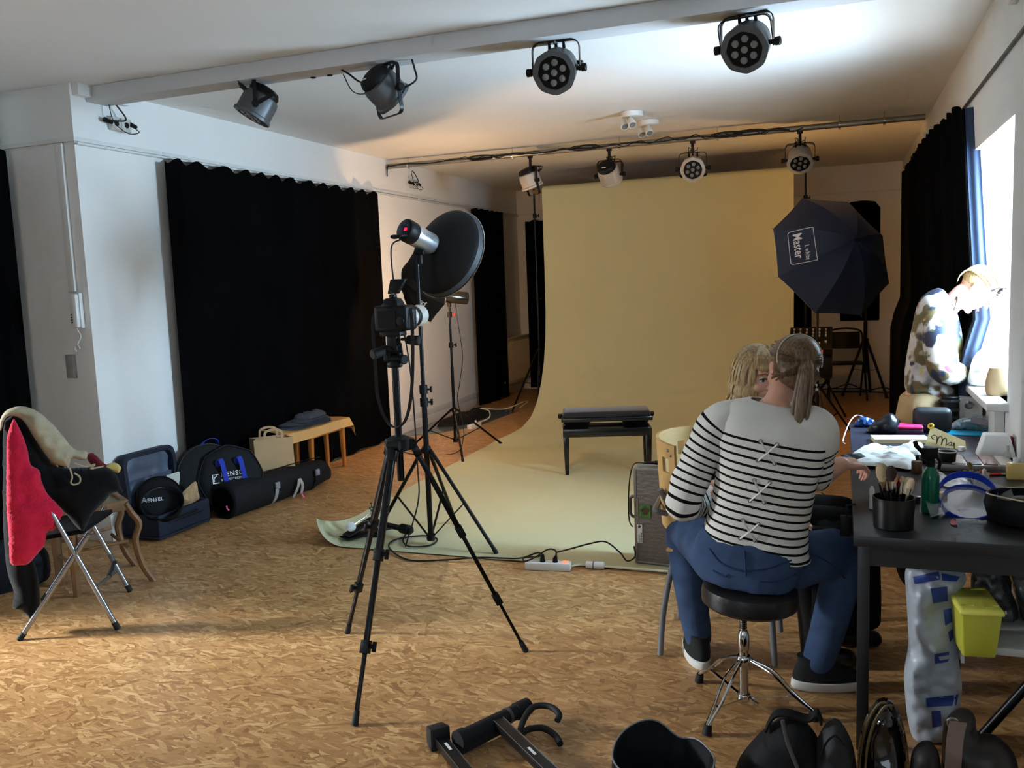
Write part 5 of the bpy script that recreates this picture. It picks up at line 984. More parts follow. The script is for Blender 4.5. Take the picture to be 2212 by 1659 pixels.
# ---------------------------------------------------------------- the make-up artist on the stool (seen from behind)
t = thing('person', 'person seen from behind in striped top and blue jeans on a stool', 'person', (-.32, 3.07, 0))
r_ = V((.98, .06, -.195)).normalized(); f_ = V((-.05, .998, .03)).normalized()
shL, shR = V((-.385, 3.1, 1.06)), V((-.075, 3.12, 1.02)); elL, wrL = V((-.525, 3.08, .745)), V((-.47, 3.32, .74)); elR, wrR = V((-.085, 3.2, .835)), V((.0, 3.33, .85))
hmA = aim(V((-.168, 3.2, 1.205)), V((0, 0, 1)))
fwd = V((-.42, .88, -.2)).normalized(); upv = (V((.12, .1, 1)) - fwd * V((.12, .1, 1)).dot(fwd)).normalized(); rt_ = fwd.cross(upv); hmA = M4((rt_, fwd, upv)).transposed().to_4x4(); hmA.translation = V((-.16, 3.22, 1.205))
b = MB(); head_shape(b, hmA)
limb(b, [V((-.215, 3.13, 1.05)), V((-.2, 3.15, 1.11)), V((-.175, 3.2, 1.16))], [.08, .048, .046])
b.loft([ring((-.28, 3.14, .58), .15, .1, r_, f_), ring((-.262, 3.12, .72), .135, .085, r_, f_), ring((-.235, 3.11, .9), .15, .095, r_, f_), ring((-.222, 3.115, 1.02), .15, .085, r_, f_), ring((-.215, 3.13, 1.07), .07, .06, r_, f_)])
limb(b, [shL + V((.02, 0, -.02)), elL, wrL], [.036, .03, .026]); limb(b, [shR + V((-.02, 0, -.02)), elR, wrR], [.042, .04, .03]); 
hand(b, wrR, (.75, .65, -.08), (.1, -.25, .96), curl=.62, side=-1, s=.98); hand(b, wrL, (.3, .9, -.2), (-.8, .3, .5), curl=.4, side=1)
hipL, knL, anL = V((-.41, 3.16, .52)), V((-.60, 3.5, .51)), V((-.535, 3.42, .11)); hipR, knR, anR = V((-.2, 3.16, .51)), V((.01, 3.4, .49)), V((-.075, 3.31, .11))
limb(b, [hipL, knL, anL], [.075, .055, .035]); limb(b, [hipR, knR, anR], [.075, .055, .035])
for an, d in ((anL, V((-.35, .93, 0))), (anR, V((.95, .3, 0)))): limb(b, [an, an + V((0, 0, -.06)), an + d.normalized() * .13 + V((0, 0, -.075))], [.034, .034, .025])
b.build('body', skin_a, t, world=True, remesh=.0048, relax=3, smooth=180)
# jeans
jeans = mat('blue_denim', (58, 76, 106), .85, var=.22, vscale=14, bump=.3, bscale=500, spec=.2)
j = MB(); R1, F1_ = V((1, .05, -.12)).normalized(), V((-.05, 1, 0))
j.loft([ring((-.315, 3.09, .475), .165, .15, R1, F1_), ring((-.315, 3.1, .53), .19, .155, R1, F1_), ring((-.3, 3.11, .6), .185, .135, R1, F1_), ring((-.285, 3.12, .66), .165, .115, R1, F1_)])
limb(j, [hipL, (hipL + knL) / 2 + V((0, 0, .015)), knL, (knL + anL) / 2 + V((.0, -.02, 0)), anL + V((0, 0, -.005))], [.105, .092, .076, .066, .056]); limb(j, [hipR, (hipR + knR) / 2 + V((.01, 0, .015)), knR, (knR + anR) / 2 + V((.01, -.025, 0)), anR + V((0, 0, -.005))], [.105, .095, .08, .068, .058])
jo = j.build('jeans', jeans, t, world=True, remesh=.011, relax=4, smooth=180)
bvj = BVHTree.FromPolygons([V(v.co) + V((-.32, 3.07, 0)) for v in jo.data.vertices], [tuple(p.vertices) for p in jo.data.polygons])
def hit(bv, x, y, off=.003):
    d = ray(x, y); h = bv.ray_cast(_co, d); return (h[0] - d * off) if h[0] is not None else None
stitch = mat('denim_stitch', (22, 44, 86), .8)
for px in (((1608, 1190), (1610, 1215), (1611, 1245)), ((1532, 1185), (1555, 1215), (1590, 1230), (1610, 1234)), ((1611, 1234), (1660, 1228), (1710, 1210)), ((1540, 1232), (1565, 1245), (1572, 1240)), ((1642, 1256), (1680, 1256), (1720, 1240)), ((1750, 1195), (1790, 1215), (1825, 1250))):
    P = [hit(bvj, *q) for q in px]; P = [q for q in P if q]
    if len(P) > 1: x = MB(); x.tube(smooth_path(P, 4), .0028, 6); x.build('seam', stitch, t, world=True)
# sneakers
for an, d, nm in ((anL, V((-.38, .92, 0)).normalized(), 0), (anR, V((.96, .25, 0)).normalized(), 1)):
    s_ = V((0, 0, 1)).cross(d); g = V((an.x, an.y, 0)) - d * .02
    def rg(k, w_, z, c=0): return [g + d * (c + k * cos(a)) + s_ * w_ * sin(a) * (1 - .12 * cos(a)) + V((0, 0, z)) for a in [2 * pi * i / 24 for i in range(24)]]
    x = MB(); x.loft([rg(.135, .046, .002, .06), rg(.14, .05, .012, .06), rg(.138, .05, .032, .06), rg(.132, .046, .036, .06)]); so = x.build('shoe_sole', mat('white_sole', (206, 206, 200), .6), t, world=True)
    x = MB(); x.loft([rg(.131, .046, .034, .06), rg(.128, .046, .055, .055), rg(.1, .043, .08, .035), rg(.062, .04, .105, .008), rg(.056, .04, .125, .0)]); x.build('shoe_upper', mat('black_mesh', (12, 12, 13), .85), t, world=True, smooth=70)
# striped top
def stripes():
    m = bpy.data.materials.new('striped_jersey'); m.use_nodes = True; nt = m.node_tree; b = nt.nodes['Principled BSDF']; N = nt.nodes.new; L = nt.links.new
    at = N('ShaderNodeAttribute'); at.attribute_name = 't'; dv = N('ShaderNodeMath'); dv.operation = 'DIVIDE'; L(at.outputs['Fac'], dv.inputs[0]); dv.inputs[1].default_value = .028
    fr = N('ShaderNodeMath'); fr.operation = 'FRACT'; L(dv.outputs[0], fr.inputs[0]); lt = N('ShaderNodeMath'); lt.operation = 'LESS_THAN'; L(fr.outputs[0], lt.inputs[0]); lt.inputs[1].default_value = .29
    gt = N('ShaderNodeMath'); gt.operation = 'GREATER_THAN'; L(at.outputs['Fac'], gt.inputs[0]); gt.inputs[1].default_value = .0; mu = N('ShaderNodeMath'); mu.operation = 'MULTIPLY'; L(lt.outputs[0], mu.inputs[0]); L(gt.outputs[0], mu.inputs[1])
    mx = N('ShaderNodeMix'); mx.data_type = 'RGBA'; mx.inputs[6].default_value = srgb(222, 219, 211); mx.inputs[7].default_value = srgb(14, 14, 16); L(mu.outputs[0], mx.inputs[0]); L(mx.outputs[2], b.inputs['Base Color']); b.inputs['Roughness'].default_value = .9; b.inputs['Specular IOR Level'].default_value = .15
    n = N('ShaderNodeTexNoise'); n.inputs['Scale'].default_value = 260; bp = N('ShaderNodeBump'); bp.inputs['Strength'].default_value = .15; bp.inputs['Distance'].default_value = .002; L(n.outputs['Fac'], bp.inputs['Height']); L(bp.outputs[0], b.inputs['Normal']); return m
stripe_m = stripes()
def dense(secs, k):
    """interpolate (centre, rx, ry) sections smoothly"""
    out = []
    for i in range(len(secs) - 1):
        a = secs[max(i - 1, 0)]; b_ = secs[i]; c = secs[i + 1]; d = secs[min(i + 2, len(secs) - 1)]
        for j_ in range(k):
            u = j_ / k; q = lambda p0, p1, p2, p3: .5 * ((2 * p1) + (p2 - p0) * u + (2 * p0 - 5 * p1 + 4 * p2 - p3) * u * u + (3 * p1 - 3 * p2 + p3 - p0) * u ** 3)
            out.append((q(V(a[0]), V(b_[0]), V(c[0]), V(d[0])), q(a[1], b_[1], c[1], d[1]), q(a[2], b_[2], c[2], d[2])))
    return out + [(V(secs[-1][0]), secs[-1][1], secs[-1][2])]
S = dense([((-.287, 3.12, .585), .192, .135), ((-.282, 3.12, .63), .178, .13), ((-.262, 3.115, .74), .167, .118), ((-.242, 3.11, .86), .172, .12), ((-.226, 3.11, .96), .183, .118), ((-.22, 3.115, 1.03), .182, .1), ((-.217, 3.125, 1.075), .155, .08), ((-.213, 3.13, 1.095), .105, .066), ((-.21, 3.135, 1.1), .085, .06)], 5)
rings, att, top_ = [], [], V((-.226, 3.11, .985))
upA = r_.cross(f_).normalized()
for c, rx, ry in S:
    tt = (top_ - c).dot(upA); w_ = .006 * sin(tt * 34)
    rg_ = ring(c, rx, ry, r_, f_, 40, .8); rings.append([p + (p - c).normalized() * (.006 * noise.noise(p * 9) + .004 * noise.noise(p * 22)) for p in rg_]); att.append(tt)
x = MB(); x.loft(rings, cap=False, att=att)
def sleeve(P, rs, t0):
    pts = smooth_path(P, 9); rr = interp(rs, 9); L = -t0; sec = []; at = []
    prev = None
    for i, p in enumerate(pts):
        d = (pts[min(i + 1, len(pts) - 1)] - pts[max(i - 1, 0)]).normalized()
        if prev is None: u = d.cross(V((0, 1, 0))).normalized()
        else: u = (prev - d * prev.dot(d)).normalized()
        prev = u; v = d.cross(u)
        if i: L += (p - pts[i - 1]).length
        sec.append([p + (u * cos(a) + v * sin(a)) * (rr[i] + .006 * noise.noise(V((a * 1.5, L * 18, t0 * 50))) + .003 * sin(L * 60 + 2 * sin(a))) for a in [2 * pi * k / 22 for k in range(22)]]); at.append(L)
    x.loft(sec, cap=False, att=at)
sleeve([shL + V((.07, .0, -.03)), shL + V((-.0, 0, -.025)), (shL + elL) / 2 + V((-.012, 0, 0)), elL + V((0, -.005, .0)), elL.lerp(wrL, .5) + V((.0, 0, -.02))], [.06, .072, .065, .06, .058], .09)
sleeve([shR + V((-.05, 0, .01)), shR + V((.004, 0, -.015)), (shR + elR) / 2 + V((.006, 0, 0)), elR + V((.0, .0, .0)), elR.lerp(wrR, .18)], [.07, .067, .06, .056, .054], .12)
sh = x.build('striped_top', stripe_m, t, world=True, smooth=80, thick=.004)
bvs = BVHTree.FromPolygons([V(v.co) + V((-.32, 3.07, 0)) for v in sh.data.vertices], [tuple(p.vertices) for p in sh.data.polygons])
lace_m = mat('white_lace', (226, 224, 216), .8)
for e4 in (((1643, 953), (1679, 960), (1637, 995), (1673, 1002)), ((1630, 1038), (1663, 1043), (1620, 1082), (1651, 1086)), ((1605, 1124), (1638, 1132), (1599, 1163), (1631, 1168))):
    E = [hit(bvs, *q, off=.002) for q in e4]
    if any(q is None for q in E): continue
    for q in E:
        x = MB(); x.tube([q + V((.006 * cos(a), 0, .006 * sin(a))) for a in [2 * pi * k / 12 for k in range(12)]], .0018, 6, closed=True); x.build('eyelet', steel, t, world=True)
    for a, c in ((0, 3), (1, 2)):
        mid = (E[a] + E[c]) / 2 + V((0, -.008, 0)); x = MB(); x.tube(smooth_path([E[a], E[a].lerp(mid, .5) + V((0, -.003, 0)), mid, mid.lerp(E[c], .5) + V((0, -.003, 0)), E[c]], 4), .0048, 8, flat=.45); x.build('lace', lace_m, t, world=True)
# hair with pony tail, elastic band
brown = hair_mat('brown_hair', (62, 46, 32), (130, 102, 68))
x = MB(); m3 = hmA.to_3x3(); x.ball(hmA @ V((0, -.022, .038)), (.083, .096, .088), m=m3, nu=28, nv=18); x.ball(hmA @ V((0, -.05, -.01)), (.07, .06, .07), m=m3, nu=24, nv=14)
rnd = random.Random(5); L_ = []
tie = hmA @ V((0, -.118, .02))
for k in range(60):
    a = rnd.uniform(-1.9, 1.9); q = hmA @ V((.082 * sin(a), -.02 + .06 * cos(a) * .6 + .02, .04 + .08 * cos(a * .8) * rnd.uniform(.3, 1))); L_.append([q, hmA @ V((.078 * sin(a) * .85, -.085, .03 + .06 * cos(a) * .8)), tie])
for k in range(46):
    a = rnd.uniform(-1.75, 1.75); q = hmA @ V((.084 * sin(a), -.03 - .03 * cos(a), -.055 + .02 * abs(sin(a)) + rnd.uniform(-.012, .03))); L_.append([q, hmA @ V((.07 * sin(a), -.07 - .03 * cos(a), -.03)), hmA @ V((.03 * sin(a), -.112, .0)), tie])
locks(x, L_, r=.0055); x.build('hair', brown, t, world=True, smooth=80)
x = MB(); L_ = []
for k in range(46):
    a = rnd.uniform(0, 2 * pi); s = rnd.uniform(.2, 1); o = V((cos(a) * .02 * s, sin(a) * .014 * s, 0)); e = rnd.uniform(-.05, .03)
    L_.append([tie + o * .6, tie + V((.0, -.045, -.03)) + o, tie + V((-.012, -.055, -.12)) + o * 1.3, tie + V((-.022, -.06, -.2)) + o * 1.2, tie + V((-.03 + e * .9 * (1 if e < 0 else .2), -.05, -.29 + abs(e) * .9 + rnd.uniform(-.05, .05))) + o * .5])
locks(x, L_, r=.0075, seed=2)
for k in range(3): locks(x, [[tie + V((-.02, -.06, -.15)), tie + V((-.035, -.068, -.215)), tie + V((-.075, -.07, -.235 + k * .012)), tie + V((-.11 - k * .006, -.07, -.215 + k * .02))]], r=.004)
x.build('pony_tail', brown, t, world=True, smooth=80)
x = MB(); x.tube([hmA @ V((.0815 * sin(a), -.058, .034 + .0865 * cos(a))) for a in [R(-105 + 210 * k / 24) for k in range(25)]], .0022, 6); x.build('hair_elastic', mat('cream_elastic', (208, 196, 170), .6), t, world=True)
x = MB(); q = hmA @ V((.086, -.01, -.045)); x.ball(q, .004); x.tube([q, q + V((0, 0, -.01))], .001, 5); x.ball(q + V((0, 0, -.016)), .0055); x.build('earring', mat('pearl', (226, 220, 210), .2), t, world=True)
# ---------------------------------------------------------------- stool
t = thing('drum_stool', 'black round drum stool with chromed tripod base', 'stool', (-.32, 3.07, 0))
mm = M4.Translation((0, 0, .0)) @ M4.Rotation(R(3), 4, 'Y')
x = MB(); x.lathe([(.10, .385), (.15, .388), (.165, .40), (.168, .43), (.162, .455), (.14, .468), (.05, .472)], mm, 40); x.build('seat', mat('black_vinyl', (18, 18, 19), .4, bump=.1, bscale=80), t)
x = MB(); x.cyl((0, 0, .27), (0, 0, .39), .011, n=14); x.build('threaded_spindle', chrome, t)
for k in range(9): x = MB(); x.lathe([(.0115, .3 + k * .007), (.0135, .303 + k * .007), (.0115, .306 + k * .007)], None, 14, cap=False); x.build('thread', chrome, t)
x = MB(); x.lathe([(.02, .352), (.022, .356), (.022, .372), (.02, .376)], None, 18); x.build('lock_nut', chrome, t)
x = MB(); x.lathe([(.015, .21), (.019, .225), (.021, .25), (.019, .28), (.014, .292)], None, 18); x.build('height_collar', chrome, t)
x = MB(); x.cyl((0, 0, .035), (0, 0, .23), .0165, n=18); x.build('post', chrome, t)
x = MB(); x.lathe([(.022, .165), (.026, .17), (.026, .195), (.022, .2)], None, 18); x.build('upper_hub', chrome, t)
x = MB(); x.lathe([(.02, .03), (.024, .035), (.024, .055), (.02, .06)], None, 18); x.bar((.02, -.01, .045), (.05, -.02, .03), .012, .012); x.build('lower_hub', chrome, t, bevel=.002)
for f in (V((-.185, .165, 0)), V((-.1, -.225, 0)), V((.24, -.02, 0))):
    o = f.normalized(); s_ = V((0, 0, 1)).cross(o); L_ = f.length
    x = MB()
    for q in (-1, 1): x.tube(smooth_path([o * .025 + s_ * q * .006 + V((0, 0, .185)), o * L_ * .42 + s_ * q * .014 + V((0, 0, .15)), o * L_ * .7 + s_ * q * .011 + V((0, 0, .085)), f + V((0, 0, .03)) + s_ * q * .004], 5), .0048, 8)
    lg = x.build('leg', chrome, t)
    x = MB(); x.bar(o * .02 + V((0, 0, .045)), o * L_ * .72 + V((0, 0, .075)), .012, .005); x.build('brace', chrome, t)
    x = MB(); x.tube([f + V((0, 0, .002)), f + V((0, 0, .035)) - o * .008], .016, 12, rs=[.017, .013]); x.build('rubber_foot', rubber, lg)
# ---------------------------------------------------------------- seated client, mostly hidden
t = thing('person', 'person with wavy blonde hair seated facing the table, in black', 'person', (-.45, 3.62, 0))
fwd = V((.55, -.80, -.16)).normalized(); upv = (V((0, 0, 1)) - fwd * fwd.z).normalized(); rt_ = fwd.cross(upv); hB = M4((rt_, fwd, upv)).transposed().to_4x4(); hB.translation = pD(1640, 811, V((-.36, 3.6, 1.2)))
HB = hB.translation.copy()
b = MB(); head_shape(b, hB); limb(b, [HB + V((-.03, .03, -.06)), HB + V((-.05, .05, -.15)), HB + V((-.06, .06, -.22))], [.05, .052, .07])
pv = V((-.46, 3.64, .52)); ch = V((-.42, 3.64, HB.z - .3)); rB, fB = V((-.2, -.98, 0)), V((.98, -.2, 0))
b.loft([ring(pv, .16, .11, rB, fB), ring(pv.lerp(ch, .5), .13, .09, rB, fB), ring(ch, .16, .1, rB, fB), ring(ch + V((0, 0, .07)), .1, .07, rB, fB)])
AN = {1: V((-.1, 3.5, .1)), -1: V((.0, 3.72, .1))}
for s in (-1, 1):
    sh_ = ch + rB * s * .17 + V((0, 0, .03)); el_ = sh_ + V((.03, 0, -.27)); limb(b, [sh_, el_, el_ + V((.2, -s * .02, .0))], [.05, .042, .03]); hand(b, el_ + V((.2, -s * .02, 0)), (1, 0, -.1), (0, 0, 1), .35, side=s)
    hp = pv + rB * s * .09; kn = V((-.02, hp.y, .52)); an = AN[s]; limb(b, [hp, kn, an], [.08, .058, .036]); limb(b, [an, an + V((.03, 0, -.06)), an + V((.12, .02, -.072))], [.035, .03, .022])
b.build('body', skin_b, t, world=True, remesh=.0055, relax=3, smooth=180)
face_parts(t, hB, mat('lip_rose', (186, 96, 92), .4), mat('brow_blonde', (128, 96, 62), .8), mat('iris_dark', (52, 40, 34), .15))
blonde = hair_mat('blonde_hair', (136, 106, 66), (206, 178, 128))
x = MB(); m3 = hB.to_3x3(); x.ball(hB @ V((0, -.028, .04)), (.086, .09, .084), m=m3, nu=26, nv=16)
rnd = random.Random(9); L_ = []
for k in range(90):
    a = rnd.uniform(.62, 2 * pi - .62) + pi / 2  # around the crown except the face
    ca, sa = cos(a), sin(a); w_ = rnd.uniform(-.012, .012)
    L_.append([hB @ V((.03 * ca, .03 * sa - .01, .118)), hB @ V((.082 * ca, .088 * sa - .015, .07)), hB @ V(((.094 + w_) * ca, .1 * sa - .018, .0)), hB @ V(((.1 - w_) * ca, .106 * sa - .02, -.06)), hB @ V(((.094 + 2 * w_) * ca, .1 * sa - .02, -.12)), hB @ V(((.088 - w_) * ca + w_, .09 * sa - .02, -.16 + rnd.uniform(-.025, .02)))])
for k in range(26):  # fringe
    u = -1 + 2 * k / 25; L_.append([hB @ V((.02 * u, .02, .12)), hB @ V((.055 * u, .078, .098)), hB @ V((.066 * u, .102 - .03 * u * u, .06)), hB @ V((.071 * u, .102 - .034 * u * u, .042 + rnd.uniform(-.004, .008)))])
locks(x, L_, r=.0115, seed=4); x.build('hair', blonde, t, world=True, smooth=80)
robe = mat('black_robe', (9, 9, 10), .9, spec=.15)
x = MB(); x.loft([ring(pv + V((0, 0, -.04)), .2, .17, rB, fB), ring(pv + V((0, 0, .1)), .18, .135, rB, fB), ring(pv.lerp(ch, .6), .16, .12, rB, fB), ring(ch + V((0, 0, .0)), .19, .125, rB, fB), ring(ch + V((0, 0, .075)), .13, .09, rB, fB)])
for s in (-1, 1):
    sh_ = ch + rB * s * .17 + V((0, 0, .03)); el_ = sh_ + V((.03, 0, -.27)); limb(x, [sh_, el_, el_ + V((.16, -s * .02, .0))], [.066, .058, .05])
    hp = pv + rB * s * .09; kn = V((.0, hp.y, .535)); limb(x, [hp, (hp + kn) / 2, kn], [.12, .11, .1])
x.build('black_top', robe, t, world=True, remesh=.012, relax=4, smooth=180)
x = MB()
x.loft([[V((cx_ - .035 + .125 * k * cos(a), 3.56 + .20 * k * sin(a) + .012 * sin(5 * a), z)) for a in [2 * pi * i / 36 for i in range(36)]] for cx_, z, k in ((.02, .60, .55), (.03, .585, .9), (.045, .53, 1.0), (.05, .4, 1.03), (.052, .28, 1.05), (.05, .2, 1.06))], cap=False)
x.add([V((-.1, 3.4, .58)), V((.02, 3.38, .6)), V((.02, 3.74, .6)), V((-.1, 3.74, .58))], [(0, 1, 2, 3)])
x.build('black_skirt', robe, t, world=True, thick=.006, smooth=70)
for s in (-1, 1):
    an = AN[s]; x = MB(); limb(x, [an + V((-.04, .0, .26)), an + V((-.015, 0, .12)), an + V((0, 0, -.05))], [.052, .046, .045]); limb(x, [an + V((0, 0, -.055)), an + V((.13, .02, -.062))], [.043, .036]); x.build('boot', mat('black_leather', (10, 10, 10), .45), t, world=True, remesh=.009, relax=3, smooth=180)
# ---------------------------------------------------------------- client's chair
t = thing('bentwood_chair', 'chair with curved blond plywood backrest and grey tube legs', 'chair', (-.45, 3.6, 0))
tube_g = mat('grey_painted_tube', (118, 120, 124), .4, .3); ply = mat('blond_plywood', (198, 158, 98), .45, var=.08, vscale=6, aniso=(1, 1, 6))
x = MB(); x.tube(smooth_path([(-.69, 3.42, .008), (-.675, 3.44, .2), (-.63, 3.46, .43), (-.62, 3.47, .5), (-.645, 3.45, .62), (-.68, 3.43, .70)], 6), .0125, 10); x.build('rear_leg', tube_g, t, world=True)
x = MB(); x.tube(smooth_path([(-.68, 3.83, .008), (-.665, 3.82, .2), (-.62, 3.8, .43), (-.62, 3.79, .5), (-.645, 3.81, .62), (-.68, 3.83, .70)], 6), .0125, 10); x.build('rear_leg', tube_g, t, world=True)
for Y_ in (3.44, 3.79): x = MB(); x.tube(smooth_path([(-.24, Y_, .008), (-.25, Y_, .2), (-.27, Y_, .43)], 6), .0125, 10); x.build('front_leg', tube_g, t, world=True)
x = MB(); x.tube([(-.63, 3.46, .43), (-.27, 3.44, .43), (-.27, 3.79, .43), (-.62, 3.8, .43)], .011, 8, closed=True); x.build('seat_frame', tube_g, t, world=True)
x = MB(); x.b2((-.66, 3.43, .442), (-.22, 3.82, .456)); x.build('seat', ply, t, world=True, bevel=.005)
x = MB(); x.tube(smooth_path([(-.655, 3.44, .60), (-.685, 3.41, .615), (-.70, 3.44, .62), (-.71, 3.62, .62), (-.70, 3.8, .62), (-.685, 3.84, .615), (-.655, 3.82, .6)], 6), .012, 10); x.build('back_loop', tube_g, t, world=True)
def back(u, v):
    a = -1.05 + 2.1 * u; z = .52 + .36 * v; return V((-.50 - (.2 + .02 * v) * cos(a) , 3.63 + .275 * sin(a) * 1.0, z + .015 * cos(a)))
x = MB()
nu, nv = 40, 12; grid = [[back(i / nu, j_ / nv) for j_ in range(nv + 1)] for i in range(nu + 1)]; vs = [p for row in grid for p in row]
hole = lambda i, j_: (3 <= i <= 6 and 8 <= j_ <= 9) or (nu - 8 <= i <= nu - 5 and 8 <= j_ <= 9)
x.add(vs, [(i * (nv + 1) + j_, (i + 1) * (nv + 1) + j_, (i + 1) * (nv + 1) + j_ + 1, i * (nv + 1) + j_ + 1) for i in range(nu) for j_ in range(nv) if not hole(i, j_)]); x.build('backrest', ply, t, world=True, thick=.012, smooth=60)
for q in ((.045, .88), (.08, .93)): p = back(*q); x = MB(); x.ball(p + V((-.004, -.006, 0)), .006); x.build('rivet', steel, t, world=True)
# ================================================================ RIGHT SIDE: tables and what lies on them
tbl = mat('black_laminate', (32, 32, 34), .38, var=.1, vscale=20); TZ = .72
t = thing('make_up_table', 'long black table along the window wall, front one', 'table', (.37, 3.46, 0))
x = MB(); x.b2((.04, 2.87, TZ - .035), (.69, 4.06, TZ)); x.build('table_top', tbl, t, world=True, bevel=.003)
x = MB(); x.b2((.06, 2.89, TZ - .1), (.08, 4.04, TZ - .034)); x.b2((.06, 2.89, TZ - .1), (.67, 2.91, TZ - .034)); x.b2((.65, 2.89, TZ - .1), (.67, 4.04, TZ - .034)); x.b2((.06, 4.02, TZ - .1), (.67, 4.04, TZ - .034)); x.build('apron', tbl, t, world=True)
for X_, Y_ in ((.07, 2.905), (.65, 2.905), (.07, 4.02), (.65, 4.02)): x = MB(); x.b2((X_ - .018, Y_ - .018, .001), (X_ + .018, Y_ + .018, TZ - .035)); x.build('leg', tbl, t, world=True, bevel=.002)
t = thing('folding_table', 'dark navy folding table behind the black one', 'table', (.37, 4.58, 0)); T2 = .73
navy_t = mat('navy_laminate', (36, 40, 56), .5); x = MB(); x.b2((.045, 4.14, T2 - .03), (.68, 4.98, T2)); x.build('table_top', navy_t, t, world=True, bevel=.004)
x = MB(); x.b2((.04, 4.125, T2 - .045), (.685, 4.142, T2 + .004)); x.build('edge_profile', blk, t, world=True, bevel=.002)
for X_, Y_ in ((.08, 4.2), (.64, 4.2), (.08, 4.92), (.64, 4.92)): x = MB(); x.cyl((X_, Y_, .001), (X_, Y_, T2 - .03), .014, n=10); x.build('leg', dk_metal, t, world=True)
def on(x, y, z=TZ): return pF(x, y, z)
# ---- brush cup with brushes
cupm = mat('black_cup', (14, 14, 15), .35); wood_h = mat('brush_handle_black', (20, 18, 18), .3); ferr = mat('brush_ferrule', (190, 186, 178), .2, 1)
bc = on(1930, 1138) ; t = thing('brush_cup', 'wide black cup full of make-up brushes near the table corner', 'cup', bc)
x = MB(); x.lathe([(.055, .0), (.06, .004), (.064, .1), (.061, .1), (.057, .01)], None, 32, cap=False); x.lathe([(.0, .001), (.056, .001)], None, 32, cap=False); x.build('cup_wall', cupm, t)
rnd = random.Random(11); bcol = [(196, 172, 136), (96, 74, 54), (30, 26, 24), (178, 40, 52), (206, 178, 150), (224, 206, 182), (66, 52, 42), (188, 160, 130)]
def brush(name, label, c, dx, dy, h, hr, col, group):
    b = V(c); tip = b + V((dx, dy, h)); d = (tip - b).normalized(); t = thing(name, label, 'brush', b, group=group)
    x = MB(); x.tube([b, b.lerp(tip, .6)], 0, 8, rs=[.003, .0045]); x.build('handle', wood_h, t, world=True)
    x = MB(); x.tube([b.lerp(tip, .58), b.lerp(tip, .8)], 0, 8, rs=[.0045, hr * .62]); x.build('ferrule', ferr, t, world=True)
    x = MB(); mm = aim(b.lerp(tip, .79), d); x.lathe([(hr * .6, 0), (hr * .95, hr * .8), (hr, hr * 1.6), (hr * .8, hr * 2.4), (hr * .35, hr * 2.9)], mm, 14); x.build('bristles', mat('bristle_%d%d%d' % col, col, .9, bump=.4, bscale=300), t, world=True)
BR = [((1905, 1028), .02, (196, 172, 136), 'large sand powder brush at the left of the black cup'), ((1890, 990), .0055, (130, 92, 58), 'tall thin brown brush at the back of the black cup'), ((1902, 1000), .004, (150, 108, 66), 'thin tan liner brush at the back of the black cup'), ((1912, 1012), .008, (182, 136, 108), 'small rose brush behind the large sand one'), ((1908, 1032), .013, (24, 22, 22), 'round black brush in the middle of the black cup'), ((1925, 1025), .017, (58, 44, 40), 'dark brown domed brush in the black cup'), ((1932, 1028), .012, (202, 152, 112), 'orange tan brush behind the dark brown one'), ((1921, 1048), .014, (58, 58, 62), 'grey and black brush at the front of the black cup'), ((1944, 1038), .011, (176, 30, 60), 'crimson brush in the black cup'), ((1955, 1045), .013, (206, 176, 140), 'peach fluffy brush right in the black cup'), ((1970, 1042), .012, (222, 196, 166), 'pale peach brush at the far right of the black cup'), ((1961, 1062), .019, (214, 198, 164), 'large cream brush at the front right of the black cup'), ((1950, 1022), .007, (200, 182, 140), 'small yellowish brush at the back right of the black cup')]
for (px, py), hr, col, lab in BR:
    P = pD(px, py, bc + V((0, .01 * rnd.uniform(-1, 3), 0))); r0 = bc + V(((P.x - bc.x) * .35, (P.y - bc.y) * .35 + rnd.uniform(-.015, .02), .008)); brush('make_up_brush', lab, r0, P.x - r0.x, P.y - r0.y, P.z - r0.z + hr, hr, col, 'brushes in the black cup')
t = thing('white_tube', 'small white tube standing left of the black brush cup', 'tube', on(1883, 1100)); x = MB(); x.lathe([(.008, 0), (.009, .004), (.0095, .07), (.004, .082)], None, 14); x.build('tube', white_pl, t); x = MB(); x.lathe([(.0085, -.001), (.0085, .02)], None, 12); x.build('cap', blk, t)
# ---- green spray bottle
t = thing('spray_bottle', 'dark green spray bottle with black trigger', 'bottle', on(2009, 1108)); x = MB(); x.lathe([(.022, 0), (.027, .004), (.028, .01), (.028, .12), (.025, .14), (.014, .155), (.012, .165)], None, 24); x.build('bottle', mat('green_gloss', (14, 106, 78), .2, .25), t)
x = MB(); x.lathe([(.013, .16), (.014, .165), (.014, .185), (.009, .19)], None, 16); x.build('collar', blk, t)
x = MB(); x.mx = M4.Rotation(R(120), 4, 'Z'); x.b2((-.012, -.02, .188), (.012, .03, .225)); x.tube([(0, .03, .21), (0, .055, .235), (0, .06, .25)], .008, 8); x.tube([(0, -.015, .2), (0, -.035, .175), (0, -.03, .15)], .006, 8); x.build('trigger_head', blk, t, bevel=.004)
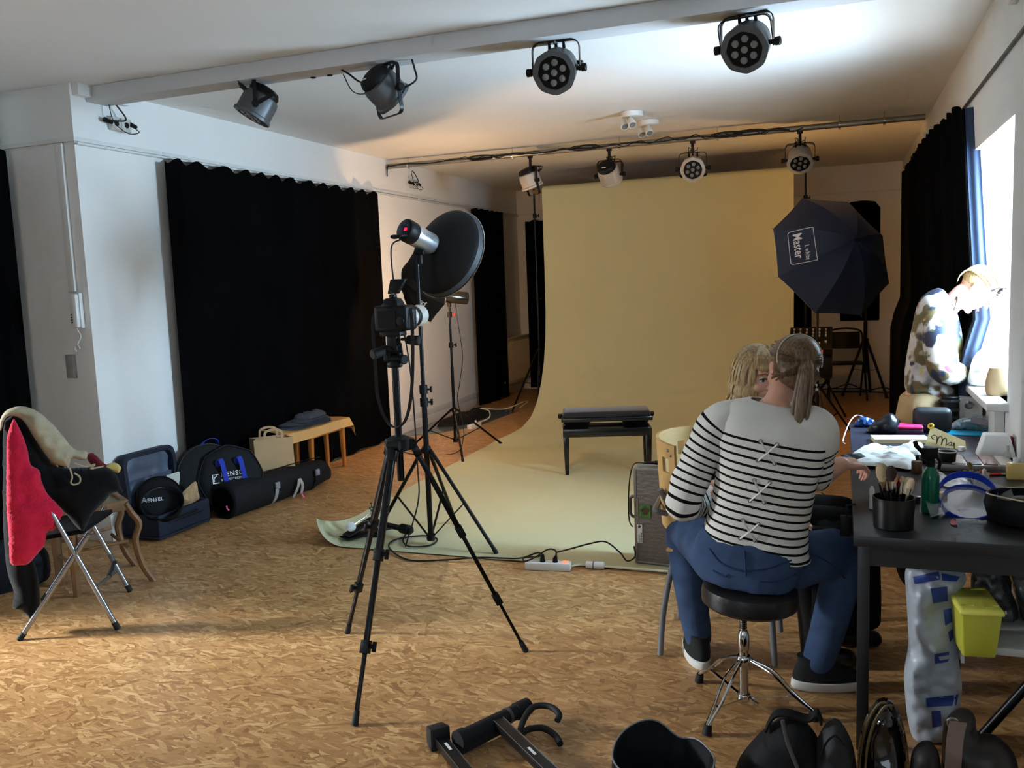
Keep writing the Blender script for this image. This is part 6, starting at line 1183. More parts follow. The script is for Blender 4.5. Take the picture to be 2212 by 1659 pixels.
# ---- face shield
t = thing('face_shield', 'clear face shield with a blue foam band', 'face shield', on(2090, 1110)); bl = mat('blue_band', (28, 62, 196), .45)
fs0 = on(2090, 1110); clear = mat('clear_plastic', (230, 236, 238), .06, alpha=.16, spec=.8)
def arc3(rx, ry, z, n=24, a0=-20, a1=200, tilt=.3): return [V((rx * cos(R(a0 + (a1 - a0) * i / n)), ry * sin(R(a0 + (a1 - a0) * i / n)) * .9, z + tilt * ry * sin(R(a0 + (a1 - a0) * i / n)))) for i in range(n + 1)]
x = MB(); x.ribbon(arc3(.09, .085, .055, tilt=.75), V((0, -.012, .024)), .003); x.build('outer_band', bl, t, smooth=60)
x = MB(); x.ribbon(arc3(.08, .06, .035, a0=-170, a1=170, tilt=.75), V((0, -.01, .02)), .003); x.build('inner_band', bl, t, smooth=60)
x = MB(); x.sheet(lambda u, v: V((-.12 + .27 * u - .02 * v, -.1 + .07 * (1 - (2 * u - 1) ** 2) + .12 * v, .006 + .08 * v + .02 * sin(pi * u))), 20, 6); x.build('clear_visor', clear, t, thick=.0012, smooth=60)
# ---- black bowl at the right
t = thing('black_pouch', 'round black open pouch with pale rim at the right table edge', 'pouch', on(2205, 1128)); x = MB(); x.lathe([(.06, 0), (.095, .01), (.108, .06), (.1, .09), (.094, .088), (.1, .06), (.088, .015)], None, 32, cap=False); x.lathe([(0, .002), (.08, .002)], None, 32, cap=False); x.build('pouch_wall', blk_nylon, t)
x = MB(); x.tube([V((.099 * cos(a), .099 * sin(a), .091 + .006 * sin(2 * a))) for a in [2 * pi * i / 40 for i in range(40)]], .0025, 6, closed=True); x.build('rim', mat('gold_piping', (196, 184, 140), .4), t)
t = thing('tape_reel', 'small black and silver reel lying in the black pouch', 'reel', on(2205, 1128) + V((.01, .01, .045))); x = MB(); x.lathe([(.035, 0), (.037, .003), (.037, .03), (.03, .034)], None, 20); x.build('reel', blk, t); x = MB(); x.lathe([(.0375, .01), (.0375, .022)], None, 20, cap=False); x.build('band', mat('silver_blue', (170, 176, 190), .3, .6), t)
# ---- paper cup, white brush jar
t = thing('paper_cup', 'black paper coffee cup with white rim', 'cup', on(2045, 1013)); x = MB(); x.lathe([(.028, 0), (.03, .003), (.036, .072), (.034, .072), (.028, .005)], None, 24, cap=False); x.lathe([(0, .002), (.029, .002)], None, 24, cap=False); x.build('cup_wall', mat('black_print_paper', (18, 17, 17), .35, var=.6, vscale=30), t); x = MB(); x.tube([V((.0355 * cos(a), .0355 * sin(a), .074)) for a in [2 * pi * i / 28 for i in range(28)]], .003, 6, closed=True); x.build('rim', white_pl, t)
jb = on(2119, 1062); t = thing('brush_jar', 'white jar holding small brushes behind the face shield', 'jar', jb); x = MB(); x.lathe([(.022, 0), (.025, .004), (.026, .07), (.023, .07), (.022, .006)], None, 22, cap=False); x.lathe([(0, .002), (.024, .002)], None, 22, cap=False); x.build('jar_wall', white_pl, t)
for (px, py), hr, col, lab in (((2094, 1008), .0095, (112, 92, 54), 'tall olive dome brush in the white jar'), ((2084, 1024), .008, (166, 142, 92), 'khaki dome brush at the left of the white jar'), ((2118, 1016), .005, (140, 96, 66), 'thin brown brush in the middle of the white jar'), ((2136, 1026), .006, (196, 150, 116), 'small peach brush at the right of the white jar'), ((2126, 1022), .008, (206, 186, 166), 'beige brush in the white jar')):
    P = pD(px, py, jb); r0 = jb + V(((P.x - jb.x) * .3, .0, .006)); brush('make_up_brush', lab, r0, P.x - r0.x, P.y - r0.y, P.z - r0.z + hr, hr, col, 'brushes in the white jar')
# ---- tissues and papers
tissue = mat('white_tissue', (218, 217, 210), .85, bump=.2, bscale=30)
for lab, px, sd in (('crumpled white tissue sheet at the left end of the table', ((1835, 985), (1870, 965), (1925, 968), (1972, 975), (1972, 1012), (1925, 1008), (1880, 1006), (1838, 1000)), 1), ('folded white tissue behind the spray bottle', ((1935, 975), (1965, 962), (1992, 958), (1992, 980), (1970, 982)), 4)):
    x = MB(); pillow(x, [on(a, b, TZ + .012) for a, b in px], (0, 0, 1), .022, 3, .022, 16, back=.3, seed=sd); tag(x.build('tissue', tissue, smooth=30), lab, 'tissue', 'white tissues on the black table')
x = MB(); pillow(x, [on(a, b, TZ + .006) for a, b in ((2022, 1012), (2050, 1030), (2088, 1035), (2080, 1052), (2040, 1050), (2024, 1035))], (0, 0, 1), .008, 2, .008, 20, back=.4); tag(x.build('white_wrapper', mat('glossy_white_paper', (232, 233, 236), .25), smooth=30), 'glossy white wrapper beside the paper cup', 'wrapper')
t = thing('lace_pouch', 'black lace pouch at the left table edge beside the hand', 'pouch', on(1846, 1003)); x = MB(); pillow(x, [V(p) for p in ((-.05, -.03, .018), (-.06, .02, .02), (-.02, .05, .02), (.04, .04, .02), (.05, -.01, .02), (.0, -.04, .016))], (0, 0, 1), .022, 2, .02, 18, back=.7); x.build('fabric', mat('lace_black', (30, 30, 32), .8, var=.7, vscale=70), t, smooth=50)
t = thing('cord_clip', 'black adapter block hanging at the left table edge', 'adapter', V((.022, 3.25, .64))); x = MB(); x.b2((-.022, -.02, -.03), (.015, .02, .04)); x.build('block', blk, t, bevel=.004); x = MB(); x.tube([(0, 0, .04), (.0, .0, .08), (.03, .0, .085)], .004, 6); x.build('lead', cable_m, t)
cable('brown black cable curling on the floor beside the black table', [(.06, 4.08, .55), (.06, 4.3, .12), pF(1838, 1150), pF(1830, 1142), pF(1815, 1131), pF(1822, 1110), pF(1800, 1085), pF(1775, 1065)], .006)
# ---- metal make-up case, white box, jars
t = thing('make_up_case', 'grey metal make-up case lying open on the table', 'case', on(2110, 1010)); x = MB(); x.b2((-.17, -.1, .001), (.13, .1, .03)); x.build('tray', mat('satin_metal', (150, 148, 144), .35, .7), t, bevel=.004)
for k in range(5): x = MB(); x.b2((-.16 + k * .058, -.09, .029), (-.11 + k * .058, .09, .034)); x.build('palette', mat('palette_%d' % k, ((92, 60, 50), (186, 168, 150), (64, 62, 66), (150, 110, 92), (206, 200, 190))[k], .4), t, bevel=.001)
t = thing('white_box', 'white tapered plastic tub against the window wall', 'tub', on(2150, 988)); x = MB(); x.loft([[V((a * .075, b * .05, 0)) for a, b in ((-1, -1), (1, -1), (1, 1), (-1, 1))], [V((a * .048, b * .036, .105)) for a, b in ((-1, -1), (1, -1), (1, 1), (-1, 1))]]); x.build('tub_wall', mat('white_matte_plastic', (236, 236, 234), .5), t, bevel=.008, seg=3); x = MB(); x.b2((-.078, -.053, .001), (.078, .053, .008)); x.build('rim', MATS['white_matte_plastic'], t, bevel=.003)
t = thing('white_jar', 'tiny white screw jar in front of the name card', 'jar', on(2077, 978)); x = MB(); x.lathe([(.013, 0), (.014, .003), (.014, .016), (.012, .018)], None, 18); x.build('jar', white_pl, t); x = MB(); x.lathe([(.0145, .017), (.0145, .027), (.013, .028)], None, 18); x.build('lid', white_pl, t)
t = thing('name_card', 'cream paper card with black handwriting', 'card', on(2040, 972)); cm_ = M4.Rotation(R(-20), 4, 'Z') @ M4.Rotation(R(66), 4, 'X') @ M4.Scale(1.25, 4); x = MB(); x.mx = cm_; x.add([(-.07, .0, 0), (.075, -.005, 0), (.065, .04, 0), (-.055, .085, 0), (-.07, .0, .001), (.075, -.005, .001), (.065, .04, .001), (-.055, .085, .001)], [(0, 3, 2, 1), (4, 5, 6, 7), (0, 1, 5, 4), (1, 2, 6, 5), (2, 3, 7, 6), (3, 0, 4, 7)]); x.build('card', mat('cream_card', (232, 220, 170), .6), t, smooth=0)
x = MB(); x.mx = cm_; ink = [(-.042, .036), (-.05, .045), (-.04, .052), (-.03, .045), (-.028, .02), (-.026, .04), (-.018, .05), (-.012, .04), (-.012, .018), (-.009, .038), (.0, .044), (.004, .034), (.003, .016), (.012, .026), (.022, .03), (.018, .018), (.012, .02), (.026, .018), (.03, .03), (.032, .006)]
x.tube(smooth_path([V((a, b, .0022)) for a, b in ink], 4), .0011, 5); x.build('handwriting', blk_print, t)
x = MB(); x.mx = cm_; x.tube([V((-.056 + .008 * cos(a), .085 + .008 * sin(a), .002)) for a in [2 * pi * i / 10 for i in range(10)]], .004, 6, closed=True); x.build('yellow_flower', mat('yellow_plastic', (226, 180, 40), .5), t)
t = thing('powder_puff', 'round dark red powder puff at the window wall', 'puff', on(2186, 985) + V((-.02, 0, 0))); x = MB(); x.ball((0, 0, .045), (.05, .03, .045), nu=24, nv=14); x.build('puff', mat('crimson_plush', (128, 22, 34), .95, sheen=.3), t)
t = thing('perfume_bottle', 'square amber perfume bottle at the right of the table', 'bottle', on(2192, 1035)); x = MB(); x.b2((-.03, -.018, 0), (.03, .018, .065)); x.build('glass', mat('amber_glass', (226, 196, 120), .08, alpha=.75, spec=.8), t, bevel=.004); x = MB(); x.lathe([(.009, .065), (.009, .085)], None, 14); x.build('cap', mat('frosted_cap', (220, 220, 216), .2), t)
t = thing('perfume_bottle', 'small clear atomiser beside the amber perfume bottle', 'bottle', on(2176, 1005)); x = MB(); x.lathe([(.012, 0), (.013, .004), (.013, .05), (.006, .06)], None, 16); x.build('glass', mat('frost_glass', (224, 224, 218), .15, alpha=.6), t); x = MB(); x.lathe([(.007, .058), (.007, .085)], None, 12); x.build('cap', white_pl, t)
t = thing('cosmetic_pencil', 'red cosmetic pencil lying beside the white jar', 'pencil', on(2135, 1028) + V((0, 0, .006))); x = MB(); x.cyl((-.02, -.01, 0), (.045, .012, 0), .0055, n=8); x.build('barrel', mat('red_lacquer', (196, 26, 24), .3), t); x = MB(); x.cyl((.045, .012, 0), (.075, .022, 0), .0055, n=8); x.build('cap', steel, t); x = MB(); x.cyl((-.02, -.01, 0), (-.05, -.02, 0), .0055, .003, n=8); x.build('tip', steel, t)
for lab, px, r0, h0, col in (('brown glass jar left of the spray bottle', (1980, 1022), .02, .05, (84, 54, 32)), ('pale compact powder disc behind the white jar', (2150, 1018), .035, .012, (226, 196, 160)), ('black compact box left of the paper cup', (2000, 1000), .026, .03, (18, 18, 20)), ('small silver pot behind the paper cup', (2072, 1000), .02, .022, (150, 150, 148)), ('small beige cream pot right of the spray bottle', (2035, 1075), .018, .02, (190, 160, 130)), ('small dark cream pot beside the black cup', (1978, 1085), .016, .022, (40, 36, 36))):
    t = thing('cosmetic_jar', lab, 'jar', on(*px), group='small cosmetic pots'); x = MB(); x.lathe([(r0 * .95, 0), (r0, .003), (r0, h0 * .65), (r0 * .96, h0 * .68)], None, 20); x.build('pot', mat('pot_%d%d%d' % col, col, .3), t); x = MB(); x.lathe([(r0 * 1.03, h0 * .66), (r0 * 1.03, h0 * .96), (r0 * .95, h0)], None, 20); x.build('lid', mat('pot_lid_%d%d%d' % col, tuple(min(255, c + 14) for c in col), .3), t)
x = MB(); pillow(x, [on(a, b, TZ + .003) for a, b in ((2052, 1130), (2062, 1118), (2068, 1137))], (0, 0, 1), .003, 1, 0); tag(x.build('pink_swatch', mat('pink_paper', (196, 110, 110), .6)), 'small pink paper scrap under the face shield', 'paper scrap')
# ---- on the navy table
z2 = T2
t = thing('black_cloth_bag', 'glossy black toiletry bag on the navy table', 'bag', on(1915, 936, z2)); x = MB(); pillow(x, [V((a, 0, b)) for a, b in ((-.085, .0), (-.075, .04), (-.03, .075), (.01, .105), (.045, .085), (.06, .05), (.055, .0))], (0, -1, 0), .05, 3, .02, 14, back=1, seed=2); x.build('fabric', mat('black_shiny_nylon', (18, 22, 30), .3, bump=.3, bscale=20), t, smooth=50)
t = thing('blue_pouch', 'crinkled shiny blue sachet on the navy table', 'sachet', on(1873, 925, z2) + V((-.01, .03, 0))); x = MB(); pillow(x, [V((a, 0, b)) for a, b in ((-.05, .0), (-.045, .03), (-.02, .055), (.02, .05), (.05, .03), (.045, 0))], (0, -1, .2), .02, 2, .02, 26, back=1); x.build('foil', mat('blue_foil', (60, 92, 150), .2, .5), t, smooth=25)
t = thing('pink_box', 'pink topped rounded case on the navy table', 'case', on(1963, 938, z2) + V((0, .02, 0))); x = MB(); x.b2((-.065, -.045, 0), (.065, .045, .03)); x.build('lower_half', mat('plum_plastic', (60, 26, 60), .45), t, bevel=.01, seg=3); x = MB(); x.b2((-.065, -.045, .028), (.065, .045, .046)); x.build('lid', mat('pink_plastic', (226, 48, 110), .45), t, bevel=.01, seg=3)
t = thing('black_case', 'rounded black zip case on the navy table', 'case', on(2014, 936, z2) + V((0, .03, 0))); x = MB(); x.b2((-.088, -.045, 0), (.088, .045, .125)); x.build('shell', mat('black_leatherette', (22, 24, 28), .5), t, bevel=.03, seg=5)
t = thing('black_lens', 'black camera lens standing on the navy table', 'lens', on(2050, 918, z2) + V((.01, .05, 0))); x = MB(); x.lathe([(.04, 0), (.043, .004), (.043, .1), (.041, .11), (.042, .14), (.038, .145)], None, 28); x.build('barrel', blk, t)
for z in (.03, .07, .115): x = MB(); x.lathe([(.0445, z), (.0448, z + .002), (.0448, z + .012), (.0445, z + .014)], None, 28, cap=False); x.build('ring', mat('lens_ring', (34, 35, 38), .5, bump=.4, bscale=200), t, thick=.001)
t = thing('clear_bag', 'clear plastic bag with glassy contents near the wall', 'bag', on(2105, 930, z2)); x = MB(); pillow(x, [V((a, 0, b)) for a, b in ((-.1, .0), (-.09, .045), (-.02, .07), (.07, .075), (.11, .04), (.11, 0))], (0, -1, .1), .05, 3, .02, 22, back=1); x.build('film', mat('clear_film', (170, 196, 204), .08, alpha=.45, spec=.8), t, smooth=25); x = MB(); x.b2((-.06, -.02, .005), (.06, .02, .04)); x.build('contents', mat('teal_dark', (36, 60, 66), .3), t, bevel=.006)
t = thing('cyan_folder', 'cyan plastic folder lying under the clear bag', 'folder', on(2075, 938, z2) + V((.02, .01, 0))); x = MB(); x.b2((-.09, -.05, 0), (.12, .07, .006)); x.build('cover', mat('cyan_plastic', (0, 160, 206), .35), t, bevel=.002)
t = thing('tube_closure', 'small red and white screw closure beside the clear bag', 'closure', on(2062, 925, z2)); x = MB(); x.lathe([(.012, 0), (.014, .003), (.014, .014), (.01, .018)], aim((0, 0, .014), (-.4, -.8, .2)), 16); x.build('cap', mat('red_cap_plastic', (190, 30, 50), .4), t); x = MB(); x.lathe([(.012, 0), (.013, .003), (.013, .016)], aim((-.022, -.01, .013), (-.3, -.9, .1)), 16); x.build('white_end', white_pl, t)
t = thing('paper_book', 'thick cream paperback lying at the front of the navy table', 'book', on(1950, 957, z2) + V((0, .04, 0)), rz=8); x = MB(); x.b2((-.13, -.05, 0), (.11, .06, .018)); x.build('pages', mat('book_pages', (224, 208, 160), .8), t); x = MB(); x.b2((-.132, -.052, .018), (.112, .062, .02)); x.build('cover', mat('book_cover', (210, 206, 220), .5), t)
cable('white charging cable arching from the table to the blue sachet', [on(1826, 985, .7) + V((0, .3, 0)), on(1826, 950, z2) + V((-.01, 0, .0)), on(1835, 925, z2) + V((-.0, .0, .03)), on(1850, 915, z2) + V((0, 0, .045)), on(1868, 918, z2) + V((0, 0, .04))], .003, white_pl)
# ---- sill and cabinet by the window
t = thing('white_cabinet', 'white low cabinet with a round lock under the window sill', 'cabinet', (.6, 5.15, 0)); x = MB(); x.b2((.575, 5.02, .001), (.685, 5.3, .87)); x.build('cabinet_body', mat('cabinet_white', (206, 205, 200), .5), t, world=True, bevel=.005); x = MB(); x.lathe([(.02, 0), (.021, .004), (.012, .012), (.01, .02)], aim((.62, 5.02, .83), (0, -1, 0)), 18); x.build('lock', steel, t, world=True)
t = thing('wall_bracket', 'white bracket with grey arm below the window sill', 'bracket', (.66, 4.6, .8)); x = MB(); x.b2((.655, 4.46, .55), (.698, 4.62, .895)); x.build('plate', MATS['cabinet_white'], t, world=True, bevel=.004); x = MB(); x.bar((.6, 4.72, .8), (.68, 4.6, .8), .02, .025); x.build('arm', mat('mid_grey_metal', (120, 120, 120), .4, .4), t, world=True)
kb = pF(2160, 850, .935); t = thing('paper_bag', 'crumpled small brown paper bag on the window sill', 'paper bag', V((.70, 4.66, .932))); x = MB(); x.loft([[V((.055 * (1 + .1 * noise.noise(V((cos(a) * 2, sin(a) * 2, z * 30)))) * k * cos(a), .045 * k * (1 + .1 * noise.noise(V((cos(a) * 2, sin(a) * 2, z * 30 + 9)))) * sin(a), z)) for a in [2 * pi * i / 20 for i in range(20)]] for z, k in ((0, .85), (.005, .95), (.03, 1.05), (.07, 1.0), (.1, .9), (.13, .75))]); x.build('bag_body', kraft, t, smooth=30)
t = thing('white_carrier', 'white plastic carrier bag standing on the window sill', 'bag', V((.72, 5.02, .932))); x = MB(); pillow(x, [V((a, 0, b)) for a, b in ((-.09, 0), (-.1, .08), (-.07, .17), (.0, .2), (.07, .16), (.1, .07), (.09, 0))], (0, -1, 0), .06, 3, .03, 12, back=1); x.build('film', mat('white_film', (238, 238, 236), .35), t, smooth=40)
# ================================================================ THE WOMAN AT THE WINDOW
WC = V((.47, 5.22, 1.1)); PW = lambda x_, y_, dy=0: pY(x_, y_, 5.22 + dy)
t = thing('person', 'person in floral white blouse bending over the window sill', 'person', (.42, 5.22, 0))
fwd = V((.52, -.14, -.80)).normalized(); upv = V((.82, 0, .5)); upv = (upv - fwd * upv.dot(fwd)).normalized(); rt_ = fwd.cross(upv); hC = M4((rt_, fwd, upv)).transposed().to_4x4(); hC.translation = PW(2108, 626)
b = MB(); head_shape(b, hC); limb(b, [hC @ V((0, -.02, -.06)), PW(2058, 655), PW(2035, 672)], [.052, .052, .065])
hp = PW(1990, 868); ch = PW(2022, 700); rC, fC = V((.1, -.99, 0)), V((.9, .1, -.42)).normalized()
b.loft([ring(hp, .1, .09, rC, fC), ring(hp.lerp(ch, .5), .085, .08, rC, fC), ring(ch, .1, .085, rC, fC), ring(PW(2034, 672), .07, .06, rC, fC)])
for s in (-1, 1):
    sh_ = PW(2030, 690) + rC * (-s) * .15; el_ = PW(2032, 790) + rC * (-s) * .15; wr_ = PW(2098, 826) + rC * (-s) * .08 + V((0, 0, .01)); limb(b, [sh_, el_, wr_], [.048, .04, .027]); hand(b, wr_, (.9, -s * -.1, -.42), (.35, 0, .94), .35, side=s)
    h2 = hp + rC * s * .08 + V((0, 0, -.03)); kn = h2 + V((.02, 0, -.38)); an = V((kn.x - .02, kn.y, .09)); limb(b, [h2, kn, an], [.08, .056, .036]); limb(b, [an, an + V((.04, 0, -.05)), an + V((.13, 0, -.065))], [.035, .034, .026])
b.build('body', skin_c, t, world=True, remesh=.0055, relax=3, smooth=180)
face_parts(t, hC, MATS['lip_rose'], MATS['brow_blonde'], MATS['iris_dark'])
def floral():
    m = bpy.data.materials.new('floral_print'); m.use_nodes = True; nt = m.node_tree; b = nt.nodes['Principled BSDF']; N = nt.nodes.new; L = nt.links.new; tc = N('ShaderNodeTexCoord'); cur = None
    cols = (((204, 202, 198), 0, 1), ((104, 90, 54), 8, .51), ((36, 44, 66), 9, .545), ((196, 176, 70), 13, .66), ((214, 60, 96), 12, .685), ((82, 104, 70), 14, .65))
    for i, (c, s, th) in enumerate(cols):
        if i == 0: col = None; prev = srgb(*c); continue
        n = N('ShaderNodeTexNoise'); n.inputs['Scale'].default_value = s; n.inputs['Detail'].default_value = 2; n.noise_dimensions = '4D'; n.inputs['W'].default_value = i * 7.3; L(tc.outputs['Object'], n.inputs['Vector'])
        g = N('ShaderNodeMapRange'); g.inputs[1].default_value = th - .02; g.inputs[2].default_value = th + .02; L(n.outputs['Fac'], g.inputs[0]); mx = N('ShaderNodeMix'); mx.data_type = 'RGBA'; L(g.outputs[0], mx.inputs[0]); mx.inputs[7].default_value = srgb(*c)
        if cur is None: mx.inputs[6].default_value = prev
        else: L(cur, mx.inputs[6])
        cur = mx.outputs[2]
    L(cur, b.inputs['Base Color']); b.inputs['Roughness'].default_value = .6; return m
flo = floral()
out = ((2000, 633), (2030, 622), (2052, 640), (2066, 668), (2076, 700), (2086, 750), (2090, 785), (2078, 806), (2060, 812), (2078, 838), (2086, 862), (2060, 880), (2030, 878), (2005, 872), (1980, 868), (1958, 850), (1952, 810), (1960, 750), (1970, 700), (1982, 655))
x = MB(); pillow(x, [PW(a, c_) for a, c_ in out], (0, -1, 0), .13, 4, .03, 11, back=1.3, rnd=.12); x.build('blouse', flo, t, world=True, smooth=70, sub=1)
x = MB(); limb(x, [PW(2022, 690, -.12), PW(2030, 745, -.2), PW(2040, 798, -.19), PW(2066, 806, -.16)], [.075, .085, .08, .06]); x.build('sleeve', flo, t, world=True, relax=2, smooth=180)
x = MB(); beige_p = mat('beige_trousers', (176, 150, 112), .85)
x.loft([ring(hp + V((.0, 0, .04)), .13, .105, rC, V((1, .1, 0))), ring(hp + V((0, 0, -.1)), .165, .13, rC, V((1, .1, 0)))])
for s in (-1, 1): h2 = hp + rC * s * .08 + V((0, 0, -.03)); kn = h2 + V((.02, 0, -.38)); limb(x, [h2, kn, V((kn.x - .02, kn.y, .06))], [.105, .08, .07])
x.build('trousers', beige_p, t, world=True, remesh=.013, relax=3, smooth=180)
for s in (-1, 1): h2 = hp + rC * s * .08; x = MB(); limb(x, [V((h2.x, h2.y, .035)), V((h2.x + .15, h2.y, .03))], [.042, .034]); x.build('shoe', MATS['black_leather'], t, world=True, remesh=.01, relax=2, smooth=180)
x = MB(); m3 = hC.to_3x3(); x.ball(hC @ V((0, -.03, .042)), (.082, .088, .08), m=m3, nu=24, nv=14); rnd = random.Random(3); L_ = []
for k in range(60):
    a = rnd.uniform(-1.5, 1.5); L_.append([hC @ V((.078 * sin(a), .05 * cos(a) + .02, .04 + .07 * cos(a))), hC @ V((.086 * sin(a), -.03, .04 + .086 * cos(a))), hC @ V((.076 * sin(a), -.1, .02 + .05 * cos(a))), hC @ V((.055 * sin(a), -.105, -.02)), hC @ V((.045 * sin(a), -.085, -.05))])
locks(x, L_, r=.007); x.build('hair', hair_mat('ash_blonde_hair', (120, 92, 56), (206, 180, 136)), t, world=True, smooth=80)
x = MB(); x.tube([hC @ V((.086 * sin(a), .052 + .02 * cos(a), .05 + .078 * cos(a))) for a in [R(-95 + 190 * k / 20) for k in range(21)]], .006, 8); 
for s in (-1, 1): x.ball(hC @ V((s * .05, .075, .085)), (.028, .012, .022), m=m3, nu=14, nv=8)
x.build('sunglasses', mat('dark_lens', (36, 30, 30), .15), t, world=True)
x = MB(); q = hC @ V((-.084, -.012, -.06)); nq = hC @ V((.084, -.012, -.06)); near_q = q if q.y < nq.y else nq; x.lathe([(.021, -.001), (.022, 0), (.021, .001)], aim(near_q, (0, -1, .1)), 24); x.build('disc_earring', mat('pale_gold', (214, 190, 160), .35, .4), t, world=True)
x = MB(); cc = PW(2052, 655); P_ = [cc + V((.02 * sin(a) - .045 * cos(a) * .4, .075 * cos(a), .055 * sin(a) + .02 * cos(a))) for a in [2 * pi * k / 30 for k in range(30)]]; x.tube(P_, .0055, 6, closed=True); x.build('necklace', mat('dark_chain', (70, 56, 44), .4, .5), t, world=True)
# ================================================================ UNDER THE TABLE
PB = V((.27, 3.02, .3)); t = thing('plastic_bag', 'white plastic carrier bag with blue print hanging under the table', 'bag', (.27, 3.02, 0))
film = mat('milky_plastic', (166, 172, 180), .35, var=.04, vscale=6)
x = MB(); pillow(x, [pD(a, c_, PB) for a, c_ in ((1955, 1235), (1968, 1218), (2002, 1205), (2040, 1212), (2072, 1218), (2085, 1240), (2086, 1258), (2066, 1290), (2064, 1330), (2068, 1380), (2072, 1430), (2078, 1480), (2075, 1520), (2064, 1560), (2056, 1595), (2030, 1600), (1978, 1598), (1962, 1560), (1955, 1500), (1953, 1450), (1962, 1390), (1960, 1330), (1957, 1280))], vdir(PB), .06, 4, .036, 12, back=.8); bo_ = x.build('bag_film', film, t, world=True, smooth=28)
bvb = BVHTree.FromPolygons([V(v.co) + V((.27, 3.02, 0)) for v in bo_.data.vertices], [tuple(p.vertices) for p in bo_.data.polygons]); blue_p = mat('blue_print', (44, 66, 140), .5)
def patch(px, nm, m, n=5):
    x = MB(); q = []
    (a, b, c_, d_) = px
    for i in range(n + 1):
        for k in range(n + 1):
            u, v = i / n, k / n; X_ = (a[0] * (1 - u) + b[0] * u) * (1 - v) + (d_[0] * (1 - u) + c_[0] * u) * v; Y_ = (a[1] * (1 - u) + b[1] * u) * (1 - v) + (d_[1] * (1 - u) + c_[1] * u) * v
            h = hit(bvb, X_, Y_, .002)
            if h is None: return
            q.append(h)
    x.add(q, [(i * (n + 1) + k, (i + 1) * (n + 1) + k, (i + 1) * (n + 1) + k + 1, i * (n + 1) + k + 1) for i in range(n) for k in range(n)]); x.build(nm, m, t, world=True, smooth=60)
for px in (((1972, 1246), (2028, 1234), (2031, 1252), (1976, 1262)), ((2034, 1238), (2074, 1246), (2066, 1256), (2035, 1254)), ((2010, 1271), (2046, 1267), (2048, 1298), (2016, 1304)), ((2038, 1318), (2056, 1313), (2058, 1342), (2042, 1352)), ((2048, 1366), (2062, 1354), (2064, 1372), (2052, 1388)), ((2018, 1413), (2050, 1408), (2050, 1415), (2020, 1420)), ((2018, 1420), (2028, 1419), (2032, 1432), (2020, 1434)), ((2030, 1427), (2050, 1423), (2048, 1429), (2032, 1433)), ((2000, 1508), (2070, 1500), (2066, 1524), (2002, 1528)), ((2012, 1536), (2032, 1535), (2034, 1568), (2014, 1572))): patch(px, 'blue_print', blue_p)
x = MB(); z = .52; cs = [pF(*q, z) for q in ((2042, 1268), (2130, 1268), (2172, 1322), (2075, 1318))]; cen = sum(cs, V()) / 4; t = thing('yellow_box', 'lime yellow plastic storage box with lid on the low white shelf', 'storage box', (cen.x, cen.y, .36)); ylw = mat('lime_plastic', (224, 218, 96), .35)
lim = mat('lime_plastic_clear', (190, 188, 62), .35)
def quad(sc_, z_): return [V((cen.x + (p.x - cen.x) * sc_, cen.y + (p.y - cen.y) * sc_, z_)) for p in cs]
x.loft([quad(.74, .362), quad(.8, .4), quad(.93, .505)]); x.build('box_body', lim, t, world=True, bevel=.006, seg=3)
x = MB(); x.loft([quad(1.0, .503), quad(1.0, .515), quad(.92, .522)]); ld = x.build('lid', ylw, t, world=True, bevel=.004)
for u, v in ((.22, .16), (.75, .16), (.22, .84), (.75, .84)):
    P = (cs[0] * (1 - u) + cs[1] * u) * (1 - v) + (cs[3] * (1 - u) + cs[2] * u) * v; P.z = .5225; e = (cs[1] - cs[0]).normalized(); g = V((-e.y, e.x, 0)); x = MB(); x.tube([P + e * .022 * cos(R(a)) + g * .008 * sin(R(a)) for a in range(0, 181, 20)], .0022, 6); x.build('lid_ridge', lim, ld, world=True)
t = thing('low_shelf', 'low white shelf under the black table', 'shelf', (.52, 3.2, 0)); x = MB(); x.b2((.365, 2.97, .335), (.685, 3.45, .36)); x.build('board', white_pl, t, world=True, bevel=.003); x = MB(); x.b2((.36, 2.965, .3), (.37, 3.46, .362)); x.build('side_lip', white_pl, t, world=True)
for X_, Y_ in ((.4, 3.4), (.66, 3.4), (.66, 3.02)): x = MB(); x.cyl((X_, Y_, .001), (X_, Y_, .335), .012, n=10); x.build('leg', dk_metal, t, world=True)
for lab, P, px, sd in (('clear zip pouch with dark contents behind the yellow box', V((.47, 3.25, .45)), ((2098, 1235), (2110, 1222), (2150, 1222), (2170, 1250), (2190, 1290), (2200, 1330), (2180, 1375), (2120, 1370), (2100, 1300)), 1), ('second clear zip pouch with dark contents at the right edge', V((.6, 3.25, .45)), ((2178, 1228), (2200, 1226), (2240, 1232), (2270, 1290), (2275, 1370), (2215, 1372), (2200, 1310)), 6)):
    x = MB(); pillow(x, [pD(a, c_, P) for a, c_ in px], vdir(P), .05, 3, .02, 14, back=.8, seed=sd); tag(x.build('zip_pouch', mat('smoky_plastic', (92, 94, 96), .12, spec=.8, var=.5, vscale=16), smooth=35), lab, 'pouch', 'clear pouches under the table')
t = thing('folded_stand', 'black folded stand leaning under the table at the right edge', 'stand', (.52, 2.78, 0)); x = MB(); x.tube([(.34, 2.84, .03), (.58, 2.8, .42)], .014, 10); x.build('tube', alu_blk, t, world=True); x = MB(); x.tube([(.34, 2.84, .03), (.62, 2.72, .08)], .012, 10); x.build('leg', alu_blk, t, world=True); x = MB(); x.ball((.34, 2.84, .03), .025); x.build('joint', blk, t, world=True)
